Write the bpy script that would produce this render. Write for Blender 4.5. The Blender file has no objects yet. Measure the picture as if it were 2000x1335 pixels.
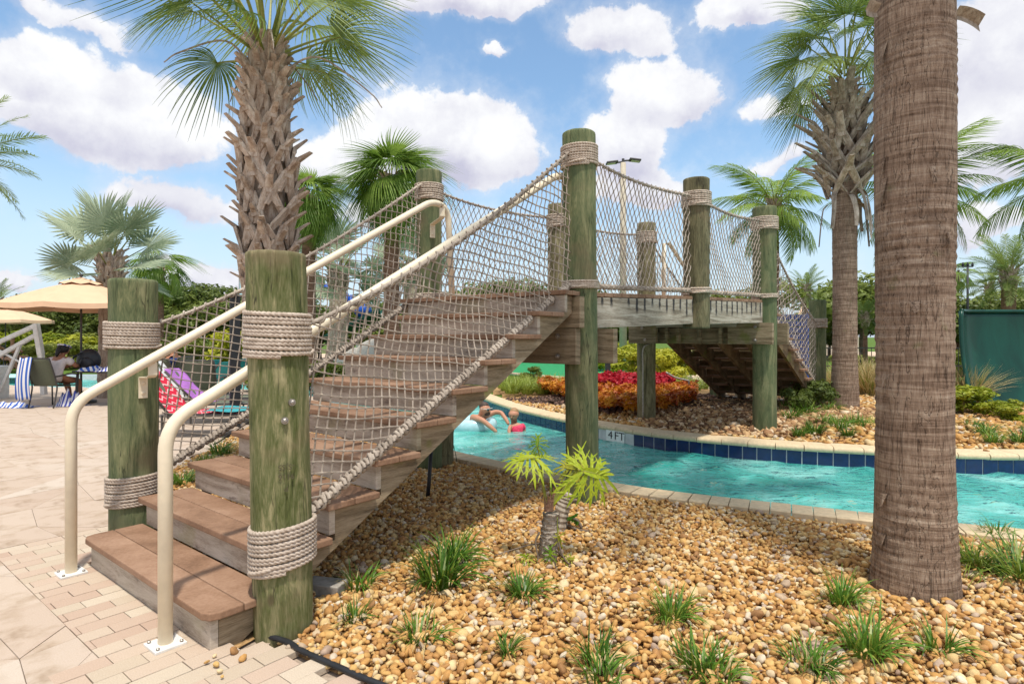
import bpy, bmesh, math, random
import numpy as np
from mathutils import Vector, Matrix, geometry
random.seed(7); rng = np.random.default_rng(7)
R_ = math.radians
sc = bpy.context.scene
col = sc.collection
# ------------------------------------------------------------------ camera
FPX, CH, YH = 1170.0, 1.405, 657.5
cam_d = bpy.data.cameras.new('camera'); cam = bpy.data.objects.new('camera', cam_d); col.objects.link(cam)
cam.location = (0, 0, CH); cam.rotation_euler = (R_(90), 0, 0)
cam_d.sensor_width = 36; cam_d.lens = FPX / 2000 * 36
cam_d.shift_y = (YH - 667.5) / 2000
cam_d.clip_start = .05; cam_d.clip_end = 2000
sc.camera = cam
# ------------------------------------------------------------------ sun, sky, exposure
SUN_EL, SUN_AZ = R_(71), R_(-72)          # direction towards the sun: azimuth measured from +X
sd = Vector((math.cos(SUN_EL) * math.cos(SUN_AZ), math.cos(SUN_EL) * math.sin(SUN_AZ), math.sin(SUN_EL)))
sun_d = bpy.data.lights.new('sun', 'SUN'); sun = bpy.data.objects.new('sun', sun_d); col.objects.link(sun)
sun_d.energy = 2.35; sun_d.angle = R_(3); sun_d.color = (1, .94, .84)
sun.rotation_euler = sd.to_track_quat('Z', 'Y').to_euler()
sc.view_settings.view_transform = 'Standard'; sc.view_settings.look = 'None'
sc.view_settings.gamma = 1; sc.view_settings.use_curve_mapping = False
sc.view_settings.exposure = 0.80
world = bpy.data.worlds.new('World'); sc.world = world; world.use_nodes = True

def at(px, py, D):
    return Vector(((px - 1000) / FPX * D, D, CH + (YH - py) * D / FPX))
def gnd(px, py, z=0.0):
    D = (CH - z) * FPX / (py - YH)
    return Vector(((px - 1000) / FPX * D, D, z))

class NT:
    def __init__(s, nt): s.t = nt; s.n = nt.nodes; s.l = nt.links
    def new(s, typ, ins={}, **kw):
        nd = s.n.new(typ)
        for k, v in kw.items(): setattr(nd, k, v)
        for k, v in ins.items(): s.put(nd.inputs[k], v)
        return nd
    def put(s, sock, v):
        if isinstance(v, bpy.types.NodeSocket): s.l.new(v, sock)
        elif isinstance(v, bpy.types.Node): s.l.new(v.outputs[0], sock)
        else:
            if hasattr(sock, 'default_value'):
                if sock.type == 'RGBA' and len(v) == 3: v = (*v, 1)
                sock.default_value = v
    def m(s, op, a, b=0.0, c=None, clamp=False):
        nd = s.new('ShaderNodeMath', {0: a, 1: b}, operation=op, use_clamp=clamp)
        if c is not None: s.put(nd.inputs[2], c)
        return nd.outputs[0]
    def ss(s, v, a, b, lo=0.0, hi=1.0, smooth=True):
        nd = s.new('ShaderNodeMapRange', {0: v, 1: a, 2: b, 3: lo, 4: hi})
        if smooth: nd.interpolation_type = 'SMOOTHSTEP'
        return nd.outputs[0]
    def mix(s, f, a, b, mode='MIX'):
        nd = s.n.new('ShaderNodeMix'); nd.data_type = 'RGBA'; nd.blend_type = mode
        s.put(nd.inputs[0], f); s.put(nd.inputs[6], a); s.put(nd.inputs[7], b)
        return nd.outputs[2]
    def ramp(s, f, stops):
        nd = s.n.new('ShaderNodeValToRGB'); s.put(nd.inputs[0], f); e = nd.color_ramp.elements
        while len(e) < len(stops): e.new(.5)
        for el, (p, c) in zip(e, stops): el.position = p; el.color = (*c, 1)
        return nd.outputs[0]
    def noise(s, vec, scale, detail=5, rough=.55, dist=0.0):
        nd = s.new('ShaderNodeTexNoise', {'Vector': vec, 'Scale': scale, 'Detail': detail, 'Roughness': rough, 'Distortion': dist})
        return nd.outputs[0]
    def map(s, vec, scale=(1, 1, 1), loc=(0, 0, 0), rot=(0, 0, 0)):
        return s.new('ShaderNodeMapping', {'Vector': vec, 'Scale': scale, 'Location': loc, 'Rotation': rot}).outputs[0]

def build_world():
    t = NT(world.node_tree)
    for n in list(t.n): t.n.remove(n)
    sky = t.new('ShaderNodeTexSky', sky_type='NISHITA', sun_disc=False)
    sky.sun_elevation = SUN_EL; sky.sun_rotation = math.atan2(sd.x, sd.y)
    sky.air_density = 1.0; sky.dust_density = 1.6; sky.ozone_density = 1.6; sky.altitude = 10
    co = t.new('ShaderNodeTexCoord').outputs['Generated']
    nrm = t.new('ShaderNodeVectorMath', {0: co}, operation='NORMALIZE').outputs[0]
    sp = t.new('ShaderNodeSeparateXYZ', {0: nrm})
    az = t.m('ARCTAN2', sp.outputs[0], sp.outputs[1]); el = t.m('ARCSINE', sp.outputs[2])
    warp = t.new('ShaderNodeTexNoise', {'Vector': nrm, 'Scale': 5.0, 'Detail': 8.0, 'Roughness': .6})
    wv = t.new('ShaderNodeSeparateXYZ', {0: t.new('ShaderNodeTexNoise', {'Vector': nrm, 'Scale': 4.5, 'Detail': 7.0, 'Roughness': .62}).outputs[1]})
    az0_, el0_ = az, el
    az = t.m('ADD', az, t.m('MULTIPLY', t.m('SUBTRACT', wv.outputs[0], .5), .20)); el = t.m('ADD', el, t.m('MULTIPLY', t.m('SUBTRACT', wv.outputs[1], .5), .15))
    n1 = t.noise(nrm, 8.0, 12, .62)
    n2 = t.noise(t.map(nrm, (1, 1, 2.2)), 2.2, 6, .55)
    # cumulus masses: azimuth, elevation, half sizes in radians, weight
    C = [(215, 235, 215, 130, 1), (60, 140, 130, 70, .6), (330, 395, 190, 62, .7), (880, 290, 205, 105, 1), (650, 300, 130, 60, .55), (905, 8, 170, 52, .9), (1205, 60, 120, 72, .75),
         (1300, 180, 118, 85, .75), (1225, 290, 85, 75, .95), (1460, 15, 110, 46, .9), (1940, 110, 190, 160, .9), (1930, 290, 210, 120, .7),
         (15, 565, 75, 32, .8), (400, 560, 105, 42, .85), (965, 105, 40, 16, .7), (1530, 300, 60, 32, .5), (1500, 200, 90, 30, .4), (1930, 440, 110, 50, .6), (90, 30, 150, 45, .45), (1250, 350, 130, 40, .8), (720, 430, 230, 45, .5)]
    field = None; under = None
    for (px, py, hx, hy, w) in C:
        a0 = math.atan((px - 1000) / FPX); k = math.cos(a0); e0 = math.atan((YH - py) / FPX * k)
        ax = hx / FPX * k * k; ay = hy / FPX * k * math.cos(e0) ** 2
        u = t.m('MULTIPLY', t.m('SUBTRACT', az, a0), 1 / ax); v = t.m('MULTIPLY', t.m('SUBTRACT', el, e0), 1 / ay)
        # flatter underside
        v2 = t.m('MULTIPLY', v, t.ss(v, -.1, .1, 1.45, 1.0))
        d = t.m('SQRT', t.m('ADD', t.m('MULTIPLY', u, u), t.m('MULTIPLY', v2, v2)))
        b = t.m('MULTIPLY', t.ss(d, 1.5, .25, 0, 1), w)
        field = b if field is None else t.m('MAXIMUM', field, b)
        sh = t.m('MULTIPLY', t.ss(v, .25, -.75, 0, 1), b)
        under = sh if under is None else t.m('MAXIMUM', under, sh)
    # the same kind of broken cumulus everywhere else in the sky
    az, el = az0_, el0_
    outside = t.ss(t.m('ABSOLUTE', az), .78, .95, 0, 1)
    outside = t.m('MAXIMUM', outside, t.ss(el, .52, .62, 0, 1))
    gen = t.m('MULTIPLY', t.ss(n2, .42, .58, 0, .95), outside)
    field = t.m('MAXIMUM', field, gen)
    f = t.m('ADD', t.m('MULTIPLY', field, .78), t.m('MULTIPLY', t.m('SUBTRACT', n1, .5), 1.15))
    dens = t.ss(f, .19, .36, 0, 1)
    soft = t.ss(f, -.05, .34, 0, .32)
    cover = t.m('MAXIMUM', dens, soft)
    hz = t.ss(el, .34, .0, 0, .72)
    shade = t.m('ADD', t.m('MULTIPLY', under, 1.15), t.m('MULTIPLY', t.ss(n1, .66, .36, -.1, .45), 1.0), clamp=True)
    cc = t.mix(shade, (5.0, 5.05, 5.15), (3.05, 3.05, 3.75))
    base = t.mix(1.0, sky.outputs[0], SKYMUL, 'MULTIPLY')
    base = t.mix(hz, base, (3.6, 4.2, 4.95))
    c = t.mix(cover, base, cc)
    bg = t.new('ShaderNodeBackground', {0: c, 1: .115})
    out = t.new('ShaderNodeOutputWorld'); t.l.new(bg.outputs[0], out.inputs[0])
SKYMUL = (1.0, 1.12, 1.1)
build_world()

# ------------------------------------------------------------------ materials
MATS = {}
def mat_base(name):
    m = bpy.data.materials.new(name); m.use_nodes = True; t = NT(m.node_tree)
    for n in list(t.n): t.n.remove(n)
    MATS[name] = m
    return m, t
def finish(t, colr, rough=.8, bump=None, bstr=.3, bdist=.01, spec=.3, metal=0, transl=0, coat=0):
    p = t.new('ShaderNodeBsdfPrincipled', {'Base Color': colr, 'Roughness': rough, 'Metallic': metal})
    p.inputs['Specular IOR Level'].default_value = spec
    p.inputs['Coat Weight'].default_value = coat
    if bump is not None:
        b = t.new('ShaderNodeBump', {'Strength': bstr, 'Distance': bdist, 'Height': bump})
        t.l.new(b.outputs[0], p.inputs['Normal'])
    o = t.new('ShaderNodeOutputMaterial')
    if transl:
        tr = t.new('ShaderNodeBsdfTranslucent', {'Color': colr})
        mx = t.new('ShaderNodeMixShader', {0: transl, 1: p.outputs[0], 2: tr.outputs[0]})
        t.l.new(mx.outputs[0], o.inputs[0])
    else: t.l.new(p.outputs[0], o.inputs[0])
def flat(name, c, rough=.6, spec=.4, metal=0, var=.12, scale=14, bstr=.15, coat=0):
    m, t = mat_base(name)
    o = t.new('ShaderNodeTexCoord').outputs['Object']
    n = t.noise(o, scale, 6)
    k = t.ss(n, .3, .7, 1 - var, 1 + var, False)
    cc = t.mix(1.0, c, t.new('ShaderNodeCombineXYZ', {0: k, 1: k, 2: k}).outputs[0], 'MULTIPLY')
    finish(t, cc, rough, n, bstr, .004, spec, metal, coat=coat); return m
def grain(name, stops, scale=6, stretch=(1, 1, 1), rough=.85, bstr=.35, bdist=.006, dist=.6, extra=None, rnd=.15, coord='Object', fine=60):
    """wood and fibre: noise pulled out along one axis; colour varies a little from piece to piece"""
    m, t = mat_base(name)
    o = t.new('ShaderNodeTexCoord').outputs[coord]
    ri = t.new('ShaderNodeObjectInfo').outputs['Random']
    off = t.new('ShaderNodeCombineXYZ', {0: t.m('MULTIPLY', ri, 37.0), 1: t.m('MULTIPLY', ri, 11.0), 2: 0.0}).outputs[0]
    v = t.new('ShaderNodeVectorMath', {0: o, 1: off}, operation='ADD').outputs[0]
    v1 = t.map(v, stretch)
    n = t.noise(v1, scale, 7, .62, dist)
    f = t.noise(v1, fine, 4, .6)
    mixn = t.m('ADD', t.m('MULTIPLY', n, .72), t.m('MULTIPLY', f, .28))
    c = t.ramp(mixn, stops)
    k = t.ss(ri, 0, 1, 1 - rnd, 1 + rnd, False)
    c = t.mix(1.0, c, t.new('ShaderNodeCombineXYZ', {0: k, 1: k, 2: k}).outputs[0], 'MULTIPLY')
    if extra: c = extra(t, o, v, c, ri)
    finish(t, c, rough, mixn, bstr, bdist); return m
def leafmat(name, a, b, scale=3.0, transl=.35, rough=.5):
    m, t = mat_base(name)
    o = t.new('ShaderNodeTexCoord').outputs['Object']
    ri = t.new('ShaderNodeObjectInfo').outputs['Random']
    n = t.noise(o, scale, 4)
    n2 = t.noise(o, scale * 9, 2)
    f = t.m('ADD', t.m('MULTIPLY', n, .6), t.m('ADD', t.m('MULTIPLY', n2, .4), t.m('MULTIPLY', t.m('SUBTRACT', ri, .5), .25)))
    c = t.ramp(f, [(.34, a), (.62, b)])
    finish(t, c, rough, None, transl=transl, spec=.35); return m

def cracks(t, o, c, amt=.85):
    cr = t.noise(t.map(o, (6, 6, .45)), 2.6, 3, .5, .6)
    k = t.ss(t.m('ABSOLUTE', t.m('SUBTRACT', cr, .47)), .0, .011, 1, 0)
    br = t.ss(t.noise(o, 1.6, 2), .42, .56)
    c = t.mix(t.m('MULTIPLY', t.m('MULTIPLY', k, br), amt), c, (.018, .014, .008))
    vo = t.new('ShaderNodeTexVoronoi', {'Vector': t.map(o, (1, 1, .6)), 'Scale': 3.4}); vd = vo.outputs['Distance']
    c = t.mix(t.ss(vd, .10, .05, 0, .7), c, (.06, .04, .02))
    return t.mix(t.ss(t.noise(o, 2.4, 4, .6), .52, .68, 0, .55), c, (.20, .145, .085))
def moss(t, o, v, c, ri):
    mk = t.ss(t.noise(o, 3.3, 4), .56, .72)
    return t.mix(t.m('MULTIPLY', mk, .6), c, (.16, .17, .03))
grain('pile_wood', [(.30, (.026, .032, .008)), (.42, (.085, .098, .028)), (.5, (.14, .145, .06)), (.58, (.255, .23, .115)), (.70, (.40, .36, .20))], 5.5, (2.2, 2.2, .35), .8, .7, .01, 1.6, lambda t, o, v, c, ri: cracks(t, o, c), .12)
def green_tint(t, o, v, c, ri):
    c = cracks(t, o, c)
    return t.mix(t.ss(t.noise(o, 2.0, 3), .35, .62, .05, .5), c, (.085, .125, .06))
grain('pile_wood_green', [(.32, (.04, .045, .018)), (.43, (.10, .118, .052)), (.52, (.175, .18, .085)), (.66, (.32, .30, .16))], 5.5, (2.2, 2.2, .35), .8, .7, .01, 1.4, green_tint, .12)
grain('pile_wood_grey', [(.32, (.035, .03, .016)), (.45, (.11, .10, .05)), (.56, (.19, .17, .09)), (.68, (.30, .27, .16))], 5.5, (2.2, 2.2, .35), .8, .7, .01, 1.4, lambda t, o, v, c, ri: cracks(t, o, c), .15)
grain('tread_brown', [(.35, (.155, .085, .05)), (.5, (.245, .142, .087)), (.66, (.33, .205, .135))], 3, (1, 1, 1), .75, .12, .002, .3, None, .12)
def riser_x(t, o, v, c, ri):
    mk = t.ss(t.noise(t.map(o, (1, 1, 2.5)), 5, 6, .7), .56, .68)
    c = t.mix(t.m('MULTIPLY', mk, .55), c, (.085, .05, .045))
    k2 = t.ss(t.noise(o, 2.3, 4), .55, .7)
    return t.mix(t.m('MULTIPLY', k2, .35), c, (.22, .2, .06))
grain('riser_wood', [(.30, (.16, .12, .09)), (.44, (.34, .275, .215)), (.55, (.48, .41, .33)), (.7, (.60, .53, .45))], 4, (.5, .5, 4), .9, .45, .006, .5, riser_x, .1)
grain('beam_wood', [(.30, (.06, .045, .025)), (.43, (.17, .125, .075)), (.55, (.29, .22, .14)), (.7, (.40, .33, .23))], 4, (.45, .45, 5), .9, .6, .008, .9, moss, .12)
def drip(t, o, v, c, ri):
    g = t.new('ShaderNodeSeparateXYZ', {0: o})
    s = t.m('ADD', t.m('MULTIPLY', g.outputs[0], .69), t.m('MULTIPLY', g.outputs[1], .72))
    ph = t.m('ABSOLUTE', t.m('SUBTRACT', t.m('FRACT', t.m('MULTIPLY', s, 6.9)), .5))
    line = t.ss(t.m('ADD', ph, t.m('MULTIPLY', t.m('SUBTRACT', t.noise(t.map(o, (1, 1, 3)), 9, 3), .5), .25)), .2, .06)
    ln = t.noise(t.new('ShaderNodeCombineXYZ', {0: t.m('FLOOR', t.m('MULTIPLY', s, 6.9)), 1: 0.0, 2: 0.0}).outputs[0], 1.7, 1)
    low = t.m('SUBTRACT', 1.86, t.m('MULTIPLY', ln, .42))
    msk = t.m('MULTIPLY', line, t.ss(g.outputs[2], low, t.m('ADD', low, .08)))
    return t.mix(t.m('MULTIPLY', msk, .93), c, (.015, .015, .02))
grain('fascia_wood', [(.30, (.09, .07, .045)), (.43, (.23, .19, .14)), (.55, (.40, .35, .28)), (.7, (.55, .5, .42))], 4, (.45, .45, 5), .9, .6, .008, .9, drip, .06)
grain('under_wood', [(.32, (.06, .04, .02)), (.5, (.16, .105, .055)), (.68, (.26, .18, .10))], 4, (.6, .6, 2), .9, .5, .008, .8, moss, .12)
grain('rope_tan', [(.3, (.26, .2, .15)), (.5, (.46, .375, .30)), (.7, (.60, .52, .44))], 30, (1, 1, 1), .9, .4, .003, .2, None, .05, fine=260)
grain('net_rope', [(.3, (.17, .14, .11)), (.5, (.36, .30, .245)), (.7, (.54, .47, .39))], 9, (1, 1, 1), .95, .3, .002, .2, None, .1, fine=160)
flat('cream_paint', (.76, .66, .49), .42, .45, var=.05, scale=22, bstr=.12)
flat('galv', (.33, .30, .27), .45, .5, .75, var=.3, scale=60)
flat('black_plastic', (.018, .019, .022), .5, .4, var=.3)
flat('dark_frame', (.07, .065, .06), .5, .5, .3)
flat('sling_fabric', (.13, .14, .095), .8, .2, var=.08, scale=40)
flat('umbrella_fabric', (.70, .46, .30), .8, .1, var=.05, scale=5)
flat('white_paint', (.72, .70, .66), .5)
flat('concrete', (.34, .31, .27), .9, .2, var=.2, scale=25, bstr=.4)
flat('concrete_pole', (.5, .44, .34), .9, .2, var=.1)
flat('red_cloth', (.62, .025, .045), .9, .1)
flat('purple_cloth', (.42, .17, .5), .9, .1)
flat('teal_cloth', (.05, .30, .33), .9, .1)
flat('white_cloth', (.72, .7, .68), .9, .1)
flat('blue_plastic', (.01, .08, .42), .35, .5)
flat('navy_plastic', (.012, .035, .16), .4, .5)
flat('skin', (.50, .24, .15), .55, .4, var=.08)
flat('skin_tan', (.33, .145, .08), .55, .4, var=.08)
flat('hair_dark', (.015, .012, .011), .6)
flat('hair_blond', (.33, .2, .1), .6)
flat('hair_brown', (.07, .04, .03), .6)
flat('shirt_white', (.62, .55, .52), .9, .1)
flat('swim_pink', (.75, .05, .12), .6, .3, var=.35, scale=60)
flat('vinyl_clear_blue', (.45, .68, .74), .12, .6)
flat('lens', (.03, .1, .14), .1, .8)
flat('coping_stone', (.60, .47, .30), .85, .25, var=.14, scale=30, bstr=.35)
flat('coping_near', (.60, .47, .30), .85, .25, var=.16, scale=24, bstr=.35)
flat('tile_grout', (.52, .53, .53), .7)
flat('tile_blue', (.005, .013, .075), .12, .6, var=.25, scale=18, bstr=.05)
flat('tile_white', (.75, .75, .72), .2, .5)
flat('ink', (.01, .01, .012), .6)
flat('stamp_ink', (.085, .07, .04), .8)
flat('pool_plaster', (.40, .74, .72), .7, .2, var=.08, scale=2)
flat('golf_green', (.035, .25, .10), .9, .1, var=.14, scale=6)
flat('edge_stone', (.55, .44, .32), .9)
flat('mulch', (.085, .045, .03), .95, .1, var=.6, scale=26, bstr=1)
flat('gravel_bed', (.36, .22, .10), .95, .1, var=.5, scale=40, bstr=1)
flat('sand_joint', (.40, .32, .25), .95, .1, var=.3, scale=30)
flat('grass_ground', (.09, .15, .025), .95, .1, var=.4, scale=9, bstr=1)
flat('deck_far', (.55, .42, .30), .9, .2, var=.12, scale=2)
flat('wire_green', (.03, .09, .06), .6)
flat('far_wall', (.5, .46, .4), .8)

def paver():
    m, t = mat_base('paver')
    o = t.new('ShaderNodeTexCoord').outputs['Object']; ri = t.new('ShaderNodeObjectInfo').outputs['Random']
    c = t.ramp(ri, [(0, (.47, .36, .285)), (.28, (.51, .405, .32)), (.5, (.54, .44, .355)), (.75, (.50, .395, .315)), (1, (.56, .475, .395))])
    n = t.noise(o, 5, 6, .6); g = t.noise(o, 160, 2)
    c = t.mix(t.ss(n, .45, .68, 0, .5), c, (.33, .235, .15))
    c = t.mix(t.ss(t.noise(o, 2.6, 6, .65), .55, .70, 0, .65), c, (.28, .20, .14))
    c = t.mix(t.ss(g, .35, .7, .25, 0), c, (.33, .24, .16))
    finish(t, c, .85, g, .35, .003, .25)
paver()
def brick():
    m, t = mat_base('brick_paver')
    o = t.new('ShaderNodeTexCoord').outputs['Object']; ri = t.new('ShaderNodeObjectInfo').outputs['Random']
    c = t.ramp(ri, [(0, (.46, .33, .25)), (.35, (.51, .39, .30)), (.6, (.53, .43, .33)), (.8, (.57, .49, .38)), (1, (.49, .40, .30))])
    g = t.noise(o, 170, 2)
    c = t.mix(t.ss(g, .35, .7, .25, 0), c, (.30, .2, .14))
    c = t.mix(t.ss(t.noise(o, 4, 5, .6), .58, .72, 0, .35), c, (.28, .2, .14))
    finish(t, c, .85, g, .35, .003, .25)
brick()
def pebble(name, stops):
    m, t = mat_base(name)
    o = t.new('ShaderNodeTexCoord').outputs['Object']
    a = t.new('ShaderNodeAttribute', attribute_name='tone').outputs['Fac']
    c = t.ramp(a, stops)
    n = t.noise(o, 45, 5, .6); n2 = t.noise(o, 150, 2)
    k = t.ss(n, .3, .7, .78, 1.18, False)
    c = t.mix(1.0, c, t.new('ShaderNodeCombineXYZ', {0: k, 1: k, 2: k}).outputs[0], 'MULTIPLY')
    finish(t, c, .78, n2, .35, .002, .25)
pebble('pebble_gold', [(0, (.25, .13, .06)), (.08, (.37, .19, .07)), (.22, (.45, .235, .075)), (.42, (.50, .27, .085)), (.6, (.55, .34, .12)), (.74, (.60, .42, .19)), (.87, (.64, .50, .30)), (.94, (.36, .25, .18)), (1, (.68, .58, .43))])
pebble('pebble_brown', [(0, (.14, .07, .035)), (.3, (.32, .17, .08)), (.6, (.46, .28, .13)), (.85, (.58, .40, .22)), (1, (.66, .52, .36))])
pebble('mulch_chip', [(0, (.03, .018, .012)), (.5, (.09, .05, .035)), (1, (.2, .12, .09))])

def bark():
    m, t = mat_base('palm_bark')
    o = t.new('ShaderNodeTexCoord').outputs['Object']
    v = t.noise(t.map(o, (9, 9, 1.2)), 6, 6, .65, .4)
    h = t.noise(t.map(o, (1.2, 1.2, 16)), 2.2, 6, .6, .8)
    blot = t.noise(o, 2.6, 5, .6)
    fine_ = t.noise(t.map(o, (26, 26, 2.5)), 7, 4, .7)
    f = t.m('ADD', t.m('MULTIPLY', v, .3), t.m('ADD', t.m('MULTIPLY', h, .45), t.m('MULTIPLY', fine_, .25)))
    c = t.ramp(f, [(.36, (.08, .05, .033)), (.45, (.20, .135, .095)), (.53, (.30, .215, .155)), (.64, (.45, .355, .27))])
    c = t.mix(t.ss(blot, .56, .72, 0, .55), c, (.07, .045, .032))
    c = t.mix(t.ss(t.noise(o, 3.4, 4), .63, .75, 0, .6), c, (.12, .15, .05))
    cr = t.noise(t.map(o, (7, 7, .8)), 3.2, 3, .5, 1.2)
    crk = t.ss(t.m('ABSOLUTE', t.m('SUBTRACT', cr, .5)), .0, .014, 1, 0)
    c = t.mix(t.m('MULTIPLY', crk, .6), c, (.02, .013, .01))
    finish(t, c, .95, t.m('SUBTRACT', f, t.m('MULTIPLY', crk, .25)), .8, .02, .15)
bark()
grain('boot_fibre', [(.3, (.13, .085, .06)), (.44, (.34, .25, .185)), (.56, (.50, .41, .33)), (.7, (.62, .55, .47))], 7, (3, 3, 1), .95, .5, .006, .4, None, .25)
grain('boot_grey', [(.3, (.10, .075, .055)), (.45, (.26, .21, .16)), (.58, (.42, .36, .29)), (.7, (.54, .48, .40))], 7, (3, 3, 1), .95, .5, .006, .4, None, .25)
grain('trunk_red', [(.3, (.06, .03, .02)), (.5, (.20, .11, .07)), (.7, (.34, .22, .15))], 5, (1, 1, 4), .95, .9, .03, .4, None, .1)
leafmat('frond_green', (.09, .155, .03), (.29, .37, .10), 2.5, .45)
leafmat('frond_bright', (.10, .17, .01), (.30, .36, .03), 2.5)
leafmat('frond_deep', (.09, .17, .02), (.28, .40, .07), 2, .45)
leafmat('frond_silver', (.17, .23, .14), (.42, .48, .33), 2)
leafmat('frond_yellow', (.22, .27, .02), (.5, .46, .05), 2)
leafmat('petiole', (.13, .16, .02), (.28, .28, .06), 3, 0)
leafmat('petiole_tan', (.2, .13, .05), (.36, .26, .12), 3, 0)
leafmat('grass_blade', (.035, .10, .008), (.13, .26, .03), 12, .3, .4)
leafmat('grass_blade_lt', (.10, .17, .01), (.30, .36, .06), 12, .3, .4)
leafmat('straw', (.38, .27, .10), (.62, .5, .26), 8, .3)
leafmat('leaf_tree', (.05, .085, .012), (.19, .235, .045), 1.4)
leafmat('leaf_tree_lt', (.10, .14, .015), (.30, .33, .06), 1.4)
leafmat('leaf_yellow', (.19, .25, .012), (.48, .46, .03), 2)
leafmat('leaf_lime', (.12, .22, .01), (.30, .42, .03), 5)
leafmat('leaf_red', (.20, .006, .012), (.5, .015, .03), 8, .3)
leafmat('leaf_orange', (.36, .055, .008), (.80, .44, .03), 4, .3)
leafmat('philo', (.10, .24, .01), (.44, .52, .03), 9, .4)
grain('twig', [(.3, (.07, .05, .035)), (.7, (.26, .2, .15))], 8, (1, 1, 1), .9)

def water():
    m, t = mat_base('water')
    o = t.new('ShaderNodeTexCoord').outputs['Object']
    w1 = t.noise(t.map(o, (1, 1.4, 1)), 3.2, 3, .5, 1.3)
    w2 = t.noise(t.map(o, (1, 1.7, 1)), 13, 3, .5, .5)
    h = t.m('ADD', t.m('MULTIPLY', w1, 1.0), t.m('MULTIPLY', w2, .22))
    b = t.new('ShaderNodeBump', {'Strength': 1.0, 'Distance': .07, 'Height': h}).outputs[0]
    big = t.noise(o, 1.1, 4, .55, .8)
    body = t.ramp(big, [(.36, (.05, .40, .34)), (.52, (.13, .58, .52)), (.66, (.34, .78, .72))])
    dif = t.new('ShaderNodeBsdfDiffuse', {'Color': body, 'Normal': b})
    tr = t.new('ShaderNodeBsdfTransparent', {'Color': (.42, .86, .80)})
    vol = t.new('ShaderNodeMixShader', {0: .62, 1: tr.outputs[0], 2: dif.outputs[0]})
    gl = t.new('ShaderNodeBsdfGlossy', {'Color': (1, 1, 1), 'Roughness': .04, 'Normal': b})
    fr = t.new('ShaderNodeFresnel', {'IOR': 1.45, 'Normal': b})
    mx = t.new('ShaderNodeMixShader', {0: fr.outputs[0], 1: vol.outputs[0], 2: gl.outputs[0]})
    t.l.new(mx.outputs[0], t.new('ShaderNodeOutputMaterial').inputs[0])
water()
def shell_green():
    m, t = mat_base('shell_green')
    o = t.new('ShaderNodeTexCoord').outputs['Object']
    n = t.noise(t.map(o, (1, 1, .35)), 3, 6, .6, .6)
    c = t.ramp(n, [(.4, (.001, .035, .022)), (.6, (.002, .055, .035)), (.8, (.05, .14, .10))])
    finish(t, c, .35, n, .05, .01, .35)
shell_green()
def striped(name, ca, cb, scale, axis=0):
    m, t = mat_base(name)
    g = t.new('ShaderNodeSeparateXYZ', {0: t.new('ShaderNodeTexCoord').outputs['Object']}).outputs[axis]
    f = t.m('FRACT', t.m('MULTIPLY', g, scale))
    c = t.mix(t.ss(f, .48, .52), ca, cb)
    finish(t, c, .9, None)
striped('stripe_blue', (.72, .7, .7), (.05, .12, .42), 11, 0)
striped('stripe_blue_fine', (.72, .7, .72), (.07, .09, .36), 16, 0)
def chevron():
    m, t = mat_base('chevron_red')
    g = t.new('ShaderNodeSeparateXYZ', {0: t.new('ShaderNodeTexCoord').outputs['Object']})
    z = t.m('ABSOLUTE', t.m('SUBTRACT', t.m('FRACT', t.m('MULTIPLY', g.outputs[1], 7)), .5))
    f = t.m('FRACT', t.m('ADD', t.m('MULTIPLY', g.outputs[0], 15), z))
    finish(t, t.mix(t.ss(f, .7, .75), (.60, .02, .05), (.75, .42, .42)), .9, None)
chevron()

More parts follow.
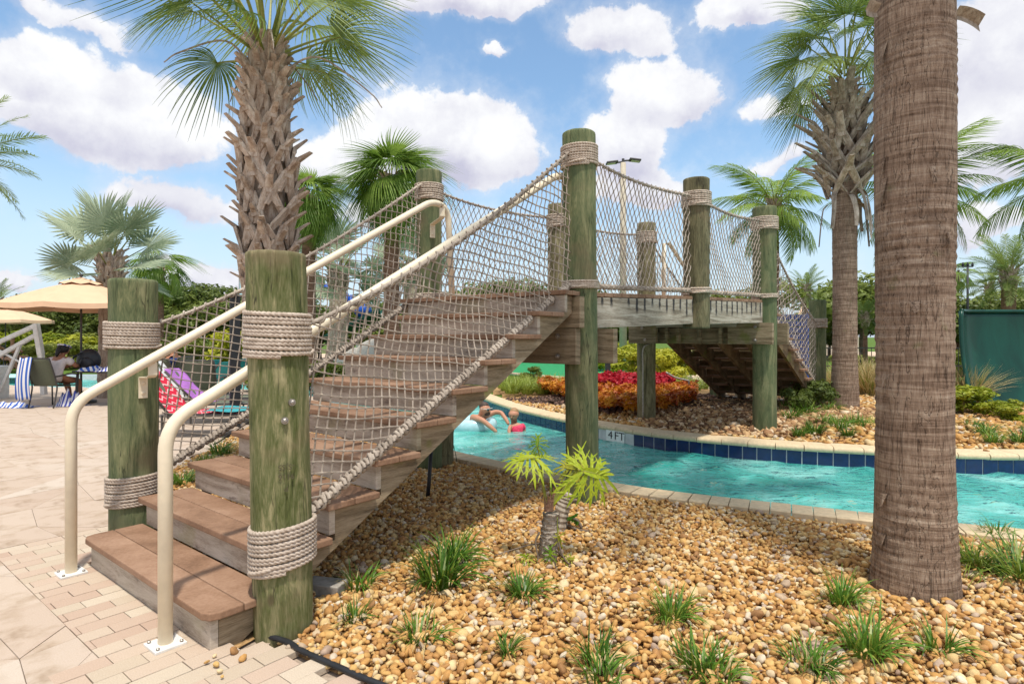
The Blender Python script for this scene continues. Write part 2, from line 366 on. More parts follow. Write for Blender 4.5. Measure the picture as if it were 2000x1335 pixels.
# ------------------------------------------------------------------ mesh helpers
class MB:
    def __init__(s): s.V = []; s.F = []; s.M = []
    def add(s, V, F, m=0):
        b = len(s.V); s.V += [tuple(v) for v in V]; s.F += [tuple(i + b for i in f) for f in F]; s.M += [m] * len(F)
        return s
    def box(s, c, size, rz=0, rot=None, m=0):
        a, b, d = [x / 2 for x in size]
        R = rot if rot is not None else Matrix.Rotation(rz, 3, 'Z')
        P = [Vector(c) + R @ Vector((x * a, y * b, z * d)) for z in (-1, 1) for y in (-1, 1) for x in (-1, 1)]
        return s.add(P, [(0, 2, 3, 1), (4, 5, 7, 6), (0, 1, 5, 4), (2, 6, 7, 3), (0, 4, 6, 2), (1, 3, 7, 5)], m)
    def beam(s, p0, p1, w, h, m=0, up=(0, 0, 1)):
        p0, p1 = Vector(p0), Vector(p1); d = (p1 - p0); L = d.length; x = d / L
        y = Vector(up).cross(x).normalized(); z = x.cross(y)
        R = Matrix((x, y, z)).transposed()
        return s.box((p0 + p1) / 2, (L, w, h), rot=R, m=m)
    def tube(s, pts, r, n=8, cap=True, m=0, lobes=None, twist=0.0, ph=0.0):
        pts = [Vector(p) for p in pts]; N = len(pts)
        rs = r if isinstance(r, (list, tuple)) else [r] * N
        d0 = (pts[1] - pts[0]).normalized()
        u = d0.orthogonal().normalized(); V = []; L = 0
        for i, p in enumerate(pts):
            d = (pts[min(i + 1, N - 1)] - pts[max(i - 1, 0)])
            d = d.normalized() if d.length > 1e-9 else d0
            u = (u - d * u.dot(d)); u = u.normalized() if u.length > 1e-6 else d.orthogonal().normalized()
            w = d.cross(u)
            if i: L += (pts[i] - pts[i - 1]).length
            for k in range(n):
                a = 2 * math.pi * k / n
                rr = rs[i]
                if lobes: rr *= .60 + .50 * abs(math.cos(lobes * .5 * (a - L * twist + ph)))
                V.append(p + (u * math.cos(a) + w * math.sin(a)) * rr)
        F = [(i * n + k, i * n + (k + 1) % n, (i + 1) * n + (k + 1) % n, (i + 1) * n + k) for i in range(N - 1) for k in range(n)]
        if cap: F += [tuple(range(n))[::-1], tuple(range((N - 1) * n, N * n))]
        return s.add(V, F, m)
    def lathe(s, prof, n=24, c=(0, 0, 0), m=0, cap=True):
        c = Vector(c); V = []; N = len(prof)
        for (r, z) in prof:
            for k in range(n):
                a = 2 * math.pi * k / n; V.append(c + Vector((r * math.cos(a), r * math.sin(a), z)))
        F = [(i * n + k, i * n + (k + 1) % n, (i + 1) * n + (k + 1) % n, (i + 1) * n + k) for i in range(N - 1) for k in range(n)]
        if cap: F += [tuple(range(n))[::-1], tuple(range((N - 1) * n, N * n))]
        return s.add(V, F, m)
    def prism(s, poly, z0, z1, m=0):
        n = len(poly)
        a = sum(poly[i][0] * poly[(i + 1) % n][1] - poly[(i + 1) % n][0] * poly[i][1] for i in range(n))
        if a < 0: poly = poly[::-1]
        V = [(x, y, z0) for x, y in poly] + [(x, y, z1) for x, y in poly]
        F = [tuple(range(n))[::-1], tuple(range(n, 2 * n))] + [(i, (i + 1) % n, n + (i + 1) % n, n + i) for i in range(n)]
        return s.add(V, F, m)
    def extr(s, pts, vec, m=0):
        """a planar outline given in 3D, pushed along vec"""
        n = len(pts); P = [Vector(p) for p in pts]; Q = [p + Vector(vec) for p in P]
        return s.add(P + Q, [tuple(range(n))[::-1], tuple(range(n, 2 * n))] + [(i, (i + 1) % n, n + (i + 1) % n, n + i) for i in range(n)], m)
    def ell(s, c, r, n=12, k=8, rot=None, m=0):
        V = []; R = rot if rot is not None else Matrix.Identity(3)
        for i in range(k + 1):
            th = math.pi * i / k
            for j in range(n):
                a = 2 * math.pi * j / n
                V.append(Vector(c) + R @ Vector((r[0] * math.sin(th) * math.cos(a), r[1] * math.sin(th) * math.sin(a), r[2] * math.cos(th))))
        F = [(i * n + j, (i + 1) * n + j, (i + 1) * n + (j + 1) % n, i * n + (j + 1) % n) for i in range(k) for j in range(n)]
        return s.add(V, F, m)
    def mesh(s, name, mats, smooth=False):
        me = bpy.data.meshes.new(name); me.from_pydata(s.V, [], s.F)
        for x in (mats if isinstance(mats, (list, tuple)) else [mats]): me.materials.append(MATS[x])
        if any(s.M): me.polygons.foreach_set('material_index', s.M)
        if smooth: me.polygons.foreach_set('use_smooth', [True] * len(s.F))
        me.update(); return me
    def build(s, name, mats, parent=None, smooth=False, bevel=0, loc=None):
        return link(s.mesh(name, mats, smooth), name, parent, bevel, loc)
def link(me, name, parent=None, bevel=0, loc=None, mtx=None):
    o = bpy.data.objects.new(name, me); col.objects.link(o)
    if parent is not None: o.parent = parent
    if loc is not None: o.location = loc
    if mtx is not None: o.matrix_local = mtx
    if bevel:
        b = o.modifiers.new('bevel', 'BEVEL'); b.width = bevel; b.segments = 2; b.limit_method = 'ANGLE'; b.angle_limit = R_(50)
    return o
def tag(o, label=None, cat=None, group=None, kind=None):
    if label: o['label'] = label
    if cat: o['category'] = cat
    if group: o['group'] = group
    if kind: o['kind'] = kind
    return o
def thing(name, label, cat, loc=(0, 0, 0), rz=0, group=None):
    o = bpy.data.objects.new(name, None); col.objects.link(o); o.location = loc; o.rotation_euler = (0, 0, rz); o.empty_display_size = .1
    return tag(o, label, cat, group)
def npmesh(name, V, F, mats, smooth=False, attr=None):
    """V (n,3) array, F (m,k) array of one polygon size"""
    me = bpy.data.meshes.new(name); k = F.shape[1]
    me.vertices.add(len(V)); me.vertices.foreach_set('co', np.ascontiguousarray(V, dtype=np.float32).ravel())
    me.loops.add(F.size); me.loops.foreach_set('vertex_index', np.ascontiguousarray(F, dtype=np.int32).ravel())
    me.polygons.add(len(F)); me.polygons.foreach_set('loop_start', np.arange(0, F.size, k, dtype=np.int32))
    try: me.polygons.foreach_set('loop_total', np.full(len(F), k, dtype=np.int32))
    except Exception: pass
    for x in (mats if isinstance(mats, (list, tuple)) else [mats]): me.materials.append(MATS[x])
    me.update(calc_edges=True)
    if smooth: me.polygons.foreach_set('use_smooth', np.ones(len(F), dtype=bool))
    if attr is not None:
        a = me.attributes.new('tone', 'FLOAT', 'POINT'); a.data.foreach_set('value', np.ascontiguousarray(attr, dtype=np.float32))
    return me
def catmull(P, n=8):
    P = [Vector(p) for p in P]; out = []
    Q = [P[0] * 2 - P[1]] + P + [P[-1] * 2 - P[-2]]
    for i in range(1, len(Q) - 2):
        a, b, c, d = Q[i - 1:i + 3]
        for k in range(n):
            t = k / n
            out.append(.5 * ((2 * b) + (c - a) * t + (2 * a - 5 * b + 4 * c - d) * t * t + (3 * b - a - 3 * c + d) * t ** 3))
    out.append(P[-1]); return out
def inpoly(X, Y, poly):
    ins = np.zeros(len(X), bool); n = len(poly)
    for i in range(n):
        x1, y1 = poly[i][0], poly[i][1]; x2, y2 = poly[(i + 1) % n][0], poly[(i + 1) % n][1]
        if y1 == y2: continue
        c = ((y1 > Y) != (y2 > Y)) & (X < (x2 - x1) * (Y - y1) / (y2 - y1) + x1)
        ins ^= c
    return ins
# ------------------------------------------------------------------ the lie of the land
TH = R_(51); A2 = Vector((math.cos(TH), math.sin(TH))); C2 = Vector((-math.sin(TH), math.cos(TH))); FR = Vector((-1.34, 2.63))
RUN, RISE, SW = .3075, .178, 1.682
def S(s, c, z=0.0):
    p = FR + A2 * s + C2 * c; return Vector((p.x, p.y, z))
WATER_Z = -.10; NEAR_TOP = .045; FAR_TOP = .12
near_in = [(60, -8), (14, 1.2), (9, 2.75), (5.5, 3.62), (3.28, 4.36), (2.71, 4.66), (2.04, 4.97), (1.31, 5.33), (.64, 5.84), (.03, 6.42), (-.66, 7.1), (-1.5, 8.2), (-2.5, 10.2), (-4.2, 13.6), (-7, 16), (-12, 17), (-20, 17.6), (-70, 18)]
far_in = [(60, 3), (14, 5.9), (9.5, 6.5), (5.6, 6.58), (5.08, 6.62), (4.1, 6.87), (3.1, 7.25), (2.05, 7.95), (1.47, 8.6), (.81, 9.5), (0, 11.1), (-.42, 12.3), (-1.2, 14.5), (-3, 17.5), (-7, 19.5), (-12, 20.4), (-20, 21), (-70, 22)]
def smooth2(P, n=6): return [(v.x, v.y) for v in catmull([(x, y, 0) for x, y in P], n)]
near_in = smooth2(near_in); far_in = smooth2(far_in)
def offset(P, d):
    out = []
    for i, p in enumerate(P):
        a = Vector(P[max(i - 1, 0)]); b = Vector(P[min(i + 1, len(P) - 1)]); t = (b - a).normalized()
        out.append((p[0] + t.y * -d, p[1] + t.x * d))
    return out
near_out = offset(near_in, .24)      # moving right to left, +d is to the right of travel -> towards the camera side is -?
if near_out[40][1] > near_in[40][1]: near_out = offset(near_in, -.24)
far_out = offset(far_in, .30)
if far_out[40][1] < far_in[40][1]: far_out = offset(far_in, -.30)
def sheet(name, poly, z, mat, label=None, hf=None):
    V = [Vector((x, y, 0)) for x, y in poly]
    T = geometry.tessellate_polygon([V])
    me = bpy.data.meshes.new(name)
    F = []
    for t in T:
        a, b, c = [V[i] for i in t]
        F.append(t if (b - a).cross(c - a).z > 0 else t[::-1])
    me.from_pydata([(v.x, v.y, z if hf is None else hf(v.x, v.y)) for v in V], [], F); me.materials.append(MATS[mat]); me.update()
    o = link(me, name); o['kind'] = 'structure'; return o
sheet('ground', [(70, -30), (-70, -30), (-70, 18)] + near_out[::-1] , -.035, 'sand_joint')
sheet('ground', [(900, 3)] + far_out + [(-900, 22), (-900, 1200), (900, 1200)], .085, 'grass_ground')
# pool: floor, walls, water
sheet('pool_floor', near_in + far_in[::-1], -1.0, 'pool_plaster')
def wallstrip(name, P, z0, z1, mat, parent=None):
    b = MB(); n = len(P)
    b.add([(x, y, z0) for x, y in P] + [(x, y, z1) for x, y in P], [(i, i + 1, n + i + 1, n + i) for i in range(n - 1)])
    o = b.build(name, mat, parent); o['kind'] = 'structure'; return o
wallstrip('pool_wall', near_in, -1.0, NEAR_TOP - .05, 'pool_plaster')
wallstrip('pool_wall', far_in, -1.0, FAR_TOP - .05, 'tile_grout')
gx, gy = np.meshgrid(np.arange(-24, 12, .06), np.arange(1.5, 21.6, .06), indexing='ij'); sh_ = gx.shape; fx, fy = gx.ravel(), gy.ravel()
wp_ = near_in + far_in[::-1]; ins = inpoly(fx, fy, wp_).reshape(sh_) & (gx > -gy * .95 - 1) & (gx < gy * .95 + 1)
hz_ = np.zeros_like(fx); r_w = np.random.default_rng(3)
wx = fx + .12 * np.sin(fy * 2.3 + 1) + .07 * np.sin(fx * 3.1 + fy * 4.2); wy = fy + .12 * np.sin(fx * 1.9 + 2) + .07 * np.sin(fy * 3.7 - fx * 2.9)
for k_ in range(16):
    lam = r_w.uniform(.16, .75); th_ = r_w.normal(-.5, .9); amp = lam * .0052
    hz_ += amp * np.sin(2 * np.pi / lam * (wx * math.cos(th_) + wy * math.sin(th_)) + r_w.uniform(0, 6))
hz_ = (hz_ + .6 * np.abs(hz_)).reshape(sh_)
cell = ins[:-1, :-1] | ins[1:, :-1] | ins[:-1, 1:] | ins[1:, 1:]
vid = np.arange(gx.size).reshape(sh_); Fq = np.stack([vid[:-1, :-1][cell], vid[1:, :-1][cell], vid[1:, 1:][cell], vid[:-1, 1:][cell]], 1)
us, inv = np.unique(Fq, return_inverse=True); Vw = np.stack([fx, fy, WATER_Z + hz_.ravel()], 1)[us]
wat = link(npmesh('water', Vw, inv.reshape(-1, 4), 'water', True), 'water'); wat['kind'] = 'structure'
# coping: bullnose stone on the far side, brick-on-flat on the near side, each a row of single stones
def resample(P, step, x0, x1):
    out = []; acc = 0
    P = [Vector(p) for p in P]
    cur = P[0]; out.append(cur)
    for q in P[1:]:
        while (q - cur).length >= step:
            cur = cur + (q - cur).normalized() * step; out.append(cur)
    return [p for p in out if x0 < p.x < x1]
far_root = tag(thing('pool_coping', 'long pale stone pool edge with a rounded lip above the band of dark blue tiles', 'pool edge', (3.1, 7.25, 0)), kind=None)
near_root = thing('brick_coping', 'row of tan edging bricks between the golden gravel and the near side of the water', 'pool edge', (2.04, 4.97, 0))
def keepw(o, root): o.parent = root; o.matrix_parent_inverse = Matrix.Translation(-Vector(root.location)); return o
def coping(P, step, x0, x1, inner, outer, top, thick, mat, name, root, nose):
    pts = resample(P, step, x0, x1); n = 0
    for i in range(len(pts) - 1):
        a, b = pts[i], pts[i + 1]; d = (b - a).normalized(); nrm = Vector((-d.y, d.x))
        if (nrm.y < 0) == outer: nrm = -nrm       # pointing away from the water
        g = .004; a2 = a + d * g; b2 = b - d * g
        prof = []
        if nose:
            r = thick / 2
            prof = [(.30, top - thick), (.30, top - .004), (.295, top)] + [(-.03 + r * (1 - math.cos(R_(t))) - r * 0 , top - r + r * math.sin(R_(t))) for t in (80, 60, 40, 20, 0, -20, -40, -60, -80)]
        else:
            prof = [(.235, top - thick), (.235, top - .006), (.229, top), (-.014, top), (-.02, top - .006), (-.02, top - thick)]
        dz = random.uniform(-.0015, .0015)
        A = [Vector((*(a2 + nrm * u), z + dz)) for u, z in prof]; 
        mb = MB(); mb.extr(A, Vector((*(b2 - a2), 0)))
        o = mb.build(name, mat, smooth=False); keepw(o, root); n += 1
    return n
coping(far_in, .31, -3, 9.2, True, True, FAR_TOP, .07, 'coping_stone', 'coping_stone', far_root, True)
coping(near_in, .155, -3, 6.5, True, False, NEAR_TOP, .075, 'coping_near', 'edging_brick', near_root, False)
# blue waterline tiles
pts = resample(far_in, .165, -2.2, 9.2)
for i in range(len(pts) - 1):
    a, b = pts[i], pts[i + 1]; d = (b - a).normalized(); nrm = Vector((-d.y, d.x)); nrm = nrm if nrm.y < 0 else -nrm
    m_ = (a + b) / 2
    if abs(m_.x - 1.50) < .19: continue
    mb = MB(); mb.box((m_.x + nrm.x * .003, m_.y + nrm.y * .003, FAR_TOP - .05 - .095), (.155, .012, .175), rz=math.atan2(d.y, d.x))
    keepw(mb.build('blue_tile', 'tile_blue'), far_root)
# depth marker: 4 FT
i0 = min(range(len(pts)), key=lambda i: abs(pts[i].x - 1.50)); a, b = pts[i0 - 1], pts[i0 + 1]; d = (a - b).normalized()
if d.x < 0: d = -d
nrm = Vector((d.y, -d.x)); rz = math.atan2(d.y, d.x); c0 = pts[i0]
sign = thing('depth_marker', 'white depth tile lettered 4 FT set in the blue tile band', 'depth marker', (c0.x + nrm.x * .012, c0.y + nrm.y * .012, 0), rz)
for k in range(2):
    MB().box((-.085 + k * .17, 0, FAR_TOP - .05 - .085), (.165, .02, .16)).build('white_tile', 'tile_white', sign)
def textmesh(s, size, ext=.001):
    cu = bpy.data.curves.new('t', 'FONT'); cu.body = s; cu.size = size; cu.extrude = ext; cu.align_x = 'CENTER'; cu.align_y = 'CENTER'
    o = bpy.data.objects.new('t', cu); col.objects.link(o)
    dg = bpy.context.evaluated_depsgraph_get(); me = bpy.data.meshes.new_from_object(o.evaluated_get(dg)); 
    bpy.data.objects.remove(o); bpy.data.curves.remove(cu); return me
for s_, x_ in (('4', -.085), ('FT', .085)):
    me = textmesh(s_, .165); me.materials.clear(); me.materials.append(MATS['ink'])
    link(me, 'lettering', sign, mtx=Matrix.Translation((x_, -.0125, FAR_TOP - .05 - .08)) @ Matrix.Rotation(R_(90), 4, 'X') @ Matrix.Diagonal((1.1, .95, 1, 1)))

# ------------------------------------------------------------------ patio of slabs and bricks
patio = thing('patio', None, None, (-4, 4, 0)); patio['kind'] = 'structure'
edging_pts = [(-1.13, 2.79), (-1.02, 2.735), (-.93, 2.66), (-.70, 2.51), (-.54, 2.41), (-.2, 2.22), (.3, 2.0), (.9, 1.82), (1.6, 1.7), (3, 1.6), (6, 1.5), (9, 1.6)]
bed_left = [tuple(S(.62, 1.76).xy), tuple(S(.55, 2.25).xy), (-3.3, 5.3), (-3.62, 6.6), (-3.9, 8.2), (-4.3, 10), (-5.2, 12.4)]
gravel_poly = edging_pts + [p for p in near_out if p[0] < 9 and p[0] > -4.6] + bed_left[::-1] + [tuple(S(.4, 1.70).xy), tuple(S(.1, 1.6).xy), tuple(S(.12, .0).xy), (-1.2, 2.86)]
sheet('gravel_bed', gravel_poly, -.02, 'gravel_bed')
random.seed(3)
def on_patio(x, y):
    if inpoly(np.array([x]), np.array([y]), gravel_poly)[0]: return False
    v = Vector((x, y)) - FR; s, c = v.dot(A2), v.dot(C2)
    if s > .04 and s < 2.4 and -.02 < c < SW + .02: return False
    # keep off the water
    if inpoly(np.array([x]), np.array([y]), near_out + [(-70, 60), (60, 60)])[0]: return False
    return True
BW, BL = .104, .208
nb = 0
def lay_brick(s, c, ls, lc):
    global nb
    p = S(s + ls / 2, c + lc / 2)
    if not on_patio(p.x, p.y): return
    dz = random.uniform(-.0018, .0018)
    g = .0018
    mb = MB().box((0, 0, -.015), (ls - 2 * g, lc - 2 * g, .03))
    o = mb.build('brick', 'brick_paver', patio, bevel=.002)
    o.location = Vector((p.x, p.y, dz)) - patio.location; o.rotation_euler = (random.uniform(-.004, .004), random.uniform(-.004, .004), TH + random.uniform(-.008, .008)); nb += 1
row = 0; cc_ = -2.55; BC = 2.45
while cc_ < BC - .01:
    off = -.104 * (row % 2)
    lim = -1.45 if cc_ < .3 else -.30
    top_ = .036 if 0 <= cc_ < SW - .03 else (.75 if cc_ < 0 else 1.02)
    s_ = top_
    if row % 2: lay_brick(s_ - .104, cc_, .104, BW); s_ -= .104
    while s_ - lim > .012:
        ln = min(BL, s_ - lim); lay_brick(s_ - ln, cc_, ln, BW); s_ -= ln
    cc_ += BW; row += 1
# large split-face slabs, corners jittered, some halved on the slant
lim_s = -.04 - 2 * BL - .105
G = .62
def jit(i, j):
    r = random.Random(i * 7919 + j * 104729)
    return Vector((i * G + r.uniform(-.15, .15), j * G * 1.1 + r.uniform(-.15, .15)))
far_mb = []; ns = 0
def slab(poly):
    global ns
    c = sum((Vector(p) for p in poly), Vector((0, 0))) / len(poly)
    P = []
    for p in poly:
        q = Vector(p); d = (c - q); P.append(q + d.normalized() * min(.002, d.length * .2))
    W = [S(p.x, p.y).xy for p in P]; m = sum((w for w in W), Vector((0, 0))) / len(W)
    if not on_patio(m.x, m.y) or m.y < .6: return
    if ns < 295 and m.y < 13:
        dz = random.uniform(-.002, .002)
        mb = MB().prism([(w.x - m.x, w.y - m.y) for w in W], -.028, 0)
        o = mb.build('slab', 'paver', patio, bevel=.002); o.location = Vector((m.x, m.y, dz)) - patio.location; ns += 1
    else: far_mb.append([(w.x, w.y) for w in W])
def clipcell(poly, keep):
    out = []; n = len(poly)
    for i in range(n):
        a, b = poly[i], poly[(i + 1) % n]; ka, kb = keep(a), keep(b)
        if ka <= 0: out.append(a)
        if (ka < 0) != (kb < 0) and ka != kb:
            t = ka / (ka - kb); out.append(a + (b - a) * t)
    return out
cells = []
for i in range(-9, 32):
    for j in range(-4, 30):
        q = [jit(i, j), jit(i + 1, j), jit(i + 1, j + 1), jit(i, j + 1)]
        r = random.Random(i * 31 + j * 17).random()
        parts = [[q[0], q[1], q[2]], [q[0], q[2], q[3]]] if r < .22 else ([[q[0], q[1], q[3]], [q[1], q[2], q[3]]] if r < .42 else [q])
        for pl in parts:
            for conds in ((lambda v: v.x + .30, lambda v: .26 - v.y), (lambda v: -.30 - v.x, lambda v: BC - v.y), (lambda v: 1.02 - v.x, lambda v: v.y - BC), (lambda v: v.x + 1.45, lambda v: v.y - .26)):
                p2_ = pl
                for cnd in conds:
                    if len(p2_) >= 3: p2_ = clipcell(p2_, cnd)
                if len(p2_) >= 3: cells.append(p2_)
cells.sort(key=lambda pl: S(pl[0].x, pl[0].y).y)
for pl in cells: slab(pl)
if far_mb:
    mb = MB()
    for w in far_mb: mb.prism(w, -.028, -.001)
    o = mb.build('far_slabs', 'paver'); o['kind'] = 'structure'
sheet('patio_bed', [(-30, 3.2), (-30, 17.2), (-7.5, 15.6), (-5.3, 12.6), (-4.4, 10), (-4, 8.2), (-3.72, 6.6), (-3.4, 5.3), tuple(S(.55, 2.3).xy), tuple(S(.3, SW + .03).xy), tuple(S(.02, SW).xy), tuple(S(.02, 0).xy), (-1.12, 2.8), (-1.2, -.6), (-30, -2)], -.012, 'sand_joint')
# lawn edging
ed = thing('garden_edging', 'black plastic edging curving between paving bricks and golden gravel', 'edging', (-.9, 2.66, 0))
keepw(MB().tube(catmull([(x, y, .012) for x, y in edging_pts], 8), .013, 8).build('edging_pipe', 'black_plastic', smooth=True), ed)
tag(ed)

# ------------------------------------------------------------------ gravel
def ico(sub):
    bm = bmesh.new(); bmesh.ops.create_icosphere(bm, subdivisions=sub, radius=1)
    V = np.array([v.co[:] for v in bm.verts]); F = np.array([[v.index for v in f.verts] for f in bm.faces]); bm.free(); return V, F
def rot_rand(n, tilt):
    az = rng.uniform(0, 2 * np.pi, n); tx = rng.normal(0, tilt, n); ty = rng.normal(0, tilt, n)
    ca, sa = np.cos(az), np.sin(az); Z = np.zeros((n, 3, 3)); Z[:, 0, 0] = ca; Z[:, 0, 1] = -sa; Z[:, 1, 0] = sa; Z[:, 1, 1] = ca; Z[:, 2, 2] = 1
    cx, sx = np.cos(tx), np.sin(tx); X = np.zeros((n, 3, 3)); X[:, 0, 0] = 1; X[:, 1, 1] = cx; X[:, 1, 2] = -sx; X[:, 2, 1] = sx; X[:, 2, 2] = cx
    cy, sy = np.cos(ty), np.sin(ty); Y = np.zeros((n, 3, 3)); Y[:, 1, 1] = 1; Y[:, 0, 0] = cy; Y[:, 0, 2] = sy; Y[:, 2, 0] = -sy; Y[:, 2, 2] = cy
    return X @ Y @ Z
def pebbles(name, X, Y, Z, size, sub, mat, label, cat, tilt=.5, flat_=.62, angular=.1):
    BV, BF = ico(sub); n = len(X); nv = len(BV)
    shapes = []
    for k in range(8):
        w = 1 + angular * np.sin(BV @ rng.normal(0, 2.2, 3) + rng.uniform(0, 6)) + angular * .8 * np.sin(BV @ rng.normal(0, 3.4, 3) + rng.uniform(0, 6))
        shapes.append(BV * w[:, None])
    shapes = np.array(shapes)[rng.integers(0, 8, n)]
    sz = size * np.clip(rng.lognormal(0, .34, n), .45, 2.1)
    sc_ = np.stack([sz * rng.uniform(.95, 1.35, n), sz * rng.uniform(.7, 1.0, n), sz * rng.uniform(flat_ * .8, flat_ * 1.25, n)], 1)
    Rm = rot_rand(n, tilt)
    V = np.einsum('nij,nvj->nvi', Rm, shapes * sc_[:, None, :]) + np.stack([X, Y, Z], 1)[:, None, :]
    F = (BF[None] + (np.arange(n) * nv)[:, None, None]).reshape(-1, 3)
    tone = np.repeat(rng.random(n), nv)
    me = npmesh(name, V.reshape(-1, 3), F, mat, True, tone)
    o = link(me, name); tag(o, label, cat, kind='stuff'); return o
def scatter(poly, step, jitter=.45, extra=None):
    P = np.array(poly); x0, y0 = P.min(0); x1, y1 = P.max(0)
    gx, gy = np.meshgrid(np.arange(x0, x1, step), np.arange(y0, y1, step * .87)); gx[1::2] += step / 2
    X = gx.ravel() + rng.uniform(-jitter, jitter, gx.size) * step; Y = gy.ravel() + rng.uniform(-jitter, jitter, gx.size) * step
    k = inpoly(X, Y, poly)
    if extra is not None: k &= extra(X, Y)
    return X[k], Y[k]
view = lambda X, Y: (Y > .9) & (np.abs(X) < Y * .90 + .5)
pile_xy = [(-1.108, 2.912, .145), (.613, 5.2, .145), (2.27, 3.40, .235)]
def clear(X, Y):
    k = view(X, Y)
    for (px, py, r) in pile_xy: k &= (X - px) ** 2 + (Y - py) ** 2 > r * r
    v = (X - FR.x) * A2.x + (Y - FR.y) * A2.y; c = (X - FR.x) * C2.x + (Y - FR.y) * C2.y
    k &= ~((v > -.02) & (v < .38) & (c > -.05) & (c < SW + .05))
    return k
mound = lambda X, Y: .012 * np.sin(X * 2.1 + 1) * np.cos(Y * 1.7) + .006 * np.sin(X * 5 + Y * 4)
X, Y = scatter(gravel_poly, .0252, extra=clear)
near = Y < 3.75
Zr = rng.uniform(-.012, .020, len(X)) + mound(X, Y)
# pile a little higher against the brick edge and lower by the edging
pebbles('gravel', X[near], Y[near], Zr[near], .0152, 2, 'pebble_gold', 'golden and tan rounded river gravel spread between the stair and the palm trunk', 'gravel')
f = ~near & (Y < 9)
X2, Y2 = X[f], Y[f]; keep = rng.random(len(X2)) < np.clip(1.35 - (Y2 - 3.75) * .12, .55, 1)
pebbles('gravel', X2[keep], Y2[keep], Zr[f][keep], .0165, 1, 'pebble_gold', 'golden river gravel further back, up to the tan edging bricks', 'gravel')
# dead leaves, bark bits and dust lying on the gravel
g = np.random.default_rng(12); n = 420
X = g.uniform(-1.2, 5, n); Y = g.uniform(2.0, 6, n); k = inpoly(X, Y, gravel_poly) & view(X, Y); X, Y = X[k], Y[k]; n = len(X)
nr = g.normal(0, .35, (n, 3)) + [0, 0, 1]; nr /= np.linalg.norm(nr, axis=1)[:, None]; a_ = np.cross(nr, g.normal(0, 1, (n, 3))); a_ /= np.linalg.norm(a_, axis=1)[:, None]; b_ = np.cross(nr, a_)
L_ = g.uniform(.010, .032, n)[:, None]; W_ = L_ * g.uniform(.12, .45, n)[:, None]; c = np.stack([X, Y, .030 + mound(X, Y) + g.uniform(0, .006, n)], 1)
Vv = np.stack([c - a_ * L_, c + b_ * W_ + nr * W_ * .4, c + a_ * L_ * 1.05, c - b_ * W_ + nr * W_ * .4], 1).reshape(-1, 3)
tag(link(npmesh('leaf_litter', Vv, np.arange(n * 4).reshape(-1, 4), 'mulch_chip', attr=np.repeat(g.random(n), 4)), 'leaf_litter'), 'small dead leaves and bark bits scattered over the gravel', 'leaf litter', kind='stuff')
# a few strays on the paving
sx = np.array([-1.30, -1.235, -1.26, -1.17, -1.22, -1.31, -1.19]); sy = np.array([2.62, 2.66, 2.55, 2.60, 2.50, 2.57, 2.46])
pebbles('stray_pebbles', sx, sy, np.full(7, .012), .011, 2, 'pebble_gold', 'few loose pebbles scattered on the dusty footing by the first post', 'pebbles')

# ------------------------------------------------------------------ far bank
far_bed = [p for p in far_out if -1.1 < p[0] < 9.4]
fz = lambda x, y: .085 + .10 * np.clip((y - 7.2) / 1.2, 0, 1)
bed_poly = far_bed + [(-.4, 15.2), (1.6, 15.2), (3.4, 15.0), (5, 14), (7.5, 14), (10.5, 13), (12.5, 10)]
bz = lambda X, Y, base=.19: np.clip(.095 + (base - .095) * np.minimum(1, dist_far(X, Y) / 1.3), .095, base)
FO = np.array(far_out)
def dist_far(X, Y):
    d = np.full(len(X), 1e9)
    for i in range(0, len(FO), 1):
        if -3 < FO[i, 0] < 12: d = np.minimum(d, np.hypot(X - FO[i, 0], Y - FO[i, 1]))
    return d
gx, gy = np.meshgrid(np.arange(-2.2, 14, .22), np.arange(6.3, 16, .22), indexing='ij'); nx_, ny_ = gx.shape
cin = inpoly(gx.ravel(), gy.ravel(), bed_poly).reshape(nx_, ny_) | (dist_far(gx.ravel(), gy.ravel()) < .0).reshape(nx_, ny_)
GZ = bz(gx.ravel(), gy.ravel()).reshape(nx_, ny_) - .015; V = []; idx = {}; F = []
for i in range(nx_ - 1):
    for j in range(ny_ - 1):
        if cin[i, j] and cin[i + 1, j] and cin[i, j + 1] and cin[i + 1, j + 1]:
            q = []
            for (a, b_) in ((i, j), (i + 1, j), (i + 1, j + 1), (i, j + 1)):
                if (a, b_) not in idx: idx[a, b_] = len(V); V.append((gx[a, b_], gy[a, b_], GZ[a, b_]))
                q.append(idx[a, b_])
            F.append(tuple(q))
tag(MB().add(V, F).build('planting_bed', 'gravel_bed', smooth=True), kind='structure')
leftpart = lambda X, Y: view(X, Y) & (Y < 12.5)
X, Y = scatter(bed_poly, .062, extra=leftpart)
mul = inpoly(X, Y, [(-1, 14.9), (-.1, 12.2), (.9, 10.9), (1.6, 9.75), (3.9, 10.3), (4.6, 11.7), (4.2, 13), (1, 15.2)])
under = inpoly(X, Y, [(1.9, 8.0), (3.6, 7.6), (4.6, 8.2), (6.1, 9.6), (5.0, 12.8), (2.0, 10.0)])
Z = bz(X, Y) + rng.uniform(-.005, .02, len(X)) + .005
g = ~mul & ~under
pebbles('gravel', X[g], Y[g], Z[g], .034, 1, 'pebble_gold', 'pale gold stones on the far bank behind the pool edge', 'gravel', .5, .5, .2)
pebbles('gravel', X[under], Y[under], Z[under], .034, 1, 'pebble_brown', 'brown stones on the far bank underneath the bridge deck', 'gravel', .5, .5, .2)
pebbles('bark_mulch', X[mul], Y[mul], Z[mul], .03, 1, 'mulch_chip', 'dark bark mulch round the red and orange bedding plants', 'mulch', .6, .35, .3)
b = MB()

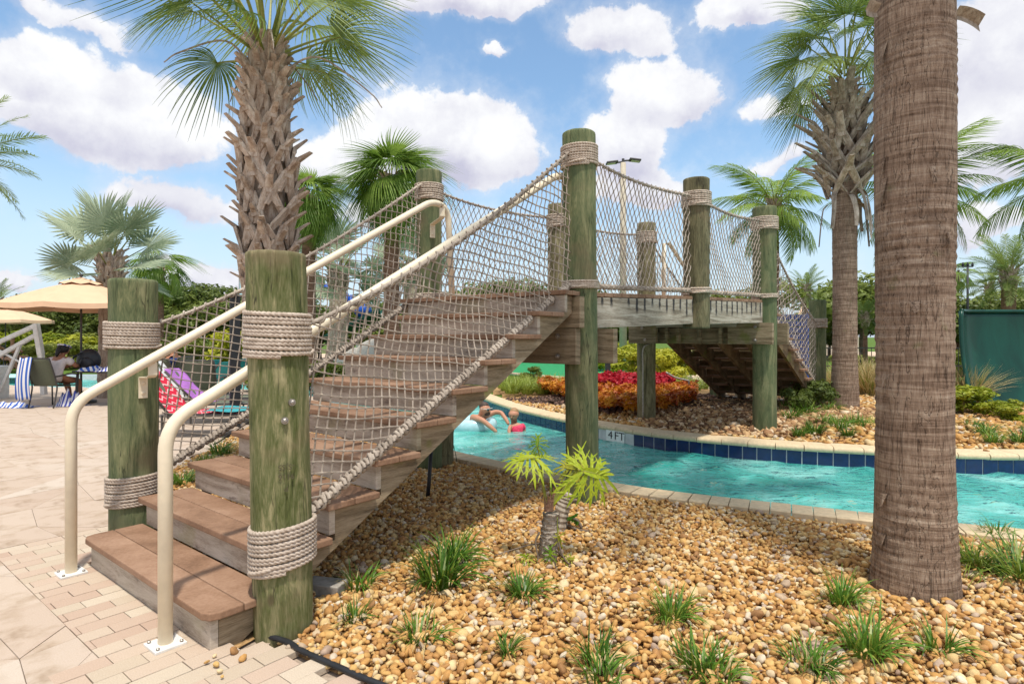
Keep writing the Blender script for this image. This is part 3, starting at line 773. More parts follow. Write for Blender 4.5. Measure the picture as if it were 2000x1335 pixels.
# ------------------------------------------------------------------ the bridge
bridge = thing('footbridge', 'timber stair and footbridge with log posts, rope netting and cream handrails over the water', 'bridge', (-1.108, 2.912, 0))
def bp(o): return keepw(o, bridge)
def sub(o, parent): o.parent = parent; o.matrix_parent_inverse = parent.matrix_world.inverted() if False else Matrix.Identity(4); return o
def post(x, y, r, z0, z1, mat, label=None, seed=0, lean=(0, 0)):
    rr = random.Random(seed); big = seed in (1, 2, 3, 5, 6); N, n = (90, 144) if big else (24, 32); gr = [(rr.uniform(-2.9, -.25), rr.uniform(z0, z1 - .3), rr.uniform(.25, .8), rr.uniform(.004, .011), rr.uniform(0, 6)) for _ in range(9 if big else 0)]; gr += [(g_[0] + .5, z1 - .35, .45, .012, g_[4]) for g_ in gr[:3]]; V = []; V0 = []
    ph = [rr.uniform(0, 6) for _ in range(6)]
    prof = [z0 + (z1 - .02 - z0) * i / N for i in range(N + 1)] + [z1 - .006, z1]
    rs = [1 + .012 * math.sin(i * 12 / N + ph[0]) for i in range(N + 1)] + [.985, .93]
    for z, q in zip(prof, rs):
        for k in range(n):
            a = 2 * math.pi * k / n
            w = r * q * (1 + .010 * math.sin(3 * a + ph[1] + z) + .007 * math.sin(7 * a + ph[2] + 2 * z) + .004 * math.sin(13 * a + ph[3]))
            for (ga, gz_, gl_, gd, gp) in gr:
                if gz_ < z < gz_ + gl_:
                    da = (a - ga - .05 * math.sin(z * 9 + gp) + math.pi) % (2 * math.pi) - math.pi
                    if abs(da) < .12: w -= gd * math.exp(-(da / .028) ** 2) * math.sin(math.pi * (z - gz_) / gl_)
            V.append((x + w * math.cos(a) + lean[0] * (z - z0), y + w * math.sin(a) + lean[1] * (z - z0), z))
    M = len(prof)
    F = [(i * n + k, i * n + (k + 1) % n, (i + 1) * n + (k + 1) % n, (i + 1) * n + k) for i in range(M - 1) for k in range(n)]
    F += [tuple(range(n))[::-1], tuple(range((M - 1) * n, M * n))]
    mb = MB(); mb.add(V, F); o = mb.build('post', mat, smooth=False)
    me = o.data; sm = [len(p.vertices) == 4 for p in me.polygons]; me.polygons.foreach_set('use_smooth', sm)
    bp(o)
    if label: o['label'] = label
    return o
def wrap(P, x, y, r, z0, z1, turns, rr, hi=True, tilt=0.0, tdir=0.0, seed=0):
    """one rope wound round the post in a tight coil, with a loose tail crossing back over it"""
    rd = random.Random(seed); R = r + rr * .92; step = .0055 if hi else .014; per = 2 * math.pi * R
    n = int(turns * per / step); pts = []
    for i in range(n + 1):
        t = i / n; a = 1.4 + 2 * math.pi * turns * t
        w = math.sin(a * 1.0 + 1) * .0016 + math.sin(a * .37 + seed) * .0026 + math.sin(a * 2.3 + seed) * .0007
        z = z1 + (z0 - z1) * t + tilt * math.cos(a - tdir) + w
        pts.append((x + R * math.cos(a), y + R * math.sin(a), z))
    mb = MB(); mb.tube(pts, rr * 1.08, 12 if hi else 6, lobes=3, twist=92 if hi else 60)
    # crossing tail
    q = []
    for i in range(60):
        t = i / 59; a = tdir + math.pi * 1.15 + t * 1.1
        q.append((x + (R + rr * 1.3 * math.sin(math.pi * t)) * math.cos(a), y + (R + rr * 1.3 * math.sin(math.pi * t)) * math.sin(a), z0 + .012 + (z1 - z0) * .12 * t + tilt * math.cos(a - tdir)))
    mb.tube(q, rr * .95, 9 if hi else 6, lobes=3, twist=92 if hi else 60)
    o = mb.build('rope_wrap', 'rope_tan', P, smooth=True); return o
def bolt(P, c, nrm, r=.02):
    nrm = Vector(nrm).normalized(); c = Vector(c)
    mb = MB(); mb.tube([c - nrm * .01, c + nrm * .006], r, 14); mb.tube([c + nrm * .006, c + nrm * .011, c + nrm * .016], [r * .75, r * .7, r * .35], 8)
    return mb.build('bolt', 'galv', P)
posts = {}
def addpost(key, x, y, r, z0, z1, mat, label, seed, lean=(0, 0)):
    posts[key] = (post(x, y, r, z0, z1, mat, label, seed, lean), x, y, r)
addpost('1', -1.108, 2.912, .138, -.05, 1.81, 'pile_wood', 'front post at the foot of the stair with two bolts', 1, (-.022, 0))
addpost('2', -2.585, 4.1, .147, -.05, 1.795, 'pile_wood_green', 'green stained post at the left foot of the stair', 2, (-.004, 0))
addpost('B', .613, 5.2, .142, -.05, 3.17, 'pile_wood_green', 'tall post at the head of the stair standing in gravel by the water', 3, (-.010, 0))
addpost('A', -.886, 6.40, .135, -.05, 3.17, 'pile_wood_green', None, 4)
addpost('C', 2.08, 6.76, .145, 1.50, 3.18, 'pile_wood_grey', 'short railing post hung on the side of the deck', 5)
addpost('D', 3.45, 8.18, .155, .05, 3.17, 'pile_wood_green', 'tall post on the far bank at the right end of the deck', 6, (0, 0))
addpost('E', 2.09, 9.32, .142, .05, 3.17, 'pile_wood_grey', None, 7)
addpost('F', .617, 8.02, .14, 1.50, 3.17, 'pile_wood_grey', None, 8)
addpost('G', 5.56, 10.9, .14, .1, 2.07, 'pile_wood_green', 'post at the foot of the far stair', 9)
addpost('H', 4.2, 12.3, .14, .1, 2.05, 'pile_wood_green', None, 10)
addpost('U', .08 - .86, 5.93 + .66, .14, -.05, 1.45, 'pile_wood_grey', None, 11)
P1 = posts['1'][0]
wrap(P1, -1.108 - .03, 2.912, .138, 1.315, 1.525, 10.6, .0102, True, .006, 2.6, 1)
wrap(P1, -1.108 - .006, 2.912, .138, .30, .515, 10.6, .0102, True, .022, .1, 2)
P2 = posts['2'][0]
wrap(P2, -2.60, 4.1, .147, 1.325, 1.51, 9.4, .0102, True, .004, 2.6, 3)
wrap(P2, -2.59, 4.1, .147, .275, .475, 9.8, .0102, True, .01, .1, 4)
PB = posts['B'][0]
wrap(PB, .613 - .03, 5.2, .142, 2.87, 3.05, 8.6, .011, True, .008, .3, 5)
wrap(PB, .613 - .02, 5.2, .142, 1.815, 1.885, 4.2, .011, True, .004, .3, 6)
for key, zz in (('A', (2.85, 3.03)), ('C', (2.86, 3.03)), ('D', (2.86, 3.03)), ('E', (2.86, 3.03)), ('F', (2.86, 3.03)), ('G', (1.57, 1.74)), ('H', (1.57, 1.74))):
    o, x, y, r = posts[key]; wrap(o, x, y, r, zz[0], zz[1], 8, .0115, False, .004, .5, ord(key))
for key, zz in (('A', (1.80, 1.87)), ('C', (1.885, 1.955)), ('D', (1.925, 1.99)), ('E', (1.925, 1.99)), ('F', (1.88, 1.95))):
    o, x, y, r = posts[key]; wrap(o, x, y, r, zz[0], zz[1], 3.4, .0115, False, .006, .5, ord(key) + 9)
def facebolt(P, px, py, cx, cy, r, z0=None):
    # bolt on the camera-facing side of a post, at the height and bearing read off the photograph
    D = cy; z = CH + (YH - py) * (D - r) / FPX; x = (px - 1000) / FPX * (D - r)
    u = (x - cx) / r; u = max(-.9, min(.9, u)); n = Vector((u, -math.sqrt(1 - u * u), 0))
    return Vector((cx, cy, z)) + n * r, n
for px, py in ((564, 787), (553, 822)):
    c, n = facebolt(P1, px, py, -1.108 - .022 * 1.0, 2.912, .138); bolt(P1, c, n, .0165)
for i, (s_, z_) in enumerate((('-S)S5', .80), ('9116', .755), ('P', .70))):
    me = textmesh(s_, .036, .0008); me.materials.clear(); me.materials.append(MATS['stamp_ink'])
    c, n = facebolt(P1, 556, 657.5 + (CH - z_) * FPX / 2.77, -1.108 - .022 * .75, 2.912, .1455)
    link(me, 'stamp', P1, mtx=Matrix.Translation(c) @ n.to_track_quat('Z', 'Y').to_matrix().to_4x4() @ Matrix.Rotation(math.pi, 4, 'Z'))

# steps
def board(name, quad, z0, z1, mat, bevel=.004, label=None):
    o = bp(MB().prism([tuple(Vector(q)[:2]) for q in quad], z0, z1).build(name, mat, bevel=bevel))
    if label: o['label'] = label
    return o
for n in range(1, 10):
    s0 = RUN * (n - 1); zt = RISE * n
    for k in range(2):
        a, b2 = s0 + k * .172, s0 + k * .172 + (.168 if k == 0 else .165)
        q = [S(a, 0), S(b2, 0), S(b2, SW), S(a, SW)]
        if n == 1 and k == 0:
            r = .06; q = [S(b2, 0)] + [S(b2, SW)] + [S(a + r * (1 - math.sin(t)), SW - r * (1 - math.cos(t))) for t in [i * math.pi / 12 for i in range(7)]] + [S(a + r * (1 - math.cos(t)), r * (1 - math.sin(t))) for t in [i * math.pi / 12 for i in range(7)]]
            q = [S(b2, 0), S(b2, SW), S(a + r, SW), S(a + r * .3, SW - r * .3), S(a, SW - r), S(a, r), S(a + r * .3, r * .3), S(a + r, 0)]
        if n == 1 and k == 1: q = [S(a, 0), S(b2, 0), S(b2, SW - .0), S(a, SW)]
        board('tread_board', q, zt - .036, zt, 'tread_brown', .006)
    ins = .045
    q = [S(s0 + .035, ins), S(s0 + .072, ins), S(s0 + .072, SW - ins), S(s0 + .035, SW - ins)]
    board('riser', q, (RISE * (n - 1) + .001 if n > 1 else -.03), zt - .037, 'riser_wood', .003)
q = [S(RUN * 9 + .035, -.0), S(RUN * 9 + .072, -.0), S(RUN * 9 + .072, SW + .2), S(RUN * 9 + .035, SW + .2)]
board('riser', q, RISE * 9 + .001, RISE * 10 - .037, 'riser_wood', .003)
def stringer(o, Sf, c, w, nst, run, rise, top_s, mat, throat=.30, name='stringer', zb=-.03, s_b=.075):
    P = [(s_b, zb), (s_b, rise - .037)]
    for n in range(1, nst):
        P += [(run * n + s_b, rise * n - .037), (run * n + s_b, rise * (n + 1) - .037)]
    P += [(top_s, rise * nst - .037)]
    low = lambda s: rise * (1 + s / run) - throat
    P += [(top_s, low(top_s))]
    sb = (zb + throat - rise) * run / rise
    P += [(max(sb, s_b + .02), zb)]
    # cut into quads under every step so the outline stays planar and clean
    A = [Sf(s, c, z) for s, z in P]; B_ = [Sf(s, c + w, z) for s, z in P]
    V3 = [Vector((s, z, 0)) for s, z in P]; T = geometry.tessellate_polygon([V3]); n = len(P)
    mb = MB(); mb.add(A + B_, [tuple(t) for t in T] + [tuple(i + n for i in t)[::-1] for t in T] + [(i, (i + 1) % n, n + (i + 1) % n, n + i) for i in range(n)])
    return bp(mb.build(name, mat))
for c in (.05, SW / 2 - .02, SW - .10): stringer(None, S, c, .045, 10, RUN, RISE, 2.98, 'beam_wood')
# side closing board of the lowest step
# deck
NE = [S(2.7675, -.0), Vector((.613, 5.2, 0)), Vector((2.08, 6.76, 0)), Vector((3.45, 8.18, 0)), Vector((3.62, 8.36, 0))]
FE = [S(2.7675, 1.95), Vector((-.886, 6.40, 0)), Vector((.617, 8.02, 0)), Vector((2.09, 9.32, 0)), Vector((2.26, 9.50, 0))]
DZ = [1.78, 1.79, 1.86, 1.905, 1.905]
inset = -.0
def lerp_line(L, t):
    i = min(int(t), len(L) - 2); return L[i] + (L[i + 1] - L[i]) * (t - i)
cuts = [0.0]; 
for i in range(4):
    Ls = ((NE[i + 1] - NE[i]).length + (FE[i + 1] - FE[i]).length) / 2; m = max(1, round(Ls / .146))
    cuts += [i + (k + 1) / m for k in range(m)]
dz = lambda t: DZ[min(int(t), 3)] + (DZ[min(int(t), 3) + 1] - DZ[min(int(t), 3)]) * (t - min(int(t), 3))
for t0, t1 in zip(cuts, cuts[1:]):
    a, b2 = lerp_line(NE, t0), lerp_line(NE, t1); c, d = lerp_line(FE, t1), lerp_line(FE, t0)
    v = (b2 - a).normalized(); g = v * .0035; out = (a - d).normalized() * .03
    A_, B_, C_, D_ = a + g + out, b2 - g + out, c - g - out, d + g - out
    z = (dz(t0) + dz(t1)) / 2
    board('deck_board', [A_, B_, C_, D_], z - .036, z, 'tread_brown', .003)
def rim(p, q, z0, z1, h=.27, w=.06, mat='fascia_wood', name='rim_beam'):
    p, q = Vector(p), Vector(q); P = Vector((p.x, p.y, z0 - h / 2)); Q = Vector((q.x, q.y, z1 - h / 2))
    return bp(MB().beam(P, Q, w, h).build(name, mat, bevel=.004))
for L in (NE, FE):
    for i in (1, 2): 
        d = (L[i + 1] - L[i]).normalized() * .13
        rim(L[i] + d, L[i + 1] - d, DZ[i] - .04, DZ[i + 1] - .04)
    d = (L[4] - L[3]).normalized(); rim(L[3] + d * .15, L[4] + d * .01, DZ[3] - .04, DZ[3] - .04)
for f in (.25, .5, .75):
    for i in (0, 1, 2):
        p = NE[i].lerp(FE[i], f); q = NE[i + 1].lerp(FE[i + 1], f); d = (q - p).normalized()
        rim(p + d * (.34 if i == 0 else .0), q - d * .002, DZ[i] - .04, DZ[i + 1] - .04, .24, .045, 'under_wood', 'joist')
def S3(s, c, z): return S(s, c, z)
# header beams at the head of the stair
bp(MB().beam(S3(3.03, .02, 1.325), S3(3.03, 2.15, 1.325), .075, .30).build('header_beam', 'beam_wood', bevel=.004))
bp(MB().beam(S3(3.03, -.02, 1.61), S3(3.03, 2.15, 1.61), .075, .262).build('header_beam', 'beam_wood', bevel=.004))
bp(MB().beam(S3(3.41, -.12, 1.325), S3(3.41, 2.2, 1.325), .075, .30).build('header_beam', 'beam_wood', bevel=.004))
for c_, z_ in ((.20, 1.41), (.20, 1.24), (.10, 1.585), (.45, 1.30)): 
    bolt(bridge, (0, 0, 0), (1, 0, 0)).location = (0, 0, 0) if False else (0, 0, 0)
for o in [o for o in bridge.children if o.name.startswith('bolt')]: bpy.data.objects.remove(o)
for c_, z_ in ((.20, 1.41), (.20, 1.24), (.10, 1.60)):
    p = S3(3.03 - .0385, c_, z_); n = Vector((-A2.x, -A2.y, 0)); mb = MB(); mb.tube([p - n * .01, p + n * .006], .022, 14); mb.tube([p + n * .006, p + n * .014, p + n * .018], [.017, .016, .008], 8)
    bp(mb.build('bolt', 'galv'))
# cross beam on the far bank
u = (FE[3] - NE[3]).normalized(); v = Vector((u.y, -u.x, 0)); v = v if v.y < 0 else -v      # v points back towards the stair
Pn, Pf = NE[3], FE[3]
def cb(f0, f1, off, z0, z1, w, mat='beam_wood', name='cross_beam'):
    p = Pn + u * f0 + v * off; q = Pn + u * f1 + v * off
    return bp(MB().beam((p.x, p.y, (z0 + z1) / 2), (q.x, q.y, (z0 + z1) / 2), w, z1 - z0).build(name, mat, bevel=.004))
Lc = (Pf - Pn).length
cb(-.17, .42, .20, 1.305, 1.59, .07); cb(Lc - .28, Lc + .18, .20, 1.305, 1.585, .07)
cb(.423, Lc - .283, .10, 1.31, 1.53, .05)
for f0 in (.52, .83, 1.15, 1.33): cb(f0, f0 + .045, .16, 1.312, 1.535, .07, 'beam_wood', 'cleat')
cb(.30, 1.48, .235, 1.545, 1.60, .06, 'fascia_wood', 'ledger'); 
cb(-.25, Lc + .2, -.20, 1.30, 1.59, .07)
for f0, z_ in ((.05, 1.54), (.05, 1.36), (Lc - .05, 1.54), (Lc - .1, 1.36)):
    p = Pn + u * f0 + v * .236; p.z = z_; mb = MB(); mb.tube([p - v * .01, p + v * .008], .022, 12); mb.tube([p + v * .008, p + v * .018], [.015, .008], 8); bp(mb.build('bolt', 'galv'))
# far stair, going down to the right
T0 = NE[4]; g_ = Vector((5.56, 10.9, 0)); ad = (g_ - Vector((3.45, 8.18, 0))).normalized(); cd = Vector((-ad.y, ad.x, 0))
RUN2, RISE2, N2 = .345, .171, 10
def S2(s, c, z): p = T0 + ad * s + cd * c; return Vector((p.x, p.y, z))
W2 = 1.72
for n in range(1, N2):
    s0 = RUN2 * (n - 1); zt = 1.905 - RISE2 * n
    for k in range(2):
        a, b2 = s0 + k * .18, s0 + k * .18 + .165
        board('tread_board', [S2(a, -.05, 0), S2(b2, -.05, 0), S2(b2, W2 + .05, 0), S2(a, W2 + .05, 0)], zt - .036, zt, 'tread_brown', .003)
for n in range(1, N2):
    s0 = RUN2 * (n - 1) + .012; zt = 1.905 - RISE2 * (n - 1)
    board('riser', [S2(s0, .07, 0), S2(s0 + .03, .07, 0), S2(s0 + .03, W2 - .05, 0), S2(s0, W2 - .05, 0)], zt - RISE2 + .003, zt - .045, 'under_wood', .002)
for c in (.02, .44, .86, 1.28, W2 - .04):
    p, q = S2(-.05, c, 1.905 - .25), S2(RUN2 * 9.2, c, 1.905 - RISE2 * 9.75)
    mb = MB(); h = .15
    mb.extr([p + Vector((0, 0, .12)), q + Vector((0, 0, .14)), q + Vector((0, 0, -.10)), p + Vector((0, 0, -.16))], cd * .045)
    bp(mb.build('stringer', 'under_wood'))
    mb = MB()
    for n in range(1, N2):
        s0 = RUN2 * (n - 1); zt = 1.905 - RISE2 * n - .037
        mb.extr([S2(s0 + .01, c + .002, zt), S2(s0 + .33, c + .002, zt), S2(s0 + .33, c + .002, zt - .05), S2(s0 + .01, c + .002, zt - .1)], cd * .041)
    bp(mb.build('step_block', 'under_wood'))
bp(MB().beam(S2(3.2, -.1, .17), S2(3.2, W2 + .1, .17), .12, .12).build('sill', 'concrete', bevel=.004))
bp(MB().beam(S2(2.2, -.1, .20), S2(2.2, W2 + .1, .20), .05, .10).build('sill', 'under_wood', bevel=.004))

# handrails: one bent pipe each, foot plate, brackets
def pipe(name, ctrl, rad, r, label):
    """straight runs joined by smooth bends"""
    P = [Vector(p) for p in ctrl]; out = [P[0]]
    for i in range(1, len(P) - 1):
        a = (P[i - 1] - P[i]).normalized(); b_ = (P[i + 1] - P[i]).normalized(); R0 = rad
        p0, p1 = P[i] + a * R0, P[i] + b_ * R0
        for k in range(9):
            t = k / 8; out.append(p0 * (1 - t) ** 2 + P[i] * 2 * t * (1 - t) + p1 * t * t)
    out.append(P[-1])
    o = MB().tube(out, r, 18).build(name, 'cream_paint', smooth=True); bp(o); o['label'] = label; return o
def zr(z): return Vector((0, 0, z))
cR, cL = .257, 1.580
rr = pipe('handrail', [S(-.07, cR, .0), S(-.07, cR, 1.005), S(3.08, cR, 2.81), S(3.36, cR - .02, 2.81), S(3.40, cR - .02, 1.80)], .13, .031, 'cream handrail on the right, its lower half seen through the net')
rl = pipe('handrail', [S(-.083, cL, .0), S(-.083, cL, 1.005), S(2.86, cL, 2.735), S(3.08, cL + .02, 2.69), S(3.14, cL + .02, 1.79)], .13, .031, 'cream handrail on the left running up past the green post')
for (c_, s_, rail) in ((cR, -.07, rr), (cL, -.083, rl)):
    p = S(s_, c_, .005); R = Matrix.Rotation(TH, 3, 'Z')
    MB().box(p, (.135, .135, .012), rot=R).build('foot_plate', 'white_paint', rail, bevel=.002)
    for dx in (-.05, .05):
        for dy in (-.05, .05):
            q = p + R @ Vector((dx, dy, .008)); MB().lathe([(.008, 0), (.008, .006), (.004, .009)], 8, q).build('bolt', 'galv', rail)
def bracket(railp, postp, r, rail):
    """flat bar bent into a hook under the rail, with its plate flat on the post"""
    a = Vector(railp); d = Vector((postp[0] - a.x, postp[1] - a.y, 0)); L = d.length; d.normalize(); side = Vector((-d.y, d.x, 0))
    wall = a + d * (L - r - .004)
    w = .055; mb = MB()
    prof = [(0, -.03), (.004, -.075), (.02, -.105), (.05, -.125), (.09, -.125), (L - r - .03, -.115), (L - r - .006, -.13), (L - r - .006, -.26)]
    prof = [(0, -.025), (.0, -.11), (.03, -.125), (L - r - .006, -.13), (L - r - .006, -.27)]
    for (x0, z0), (x1, z1) in zip(prof, prof[1:]):
        p0 = a + d * x0 + zr(z0); p1 = a + d * x1 + zr(z1); dd = (p1 - p0); nn = side.cross(dd).normalized() * .004
        mb.extr([p0 - side * w / 2 - nn, p1 - side * w / 2 - nn, p1 - side * w / 2 + nn, p0 - side * w / 2 + nn], side * w)
    b_ = mb.build('bracket', 'cream_paint', rail, bevel=.002); 
    for zz in (-.17, -.235):
        c = wall + zr(zz) + d * -.002; q = MB(); q.tube([c, c - d * .008, c - d * .012], [.012, .012, .006], 10); q.build('bolt', 'cream_paint', rail)
sl = lambda s, c, s0, z0, s1, z1: S(s, c, z0 + (s - s0) / (s1 - s0) * (z1 - z0))
bracket(S(.36, cL, 1.005 + (.36 + .083) / 2.943 * 1.73), (-2.585, 4.1), .147, rl)
bracket(S(.42, cR, 1.005 + (.49) / 3.15 * 1.805), (-1.12, 2.912), .138, rr)
bracket(S(2.98, cL, 2.71), (-.886, 6.40), .135, rl)
bracket(S(3.15, cR, 2.81), (.58, 5.2), .142, rr)

# rope and netting
def ropeline(name, P, r, hi, wind=True, label=None, mat='net_rope', knots=0):
    pts = catmull(P, 24); L = sum((pts[i + 1] - pts[i]).length for i in range(len(pts) - 1)); st = .009 if hi else .02
    # even spacing
    out = [pts[0]]; acc = 0
    for p in pts[1:]:
        while (p - out[-1]).length > st: out.append(out[-1] + (p - out[-1]).normalized() * st)
    mb = MB(); mb.tube(out, r, 8 if hi else 5, lobes=3, twist=70 if hi else 45)
    if wind:     # the lashing that ties the net to the rope
        q = []; d = 0
        pitch = .085
        for i, p in enumerate(out):
            t = (out[min(i + 1, len(out) - 1)] - out[max(0, i - 1)]).normalized(); s = t.cross(Vector((0, 0, 1))).normalized(); w = s.cross(t)
            a = 2 * math.pi * i * st / pitch; R = r * 1.25 + r * .5 * (math.sin(a * .5) ** 2)
            q.append(p + (s * math.cos(a) + w * math.sin(a)) * R)
        mb.tube(q, r * .55, 6 if hi else 4, lobes=3, twist=120)
    if knots:
        for i in range(3, len(out) - 2, max(2, int(knots / st))):
            p = out[i]; t = (out[i + 1] - out[i - 1]).normalized()
            for k in range(2):
                o_ = p + t * (k - .5) * r * 1.5; s = t.cross(Vector((.2, .3, 1))).normalized(); w = s.cross(t)
                mb.tube([o_ + (s * math.cos(a) + w * math.sin(a)) * r * 1.25 + t * math.sin(a) * r * .5 for a in [j * 2 * math.pi / 8 for j in range(9)]], r * .62, 5, False)
    o = bp(mb.build(name, mat, smooth=True))
    if label: o['label'] = label
    return o
def net(fun, L, H, fams, r, label, sides=4, knot=1.9, seg=.05, sp=None):
    """fun(s, v) -> point; fams: [(slope, spacing)], slope = ds per metre of height"""
    mb = MB(); rd = random.Random(int(L * 100)); 
    for (a, d) in fams:
        k = math.floor(min(0, -a * H) / d) - 1
        while k * d < L + abs(a) * H + d:
            s0 = k * d; k += 1
            run = []
            n = max(4, int(H * math.sqrt(1 + a * a) / seg))
            for i in range(n + 1):
                h = H * i / n; s = s0 + a * h
                if 0 <= s <= L:
                    p = fun(s, i / n); run.append(p)
                else:
                    if len(run) > 1: mb.tube(run, r, sides, False)
                    run = []
            if len(run) > 1: mb.tube(run, r, sides, False)
    # knots where the two families cross
    (a1, d1), (a2, d2) = fams
    kmax = int((L + (abs(a1) + abs(a2)) * H) / min(d1, d2)) + 3
    K1 = range(-kmax, kmax + 1)
    OV = [(1, 0, 0), (-1, 0, 0), (0, 1, 0), (0, -1, 0), (0, 0, 1), (0, 0, -1)]; OF = [(0, 2, 4), (2, 1, 4), (1, 3, 4), (3, 0, 4), (2, 0, 5), (1, 2, 5), (3, 1, 5), (0, 3, 5)]
    for i in K1:
        for j in K1:
            h = (i * d1 - j * d2) / (a2 - a1)
            if not (0 <= h <= H): continue
            s = i * d1 + a1 * h
            if not (0 <= s <= L): continue
            p = fun(s, h / H); q = r * knot; mb.add([p + Vector(o) * q for o in OV], OF)
    o = bp(mb.build('net', 'net_rope')); o['label'] = label; return o
def linef(p0, p1, z0a, z1a, z0b, z1b, sag_t=.0, sag_b=.0, bulge=.0, nrm=None, wob=.006):
    """net strung between a top line (z0a->z1a) and a bottom line (z0b->z1b) over plan points p0->p1"""
    p0, p1 = Vector(p0[:2]), Vector(p1[:2]); L = (p1 - p0).length; n = Vector((-(p1 - p0).y, (p1 - p0).x)).normalized()
    def f(s, v):
        t = s / L; q = p0.lerp(p1, t)
        zt = z0a + (z1a - z0a) * t - sag_t * 4 * t * (1 - t) * (1.25 - .5 * t); zb = z0b + (z1b - z0b) * t - sag_b * 4 * t * (1 - t)
        b_ = bulge * math.sin(math.pi * v) * math.sin(math.pi * t) + wob * math.sin(9 * s + 5 * v) + wob * math.sin(23 * s * v + 2)
        return Vector((q.x + n.x * b_, q.y + n.y * b_, zb + (zt - zb) * v + wob * math.sin(13 * s + 4 * v)))
    return f, L
def side_rope(p0, p1, z0, z1, sag, r, hi, label, skew=True, **kw):
    p0, p1 = Vector(p0[:2]), Vector(p1[:2]); P = []
    for i in range(13):
        t = i / 12; q = p0.lerp(p1, t); P.append((q.x, q.y, z0 + (z1 - z0) * t - sag * 4 * t * (1 - t) * ((1.25 - .5 * t) if skew else 1)))
    return ropeline('rope', P, r, hi, label=label, **kw)
# right side of the stair
pA, pB = Vector((-1.02, 3.02)), Vector((.50, 5.11))
f_, L_ = linef(pA, pB, 1.47, 2.99, .53, 1.87, .10, .0, .07)
net(f_, L_, 1.05, [(.12, .066), (-1.42, .094)], .0052, 'rope net on the right side of the stair')
side_rope(pA, pB, 1.47, 2.99, .10, .0125, True, 'top rope of the net on the right side of the stair')
side_rope(pA, pB, .52, 1.86, .0, .019, True, 'knotted bottom rope along the right ends of the treads', skew=False, knots=.075)
# left side of the stair
pA, pB = Vector((-2.50, 4.24)), Vector((-.95, 6.26))
f_, L_ = linef(pA, pB, 1.50, 3.0, .47, 1.86, .10, .03, -.05)
net(f_, L_, 1.1, [(.12, .072), (-1.42, .10)], .0052, 'rope net on the left side of the stair')
side_rope(pA, pB, 1.50, 3.0, .10, .0125, True, 'top rope of the net on the left side of the stair')
side_rope(pA, pB, .46, 1.85, .03, .019, True, 'knotted bottom rope on the left side of the stair', skew=False, knots=.08)
# deck sides
def deck_net(a, b_, za, zb, la):
    pa, pb = Vector(a[:2]), Vector(b_[:2]); d = (pb - pa).normalized() * .12
    f_, L_ = linef(pa + d, pb - d, 2.98, 2.98, za + .07, zb + .07, .06, .0, .05)
    net(f_, L_, 1.1, [(.60, .078), (-.60, .078)], .0050, la)
    side_rope(pa + d, pb - d, 2.98, 2.98, .06, .0125, False, None)
    side_rope(pa + d, pb - d, za + .06, zb + .06, .0, .015, False, None, skew=False, knots=.08)
    for p, z0 in ((pa + d, za), (pb - d, zb)):
        ropeline('rope', [(p.x, p.y, z0 + .06), (p.x + .01, p.y, z0 + .5), (p.x - .01, p.y + .01, 2.5), (p.x, p.y, 2.98)], .011, False, knots=.09)
deck_net(NE[1], NE[2], 1.79, 1.86, 'net between the tall stair post and the middle post of the deck')
deck_net(NE[2], NE[3], 1.86, 1.905, 'net between the middle post and the right end post of the deck')
deck_net(FE[1], FE[2], 1.79, 1.86, 'net on the far side of the deck next to the stair')
deck_net(FE[2], FE[3], 1.86, 1.905, 'net on the far side of the deck towards the right end')
# far stair sides
for (p, q, la) in (((3.5, 8.33), (5.5, 10.82), 'net going down the near side of the far stair'), ((2.15, 9.45), (4.15, 12.2), 'net going down the far side of the far stair')):
    f_, L_ = linef(p, q, 2.98, 1.65, 1.95, .55, .12, .05, .05)
    net(f_, L_, 1.0, [(-.12, .10), (1.3, .14)], .0048, la, 4)
    side_rope(p, q, 2.98, 1.65, .12, .013, False, None, skew=False); side_rope(p, q, 1.95, .55, .05, .015, False, None, skew=False, knots=.1)
# cream rails of the far stair
o = bp(MB().tube([S2(-.2, 1.5, 1.9), S2(-.2, 1.5, 2.82), S2(0, 1.5, 2.85), S2(3.2, 1.5, 1.25), S2(3.3, 1.5, .2)], .03, 10).build('handrail', 'cream_paint', smooth=True)); o['label'] = 'cream handrail of the far stair'
# conduit on the bank post, black pipe stub under the stair
bx, by = 2.09, 9.32
bp(MB().tube(catmull([(bx + .12, by - .02, 1.31), (bx - .02, by - .18, 1.29), (bx - .09, by - .165, 1.2), (bx - .09, by - .165, .9), (bx - .09, by - .165, .1)], 6), .011, 8).build('conduit', 'galv', smooth=True))
st = gnd(835, 968, 0); 
tag(MB().tube([(st.x, st.y, -.02), (st.x + .012, st.y + .01, .12), (st.x + .03, st.y + .02, .42)], .017, 10).build('pipe_stub', 'black_plastic', smooth=True), 'thin black pipe rising from the gravel under the stair', 'pipe')
ft = gnd(632, 1158, 0)
tag(MB().box((ft.x, ft.y + .03, .01), (.22, .12, .09), rz=-.25).build('concrete_block', 'concrete', bevel=.006), 'small grey concrete block half buried beside the front post', 'block')
w = [gnd(893, 905, 0) + Vector(v) for v in ((0, 0, 0), (-.02, 0, .12), (-.05, 0, .26), (-.03, .02, .42))]
tag(MB().tube(catmull(w, 6), .004, 5).build('green_wire', 'wire_green'), 'thin green wire standing up from the gravel near the water', 'wire')
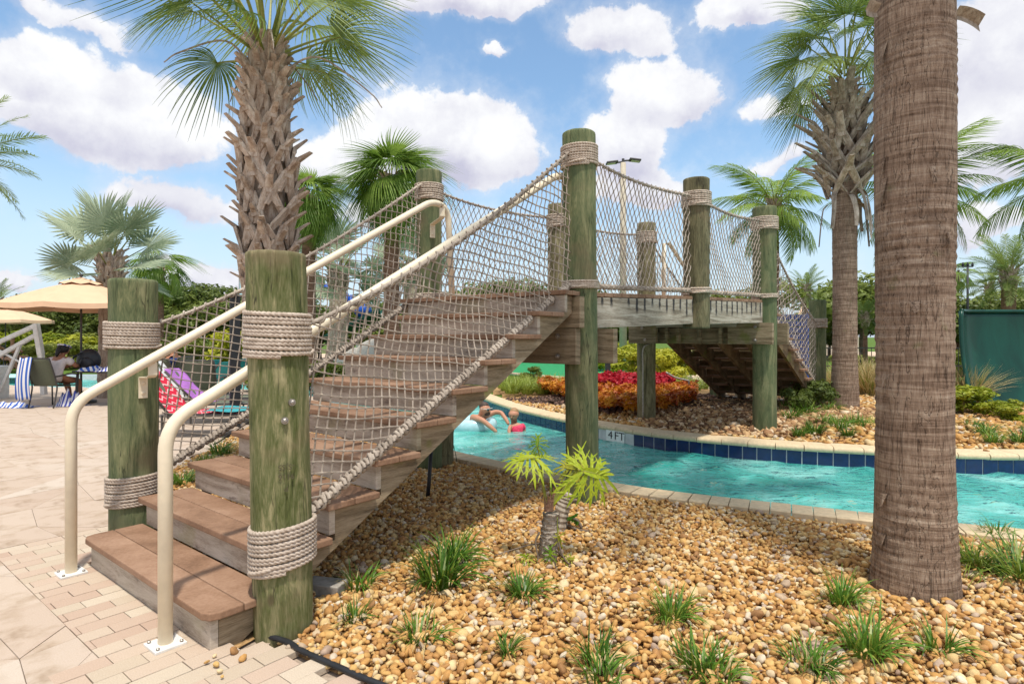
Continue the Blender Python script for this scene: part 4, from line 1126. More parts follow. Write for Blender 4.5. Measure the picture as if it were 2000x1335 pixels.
# ------------------------------------------------------------------ plant builders (shared meshes, copied as objects)
def fan_mesh(name, R, nseg=38, spread=250, petiole=.8, droop=.5, wmul=1.0, mats=('frond_green', 'petiole'), seed=0, tilt=-35, k=6, fused=.38, hang=0.0, fold=True, pr=.014):
    """costapalmate leaf: curved stalk, then leaflets fanning out of its tip, joined near the base, free and drooping at the ends"""
    rd = random.Random(seed); mb = MB()
    # stalk from origin along +x, sagging
    P = [Vector((petiole * t, 0, -.10 * petiole * t * t)) for t in [i / 6 for i in range(7)]]
    mb.tube(P, [pr * (1.5 - .9 * i / 6) for i in range(7)], 5, m=1)
    hub = P[-1]; T = R_(tilt)
    ex = Vector((math.cos(T), 0, math.sin(T))); ey = Vector((0, 1, 0)); ez = ex.cross(ey)
    sp = R_(spread)
    for i in range(nseg):
        u = (i + .5) / nseg * 2 - 1; ph = u * sp / 2
        ln = R * (1 - .38 * abs(u) ** 2.2) * rd.uniform(.9, 1.06)
        d = (ex * math.cos(ph) + ey * math.sin(ph)); side = (ex * -math.sin(ph) + ey * math.cos(ph))
        lift = .16 * abs(math.sin(ph))         # the blade is a shallow V along its midrib
        dr = droop * rd.uniform(.75, 1.3); curl = rd.uniform(-.06, .06)
        half = sp / nseg * .52; V = []
        for j in range(k + 1):
            t = j / k; r = ln * t
            w = min(r * half, R * half * fused * 1.05) * (1 if t < fused else max(0.02, (1 - (t - fused) / (1 - fused)) ** .8)) * wmul + .0006
            p = hub + d * r + ez * (lift * r) + side * curl * r * t
            e = max(0, t - fused * .6)
            p = p + Vector((0, 0, -1)) * (dr * ln * e ** 2 * 1.4) - d * (dr * .35 * ln * e ** 3) + Vector((0, 0, -hang * ln * t * t))
            q = ez * (w * .45)
            if fold: V += [p - side * w - q * 0, p + q, p + side * w]
            else: V += [p - side * w, p + side * w]
        m_ = 3 if fold else 2
        F = [(j * m_ + a, j * m_ + a + 1, (j + 1) * m_ + a + 1, (j + 1) * m_ + a) for j in range(k) for a in range(m_ - 1)]
        mb.add(V, F, 0)
    return mb.mesh(name, list(mats))
def pinnate_mesh(name, L, leaf=.35, n=44, arch=.5, droop=.4, mats=('frond_green', 'petiole'), seed=0, wid=.02, vee=.5, k=4, bare=.15):
    rd = random.Random(seed); mb = MB()
    def mid(t): return Vector((L * (t - .16 * arch * t ** 3), 0, L * (-arch * .75 * t ** 2.1)))
    mb.tube([mid(i / 10) for i in range(11)], [.016 * (1 - .85 * i / 10) + .002 for i in range(11)], 4, m=1)
    for i in range(n):
        t = bare + (1 - bare) * (i + .5) / n; p0 = mid(t); d = (mid(min(1, t + .02)) - mid(t - .02)).normalized()
        for sg in (-1, 1):
            ln = leaf * (math.sin(math.pi * (.12 + .85 * t) ** .9) * .75 + .35) * rd.uniform(.85, 1.1)
            up = d.cross(Vector((0, 1, 0))); up = -up if up.z < 0 else up
            dirn = (Vector((0, sg, 0)) * .85 + d * (.45 + .5 * t) + up * rd.uniform(-.1, vee)).normalized()
            sd_ = dirn.cross(up).normalized(); dr = droop * rd.uniform(.7, 1.3); V = []
            for j in range(k + 1):
                s = j / k; w = wid * math.sin(math.pi * min(1, .18 + .8 * s)) * (1 if s < 1 else .1)
                p = p0 + dirn * ln * s * (1 - .25 * dr * s) + Vector((0, 0, -dr * ln * s * s))
                V += [p - sd_ * w * .5, p + sd_ * w * .5]
            mb.add(V, [(j * 2, j * 2 + 1, j * 2 + 3, j * 2 + 2) for j in range(k)], 0)
    return mb.mesh(name, list(mats))
def crown(root, meshes, N, z, elev=(75, -30), seed=0, scale=(.9, 1.1), r0=.08, zsp=.25, name='frond', az0=0, roll=.35, mat_over=None, power=1.0, skip=None):
    rd = random.Random(seed)
    for i in range(N):
        t = i / (N - 1); az = az0 + i * 2.39996 + rd.uniform(-.2, .2)
        el = R_(elev[0] + (elev[1] - elev[0]) * t ** power + rd.uniform(-6, 6)); s = rd.uniform(*scale) * (.8 + .2 * math.sin(math.pi * min(1, t + .25)))
        M = Matrix.Translation((r0 * math.cos(az), r0 * math.sin(az), z - zsp * t)) @ Matrix.Rotation(az, 4, 'Z') @ Matrix.Rotation(-el, 4, 'Y') @ Matrix.Rotation(rd.uniform(-roll, roll), 4, 'X') @ Matrix.Scale(s, 4)
        me = meshes[i % len(meshes)] if not callable(meshes) else meshes(t, rd)
        link(me, name, root, mtx=M)
def boot_mesh(name, seed, mat, L=.30, gap=.085, w=.034, flare=.30, stub=.14):
    """a cut leaf base: two straps rising from a forked foot, meeting in a stub that stands off the trunk (x is outward)"""
    rd = random.Random(seed); mb = MB()
    top = Vector((L * flare, rd.uniform(-.01, .01), L)); end = top + Vector((stub * .9, rd.uniform(-.02, .02), stub * rd.uniform(.6, 1.0)))
    for sg in (-1, 1):
        P = [Vector((0, sg * gap, 0)), Vector((L * flare * .35, sg * gap * .62, L * .45)), Vector((top.x, sg * .012, L))]
        ww = [w * .55, w * .95, w]; th = [.008, .014, .016]; V = []
        for p, a, h in zip(P, ww, th): V += [p + Vector((-h, -a, 0)), p + Vector((-h, a, 0)), p + Vector((h, a * .7, 0)), p + Vector((h, -a * .7, 0))]
        mb.add(V, [(j * 4 + a, j * 4 + (a + 1) % 4, j * 4 + 4 + (a + 1) % 4, j * 4 + 4 + a) for j in range(2) for a in range(4)] + [(3, 2, 1, 0)])
    V = []
    for p, a, h in ((top - Vector((0, 0, L * .12)), w * 1.15, .016), (top, w * 1.1, .017), (end, w * rd.uniform(.6, .85), .009)):
        V += [p + Vector((-h, -a, 0)), p + Vector((-h, a, 0)), p + Vector((h, a * .7, -h * .5)), p + Vector((h, -a * .7, -h * .5))]
    mb.add(V, [(j * 4 + a, j * 4 + (a + 1) % 4, j * 4 + 4 + (a + 1) % 4, j * 4 + 4 + a) for j in range(2) for a in range(4)] + [(3, 2, 1, 0), (8, 9, 10, 11)])
    return mb.mesh(name, mat)
def boots(root, meshes, z0, z1, dz_, nrow, rad, scale=1.0, seed=0, tiltf=None):
    rd = random.Random(seed); z = z0; row = 0
    while z < z1:
        for k in range(nrow):
            a = 2 * math.pi * (k + .5 * (row % 2)) / nrow + rd.uniform(-.08, .08) + row * .07
            t = (z - z0) / (z1 - z0); r = rad(t); tl = (tiltf(t) if tiltf else 0) + rd.uniform(-.13, .13)
            M = Matrix.Translation((r * math.cos(a), r * math.sin(a), z + rd.uniform(-.02, .02))) @ Matrix.Rotation(a, 4, 'Z') @ Matrix.Rotation(tl, 4, 'Y') @ Matrix.Rotation(rd.uniform(-.18, .18), 4, 'X') @ Matrix.Scale(scale * rd.uniform(.85, 1.12), 4)
            link(rd.choice(meshes), 'leaf_base', root, mtx=M)
        z += dz_; row += 1
def trunk_mesh(rad, z0, z1, nz=60, n=28, seed=0, rough=.02, bend=(0, 0), ring=.0, ringp=.06):
    rd = random.Random(seed); ph = [rd.uniform(0, 6) for _ in range(8)]; V = []
    for i in range(nz + 1):
        t = i / nz; z = z0 + (z1 - z0) * t
        for k in range(n):
            a = 2 * math.pi * k / n
            w = rad(t) * (1 + rough * (math.sin(2 * a + ph[0] + 2 * z) + .7 * math.sin(5 * a + ph[1] - 3 * z) + .5 * math.sin(9 * a + 7 * z + ph[2])) / 2)
            if ring: w += ring * (.55 + .6 * math.sin(z * 5.3 + 2 * math.sin(a + ph[6]) + 1.3 * math.sin(z * 2.1))) * (math.sin(z * 2 * math.pi / ringp + 1.1 * math.sin(a + ph[3]) + 2.6 * math.sin(z * 9 + ph[4] + .6 * math.sin(2 * a))) + .8 * math.sin(11 * a + 14 * z + ph[5]) * math.sin(37 * z + 3 * a))
            V.append((w * math.cos(a) + bend[0] * t * t, w * math.sin(a) + bend[1] * t * t, z))
    F = [(i * n + k, i * n + (k + 1) % n, (i + 1) * n + (k + 1) % n, (i + 1) * n + k) for i in range(nz) for k in range(n)]
    F.append(tuple(range(nz * n, nz * n + n))); mb = MB(); mb.add(V, F); return mb

# ------------------------------------------------------------------ palms
bootA = [boot_mesh('leaf_base', i, 'boot_fibre', L=.31, flare=.17, stub=.12, w=.038, gap=.135) for i in range(4)]
bootG = [boot_mesh('leaf_base', 10 + i, 'boot_grey', L=.42, gap=.17, w=.055, stub=.24, flare=.38) for i in range(4)]
bootS = [boot_mesh('leaf_base', 20 + i, 'boot_fibre', L=.2, stub=.08, w=.03, gap=.05, flare=.15) for i in range(3)]
fanG = [fan_mesh('frond', .66, 42, 255, .78, .62, wmul=.72, mats=('frond_green', 'petiole'), seed=i, tilt=-25 - 11 * i, k=6, pr=.012) for i in range(4)]
fanB = [fan_mesh('frond', .64, 40, 250, .72, 1.1, mats=('frond_bright', 'petiole'), seed=30 + i, tilt=-50, k=6, wmul=.6) for i in range(2)]
# big cabbage palm behind the front post
pb = at(522, 500, 5.45); px0, py0 = pb.x, pb.y
p1 = thing('cabbage_palm', 'palm with criss-cross leaf bases rising directly behind the front post', 'palm', (px0, py0, -.03))
trunk_mesh(lambda t: .15 - .03 * min(1, t * 2) + .045 * t, 0, 4.0, 60, 24, 1).build('trunk', 'boot_fibre', p1, smooth=True)
boots(p1, bootA, 1.72, 3.42, .142, 7, lambda t: .105 + .075 * math.sin(math.pi * min(1, .12 + t * .8)) , .95, 2, lambda t: .16 - .2 * t)
boots(p1, bootS, 3.40, 3.90, .07, 9, lambda t: .165 - .06 * t, 1.05, 5)
crown(p1, lambda t, rd: rd.choice(fanB) if rd.random() < .12 else fanG[min(3, int(t * 4))], 25, 4.17, (82, 17), 11, (.95, 1.12), .07, .25, roll=.6)
for k in range(5):
    a = 1.1 + k * 1.35; e = Vector((math.cos(a), math.sin(a), 0)); L0 = .5 + .1 * k
    MB().tube(catmull([e * .12 + zr(3.85), e * L0 * .5 + zr(4.02), e * L0 + zr(3.9 - .04 * k), e * (L0 + .12) + zr(3.8 - .05 * k)], 5), [.012 - .0005 * i for i in range(16)], 5).build('dead_stalk', 'boot_grey', p1, smooth=True)
# second palm on the far bank
P3 = (5.75, 10.35, .12)
p3 = thing('cabbage_palm', 'slim grey palm on the far bank with shaggy leaf bases and dead straps hanging', 'palm', P3)
trunk_mesh(lambda t: .235 - .045 * min(1, t * 5) + .005 * t, -.15, 5.6, 150, 28, 3, .02, ring=.003, ringp=.07).build('trunk', 'palm_bark', p3, smooth=True)
boots(p3, bootG, 3.72, 4.95, .17, 7, lambda t: .17 + .03 * math.sin(math.pi * t), 1.1, 4, lambda t: .35 - .45 * t)
boots(p3, bootS, 4.85, 5.48, .075, 8, lambda t: .20 - .09 * t, 1.15, 7)
strap = []
for i in range(3):
    mb = MB(); rd = random.Random(i); P = [Vector((0, 0, 0)), Vector((.12, 0, -.06)), Vector((.17, .03, -.28)), Vector((.2, .02, -.5 - .08 * i))]
    V = []
    for j, p in enumerate(catmull(P, 3)): w = .05 * (1 - .05 * j); V += [p + Vector((0, -w, .01)), p + Vector((.012, 0, 0)), p + Vector((0, w, .012 * rd.uniform(-1, 1)))]
    n_ = len(V) // 3; mb.add(V, [(j * 3 + a, j * 3 + a + 1, (j + 1) * 3 + a + 1, (j + 1) * 3 + a) for j in range(n_ - 1) for a in (0, 1)]); strap.append(mb.mesh('hanging_strap', 'boot_grey'))
for k, (a, z) in enumerate(((-1.2, 3.8), (-.7, 3.75), (-.3, 3.82), (.3, 3.7), (-2.6, 3.78), (2.9, 3.6), (-1.7, 3.7), (-.9, 3.6), (-.1, 3.6))):
    link(strap[k % 3], 'hanging_strap', p3, mtx=Matrix.Translation((.18 * math.cos(a), .18 * math.sin(a), z)) @ Matrix.Rotation(a, 4, 'Z') @ Matrix.Scale(1.15, 4))
fanL = [fan_mesh('frond', .95, 42, 255, .95, .6, wmul=.75, mats=('frond_green', 'petiole'), seed=60 + i, tilt=-25 - 12 * i, k=6) for i in range(4)]
crown(p3, lambda t, rd: fanL[min(3, int(t * 4))], 28, 5.98, (82, 2), 23, (.85, 1.05), .07, .4, roll=.6)
# the big ringed trunk on the right
p2 = thing('royal_palm', 'thick brown ringed palm trunk standing in the gravel in front of the water', 'palm', (2.283, 3.40, -.03))
trunk_mesh(lambda t: .183 + .044 * math.exp(-t * 14) + .012 * math.exp(-((t - .40) / .16) ** 2) + .006 * t, -.06, 6.6, 520, 72, 5, .012, (.0, 0), ring=.0027, ringp=.052).build('trunk', 'palm_bark', p2, smooth=True)
rd = random.Random(9)
for k, (px, py, w, h) in enumerate(((1752, 335, .05, .13), (1748, 350, .035, .1), (1822, 325, .03, .09), (1715, 290, .03, .12), (1712, 60, .05, .1), (1795, 590, .05, .05), (1735, 980, .05, .06), (1745, 1060, .04, .07), (1856, 455, .03, .09), (1716, 745, .02, .08))):
    D = 3.40 - .2; x = (px - 1000) / FPX * D; z = CH + (YH - py) / FPX * D; u = max(-.98, min(.98, (x - 2.283) / .2)); n = Vector((u, -math.sqrt(1 - u * u), 0)); s_ = Vector((-n.y, n.x, 0))
    c = n * (.2 + (.03 * (1 - abs(u)) if z < .8 else 0)) + zr(z + .03); mb = MB()
    V = [c + s_ * -w * .5, c + s_ * w * .5 + zr(.01), c + s_ * w * .3 + zr(-h) + n * .03, c - s_ * w * .1 + zr(-h * 1.15) + n * .022, c + n * .012 + zr(-h * .4)]
    mb.add(V, [(0, 4, 1), (1, 4, 2), (4, 3, 2), (0, 3, 4)]); mb.build('bark_flake', 'palm_bark', p2)
for (px, py, dx, dzz) in ((1862, 30, .16, -.05), (1712, 25, -.05, .03)):
    D = 3.40; x = (px - 1000) / FPX * D - 2.283; z = CH + (YH - py) / FPX * D + .03; mb = MB(); V = []
    for j in range(5): t = j / 4; p = Vector((x + dx * t, -.02 + .02 * t, z + dzz * t * t)); w = .028 + .012 * t; V += [p + Vector((0, -.03, w)), p + Vector((0, .02, 0)), p + Vector((0, .01, -w))]
    mb.add(V, [(j * 3 + a, j * 3 + a + 1, (j + 1) * 3 + a + 1, (j + 1) * 3 + a) for j in range(4) for a in (0, 1)]); mb.build('leaf_stub', 'boot_grey', p2)
pinR = [pinnate_mesh('frond', 2.3, .5, 46, .75, .6, seed=90 + i, wid=.03) for i in range(2)]
crown(p2, pinR, 12, 6.7, (70, -10), 41, (.9, 1.05), .08, .2)
# background palms
def bgpalm(name, label, px, py, D, R, kind, tw, zb=0.0, N=26, seed=0, elev=(80, -45), bootlen=.8, tmat='trunk_red', gscale=1.0, base=0.0):
    c = at(px, py, D); r = thing(name, label, 'palm', (c.x, c.y, base))
    H = c.z - base; tr = tw * D / FPX / 2
    trunk_mesh(lambda t: tr * (1.15 - .25 * t), 0, H, 40, 14, seed, .05, ring=tr * .05, ringp=.14).build('trunk', tmat, r, smooth=True)
    meshes = {'wash': WASH, 'silver': SILV, 'queen': QUEEN, 'date': DATE}[kind]
    s = R * D / FPX / {'wash': 1.55, 'silver': 1.7, 'queen': 2.0, 'date': 1.8}[kind]
    if bootlen: boots(r, bootS, H - bootlen, H - .05, .13, 7, lambda t: tr * .95, 1.2 + tr, seed)
    crown(r, meshes, N, H, elev, seed + 50, (s * .88, s * 1.1), tr * .4, tr * 2, roll=1.1 if kind == 'silver' else .4)
    return r
WASH = [fan_mesh('frond', .95, 30, 240, .75, 1.0, mats=('frond_deep', 'petiole'), seed=100 + i, tilt=-45, k=5, fold=False, wmul=1.1, hang=.35) for i in range(3)]
SILV = [fan_mesh('frond', .88, 34, 300, .95, .14, mats=('frond_silver', 'petiole'), seed=110 + i, tilt=-12, k=4, fold=True, wmul=1.0, fused=.6) for i in range(3)]
QUEEN = [pinnate_mesh('frond', 2.0, .55, 40, .8, .9, ('frond_deep', 'petiole'), 120 + i, .032, .2, 4) for i in range(3)]
DATE = [pinnate_mesh('frond', 1.8, .36, 44, .42, .25, ('frond_green', 'petiole'), 130 + i, .022, .6, 3) for i in range(3)]
bgpalm('fan_palm', 'full green fan palm with reddish trunk between the two left railing posts', 765, 352, 17, 98, 'wash', 30, N=54, seed=1, elev=(85, -50))
bgpalm('fan_palm', 'green fan palm peeping out beside the big leaf-base trunk and front post', 603, 390, 17, 80, 'wash', 26, N=46, seed=2, elev=(85, -45))
bgpalm('silver_palm', 'silvery blue fan palm above the left green post and parasol', 215, 500, 14, 140, 'silver', 38, N=17, seed=3, elev=(82, -5), bootlen=1.2, tmat='boot_fibre')
bgpalm('fan_palm', 'small slender palm right of the silvery fan palm', 312, 522, 24, 66, 'wash', 14, N=20, seed=4, elev=(60, -40))
bgpalm('silver_palm', 'silvery palm seen through the left stair net behind the front post', 660, 525, 22, 110, 'silver', 34, N=18, seed=5, elev=(75, -20), tmat='boot_fibre')
bgpalm('silver_palm', 'dull silver palm low behind the green fan palm and railing post', 800, 520, 24, 90, 'silver', 26, N=16, seed=6, elev=(75, -15), tmat='boot_fibre')
bgpalm('queen_palm', 'feathery drooping palm behind the right end post of the deck', 1512, 400, 16, 128, 'queen', 18, N=24, seed=7, elev=(82, -30), bootlen=.7)
bgpalm('date_palm', 'small date palm left of the slim grey palm trunk', 1574, 560, 30, 48, 'date', 14, N=30, seed=8, elev=(80, -25))
bgpalm('queen_palm', 'feathery palm mostly hidden behind the big brown trunk', 1788, 375, 16, 150, 'queen', 18, N=22, seed=9, elev=(80, -30))
bgpalm('queen_palm', 'feathery palm reaching in from the right edge above the green shell', 2085, 345, 14, 170, 'queen', 20, N=20, seed=10, elev=(70, -25))
bgpalm('date_palm', 'date palm with stout trunk above the green shell at right', 1970, 528, 26, 92, 'date', 24, N=44, seed=11, elev=(85, -28))
bgpalm('date_palm', 'smaller date palm left of the stout one, further away', 1932, 556, 40, 48, 'date', 12, N=28, seed=12, elev=(80, -20))
bgpalm('fan_palm', 'tiny distant fan palm just right of the big brown trunk', 1866, 535, 38, 38, 'wash', 12, N=20, seed=13)
bgpalm('date_palm', 'feathery palm reaching in from the left edge of the view', -72, 300, 12, 150, 'date', 28, N=26, seed=14, elev=(75, -35))
bgpalm('date_palm', 'low pygmy date palm between the slim grey palm and the big trunk', 1690, 618, 18, 50, 'date', 8, N=30, seed=15, elev=(80, -30), bootlen=.3)
bgpalm('date_palm', 'dark palm crown low at the left edge behind the parasols', -10, 590, 26, 60, 'date', 16, N=24, seed=16)

# ------------------------------------------------------------------ broadleaf trees, shrubs, hedges
def leafcloud(name, n, lobes, ls, mat, seed=0, shell=.55, flatz=1.0):
    g = np.random.default_rng(seed); L = np.array(lobes, float); w = (L[:, 3] * L[:, 4] * L[:, 5]) ** .67; w /= w.sum()
    i = g.choice(len(L), n, p=w); d = g.normal(0, 1, (n, 3)); d /= np.linalg.norm(d, axis=1)[:, None]
    # ragged: the radius wobbles with direction, so clumps and gaps appear
    wob = 1 + .16 * np.sin(d @ g.normal(0, 4, 3) + i) + .13 * np.sin(d @ g.normal(0, 8, 3) + 2 * i) + .08 * np.sin(d @ g.normal(0, 14, 3))
    r = (shell + (1 - shell) * g.random(n) ** .6) * wob
    P = L[i, :3] + d * L[i, 3:6] * r[:, None]
    clump = g.random(n) < .12
    # orientation: face roughly outward and upward
    nrm = d + np.array([0, 0, .5]) + g.normal(0, .55, (n, 3)); nrm /= np.linalg.norm(nrm, axis=1)[:, None]
    a = np.cross(nrm, g.normal(0, 1, (n, 3))); a /= np.linalg.norm(a, axis=1)[:, None]; b_ = np.cross(nrm, a)
    s = ls * g.uniform(.6, 1.35, n)[:, None]
    V = np.stack([P - a * s, P + b_ * s * .48 + nrm * s * .12, P + a * s, P - b_ * s * .48 + nrm * s * .12], 1).reshape(-1, 3)
    V[:, 2] = np.maximum(V[:, 2], .01)
    F = np.arange(n * 4).reshape(-1, 4)
    return npmesh(name, V, F, mat)
def lobeset(k, W, H, zc, seed, low=.35):
    rd = random.Random(seed); out = []
    for i in range(k):
        a = i * 2.4 + rd.uniform(-.4, .4); r = W * .5 * math.sqrt((i + .3) / k) * rd.uniform(.7, 1.0)
        s = rd.uniform(.6, 1.0)
        out.append((r * math.cos(a), r * math.sin(a), zc + rd.uniform(-.3, .32) * H, W * .27 * s, W * .27 * s, H * .25 * s))
    return out
TREE = [leafcloud('crown', 9000, lobeset(13, 4.4, 2.6, 2.35, i), .10, 'leaf_tree', i) for i in range(3)]
TREEL = [leafcloud('crown', 7500, lobeset(11, 3.8, 2.3, 2.1, 5 + i), .10, 'leaf_tree_lt', 5 + i) for i in range(2)]
SHR = [leafcloud('foliage', 2600, lobeset(6, 1.2, .9, .55, 8 + i), .05, 'leaf_tree_lt', 8 + i) for i in range(2)]
SHD = [leafcloud('foliage', 2600, lobeset(6, 1.2, .9, .55, 18 + i), .05, 'leaf_tree', 18 + i) for i in range(2)]
SHY = [leafcloud('foliage', 3000, lobeset(7, 1.3, 1.0, .6, 12 + i), .055, 'leaf_yellow', 12 + i) for i in range(2)]
def treetrunk(seed, h=1.9, r=.09):
    rd = random.Random(seed); mb = MB()
    mb.tube(catmull([(0, 0, -.1), (.03, 0, h * .4), (0, .04, h * .8), (.05, 0, h * 1.15)], 3), [r * (1.2 - .07 * i) for i in range(10)], 8)
    for k in range(6):
        a = k * 1.1 + rd.uniform(-.3, .3); z = h * rd.uniform(.45, .9); e = Vector((math.cos(a), math.sin(a), 0))
        mb.tube(catmull([zr(z), e * .45 + zr(z + .4), e * 1.1 + zr(z + .9)], 3), [r * .5, r * .42, r * .36, r * .3, r * .22, r * .15, r * .08], 5)
    return mb.mesh('trunk', 'twig')
TRK = [treetrunk(i) for i in range(3)]
def stemmesh(seed):
    rd = random.Random(seed); mb = MB()
    for k in range(8):
        a = k * .8; e = Vector((math.cos(a), math.sin(a), 0)); mb.tube(catmull([e * .03 + zr(-.03), e * .14 + zr(.3), e * .34 + zr(.62)], 3), [.014, .013, .012, .01, .008, .006, .004], 4)
    return mb.mesh('stems', 'twig')
STM = [stemmesh(i) for i in range(2)]
def tree(label, px, D, ztop, meshes, w=1.0, seed=0, base=.0, group=None, name='broadleaf_tree', cat='tree', trunk=True):
    x = (px - 1000) / FPX * D; rd = random.Random(seed); r = thing(name, label, cat, (x, D, base), rd.uniform(0, 6), group)
    s = (ztop - base) / (3.7 if trunk else 1.12); me = meshes[seed % len(meshes)]
    M = Matrix.Diagonal((s * w, s * w, s, 1))
    link(me, 'crown' if trunk else 'foliage', r, mtx=M); link((TRK if trunk else STM)[seed % 2], 'trunk' if trunk else 'stems', r, mtx=M); return r
gL, gR, gC = 'trees along the left and middle skyline beyond the pool deck', 'trees along the right skyline beyond the big trunk', 'tree line seen through the railing nets'
LM = ['dark tree ' + x for x in ('beyond the left edge of the view, outermost', 'just beyond the left edge of the view', 'behind the small parasol at the left edge', 'behind the outer rim of the large parasol', 'behind the large parasol pole', 'behind the green left post', 'behind the slender small palm trunk', 'above the left net right of the slender palm', 'behind the square black post', 'behind the front post of the stair', 'right of the front post behind the first fan palm', 'behind the left handrail near the blue slide', 'left of the second fan palm trunk behind the net', 'right of the second fan palm trunk behind the net', 'behind the left railing post at the stair head')]
k = 0
for (px, D, zt) in ((-160, 34, 3.2), (-60, 32, 3.3), (30, 33, 3.1), (110, 31, 3.6), (180, 33, 3.5), (250, 31, 3.3), (330, 30, 4.0), (385, 31, 4.3), (440, 33, 4.2), (505, 32, 3.8), (565, 34, 3.6), (625, 33, 3.3), (690, 35, 3.6), (740, 34, 3.2), (820, 36, 3.4)):
    tree(LM[k], px, D, zt, TREE, 1.25, k, group=gL); k += 1
LC = ['green tree ' + x for x in ('just right of the left railing post at the stair head', 'with domed crown seen through the stair net, left one', 'with domed crown seen through the stair net, right one', 'behind the tall stair post', 'behind the pale lamp post', 'behind the rear railing post of the deck', 'left of the middle railing post', 'behind the end deck post', 'behind the far stair net', 'left of the slim grey palm, far off')]
for (px, D, zt) in ((890, 36, 3.3), (960, 34, 4.8), (1035, 35, 4.7), (1100, 36, 3.6), (1180, 38, 3.6), (1260, 38, 3.4), (1340, 37, 3.6), (1490, 38, 3.5), (1560, 38, 2.8), (1620, 40, 2.7)):
    tree(LC[k - 15], px, D, zt, TREE, 1.25, k, group=gC); k += 1
tree('bright yellow green rounded tree seen between the middle and end railing posts', 1425, 24, 4.15, TREEL, .95, 1)
LR = ['leafy green tree ' + x for x in ('between the slim palm and the big trunk, tallest', 'hidden by the big brown trunk', 'touching the right side of the big trunk', 'under the smaller date palm', 'behind the stout date palm', 'at the right edge behind the green shell', 'outside the right edge of the view')]
for (px, D, zt) in ((1685, 34, 5.4), (1740, 36, 4.6), (1880, 36, 3.9), (1925, 34, 3.6), (1985, 33, 3.7), (2050, 33, 4.6), (2130, 33, 4.4)):
    tree(LR[k - 25], px, D, zt, TREE, 1.15, k, group=gR); k += 1
gS = 'shrubs along the far edge of the pool deck'
SL = ['outside the left edge', 'at the left edge', 'behind the top of the white lift', 'behind the lift corner', 'above the white draped loungers', 'above the seated woman', 'left of the parasol pole', 'right of the parasol pole', 'above the table towels', 'behind the left side of the green post', 'behind the right side of the green post', 'right of the green post above the red towel', 'above the purple towel', 'left of the black post', 'above the teal loungers', 'behind the black post', 'left of the front post', 'behind the front post']
for i, px in enumerate(range(-60, 470, 34)):
    D = 24 + (i * 37 % 5) * .7; tree(('yellowish' if i % 3 == 0 else 'green') + ' shrub beyond the pool deck, ' + SL[i], px, D, 1.25 + (i * 13 % 4) * .18, SHR if i % 3 else SHY, 1.3, i, group=gS, name='shrub', cat='shrub', trunk=False)
SB = ['just right of the front post', 'second right of the front post', 'left of the fan palm trunk', 'at the foot of the fan palm trunk', 'right of the fan palm trunk', 'behind the left railing post foot', 'hidden behind the front post, right side', 'hidden behind the front post, left side', 'behind the top treads', 'behind the stair head']
for i, (px, D, zt) in enumerate(((610, 15, .9), (655, 14.5, .95), (700, 15, .85), (745, 15.5, 1.0), (790, 16, .95), (842, 14, .75), (560, 16, .9), (520, 15.5, .9), (905, 17, 1.0), (960, 18, 1.0))):
    tree('low green shrub behind the stair, ' + SB[i], px, D, zt, SHR if i % 2 else SHD, 1.2, i, group='low shrubs behind the stair', name='shrub', cat='shrub', trunk=False)
SY = ['left of the pale lamp post', 'behind the bank post with the conduit', 'right of the bank post with the conduit', 'beside the far stair stringers', 'rear one right of the bank post', 'rear one behind the lamp post', 'leftmost by the tall stair post']
for i, (px, D, zt, w) in enumerate(((1205, 20, 1.2, 1.1), (1250, 17.5, 1.15, 1.1), (1300, 17, 1.2, 1.1), (1335, 17.5, 1.1, 1.0), (1275, 19, 1.25, 1.1), (1225, 23, 1.3, 1.2), (1185, 23, 1.2, 1.1))):
    tree('yellow green shrub under the deck line, ' + SY[i], px, D, zt, SHY, w, i, base=.1, group='yellow shrubs beyond the putting green', name='shrub', cat='shrub', trunk=False)
tree('dark green bush at the foot of the far stair', 1590, 10.2, .92, SHD, .95, 3, base=.12, name='shrub', cat='shrub', trunk=False)
tree('small dark bush between the stair foot and slim palm', 1560, 9.7, .62, SHD, .9, 4, base=.12, name='shrub', cat='shrub', trunk=False)
tree('yellow green straggly shrub left of the green shell foot', 1885, 9.3, .68, SHY, 1.5, 1, base=.12, name='shrub', cat='shrub', trunk=False)
tree('low yellow green shrub in front of the green shell', 1960, 8.7, .52, SHY, 1.3, 2, base=.12, name='shrub', cat='shrub', trunk=False)
SC = ['between the slim palm and the big trunk, left one', 'beside the big trunk on its left', 'behind the slim palm', 'between the big trunk and the green shell', 'behind the end deck post', 'between the middle and end deck posts', 'behind the middle deck post', 'left of the flower bed by the stringer']
for i, (px, D, zt) in enumerate(((1680, 22, .85), (1720, 21, .8), (1650, 24, .8), (1875, 20, 1.15), (1450, 20, 1.0), (1400, 21, 1.0), (1350, 22, 1.1), (1040, 19, .55))):
    tree('clipped low green bush ' + SC[i], px, D, zt, SHR, 1.3, i, group='clipped bushes beyond the far bank', name='shrub', cat='shrub', trunk=False)

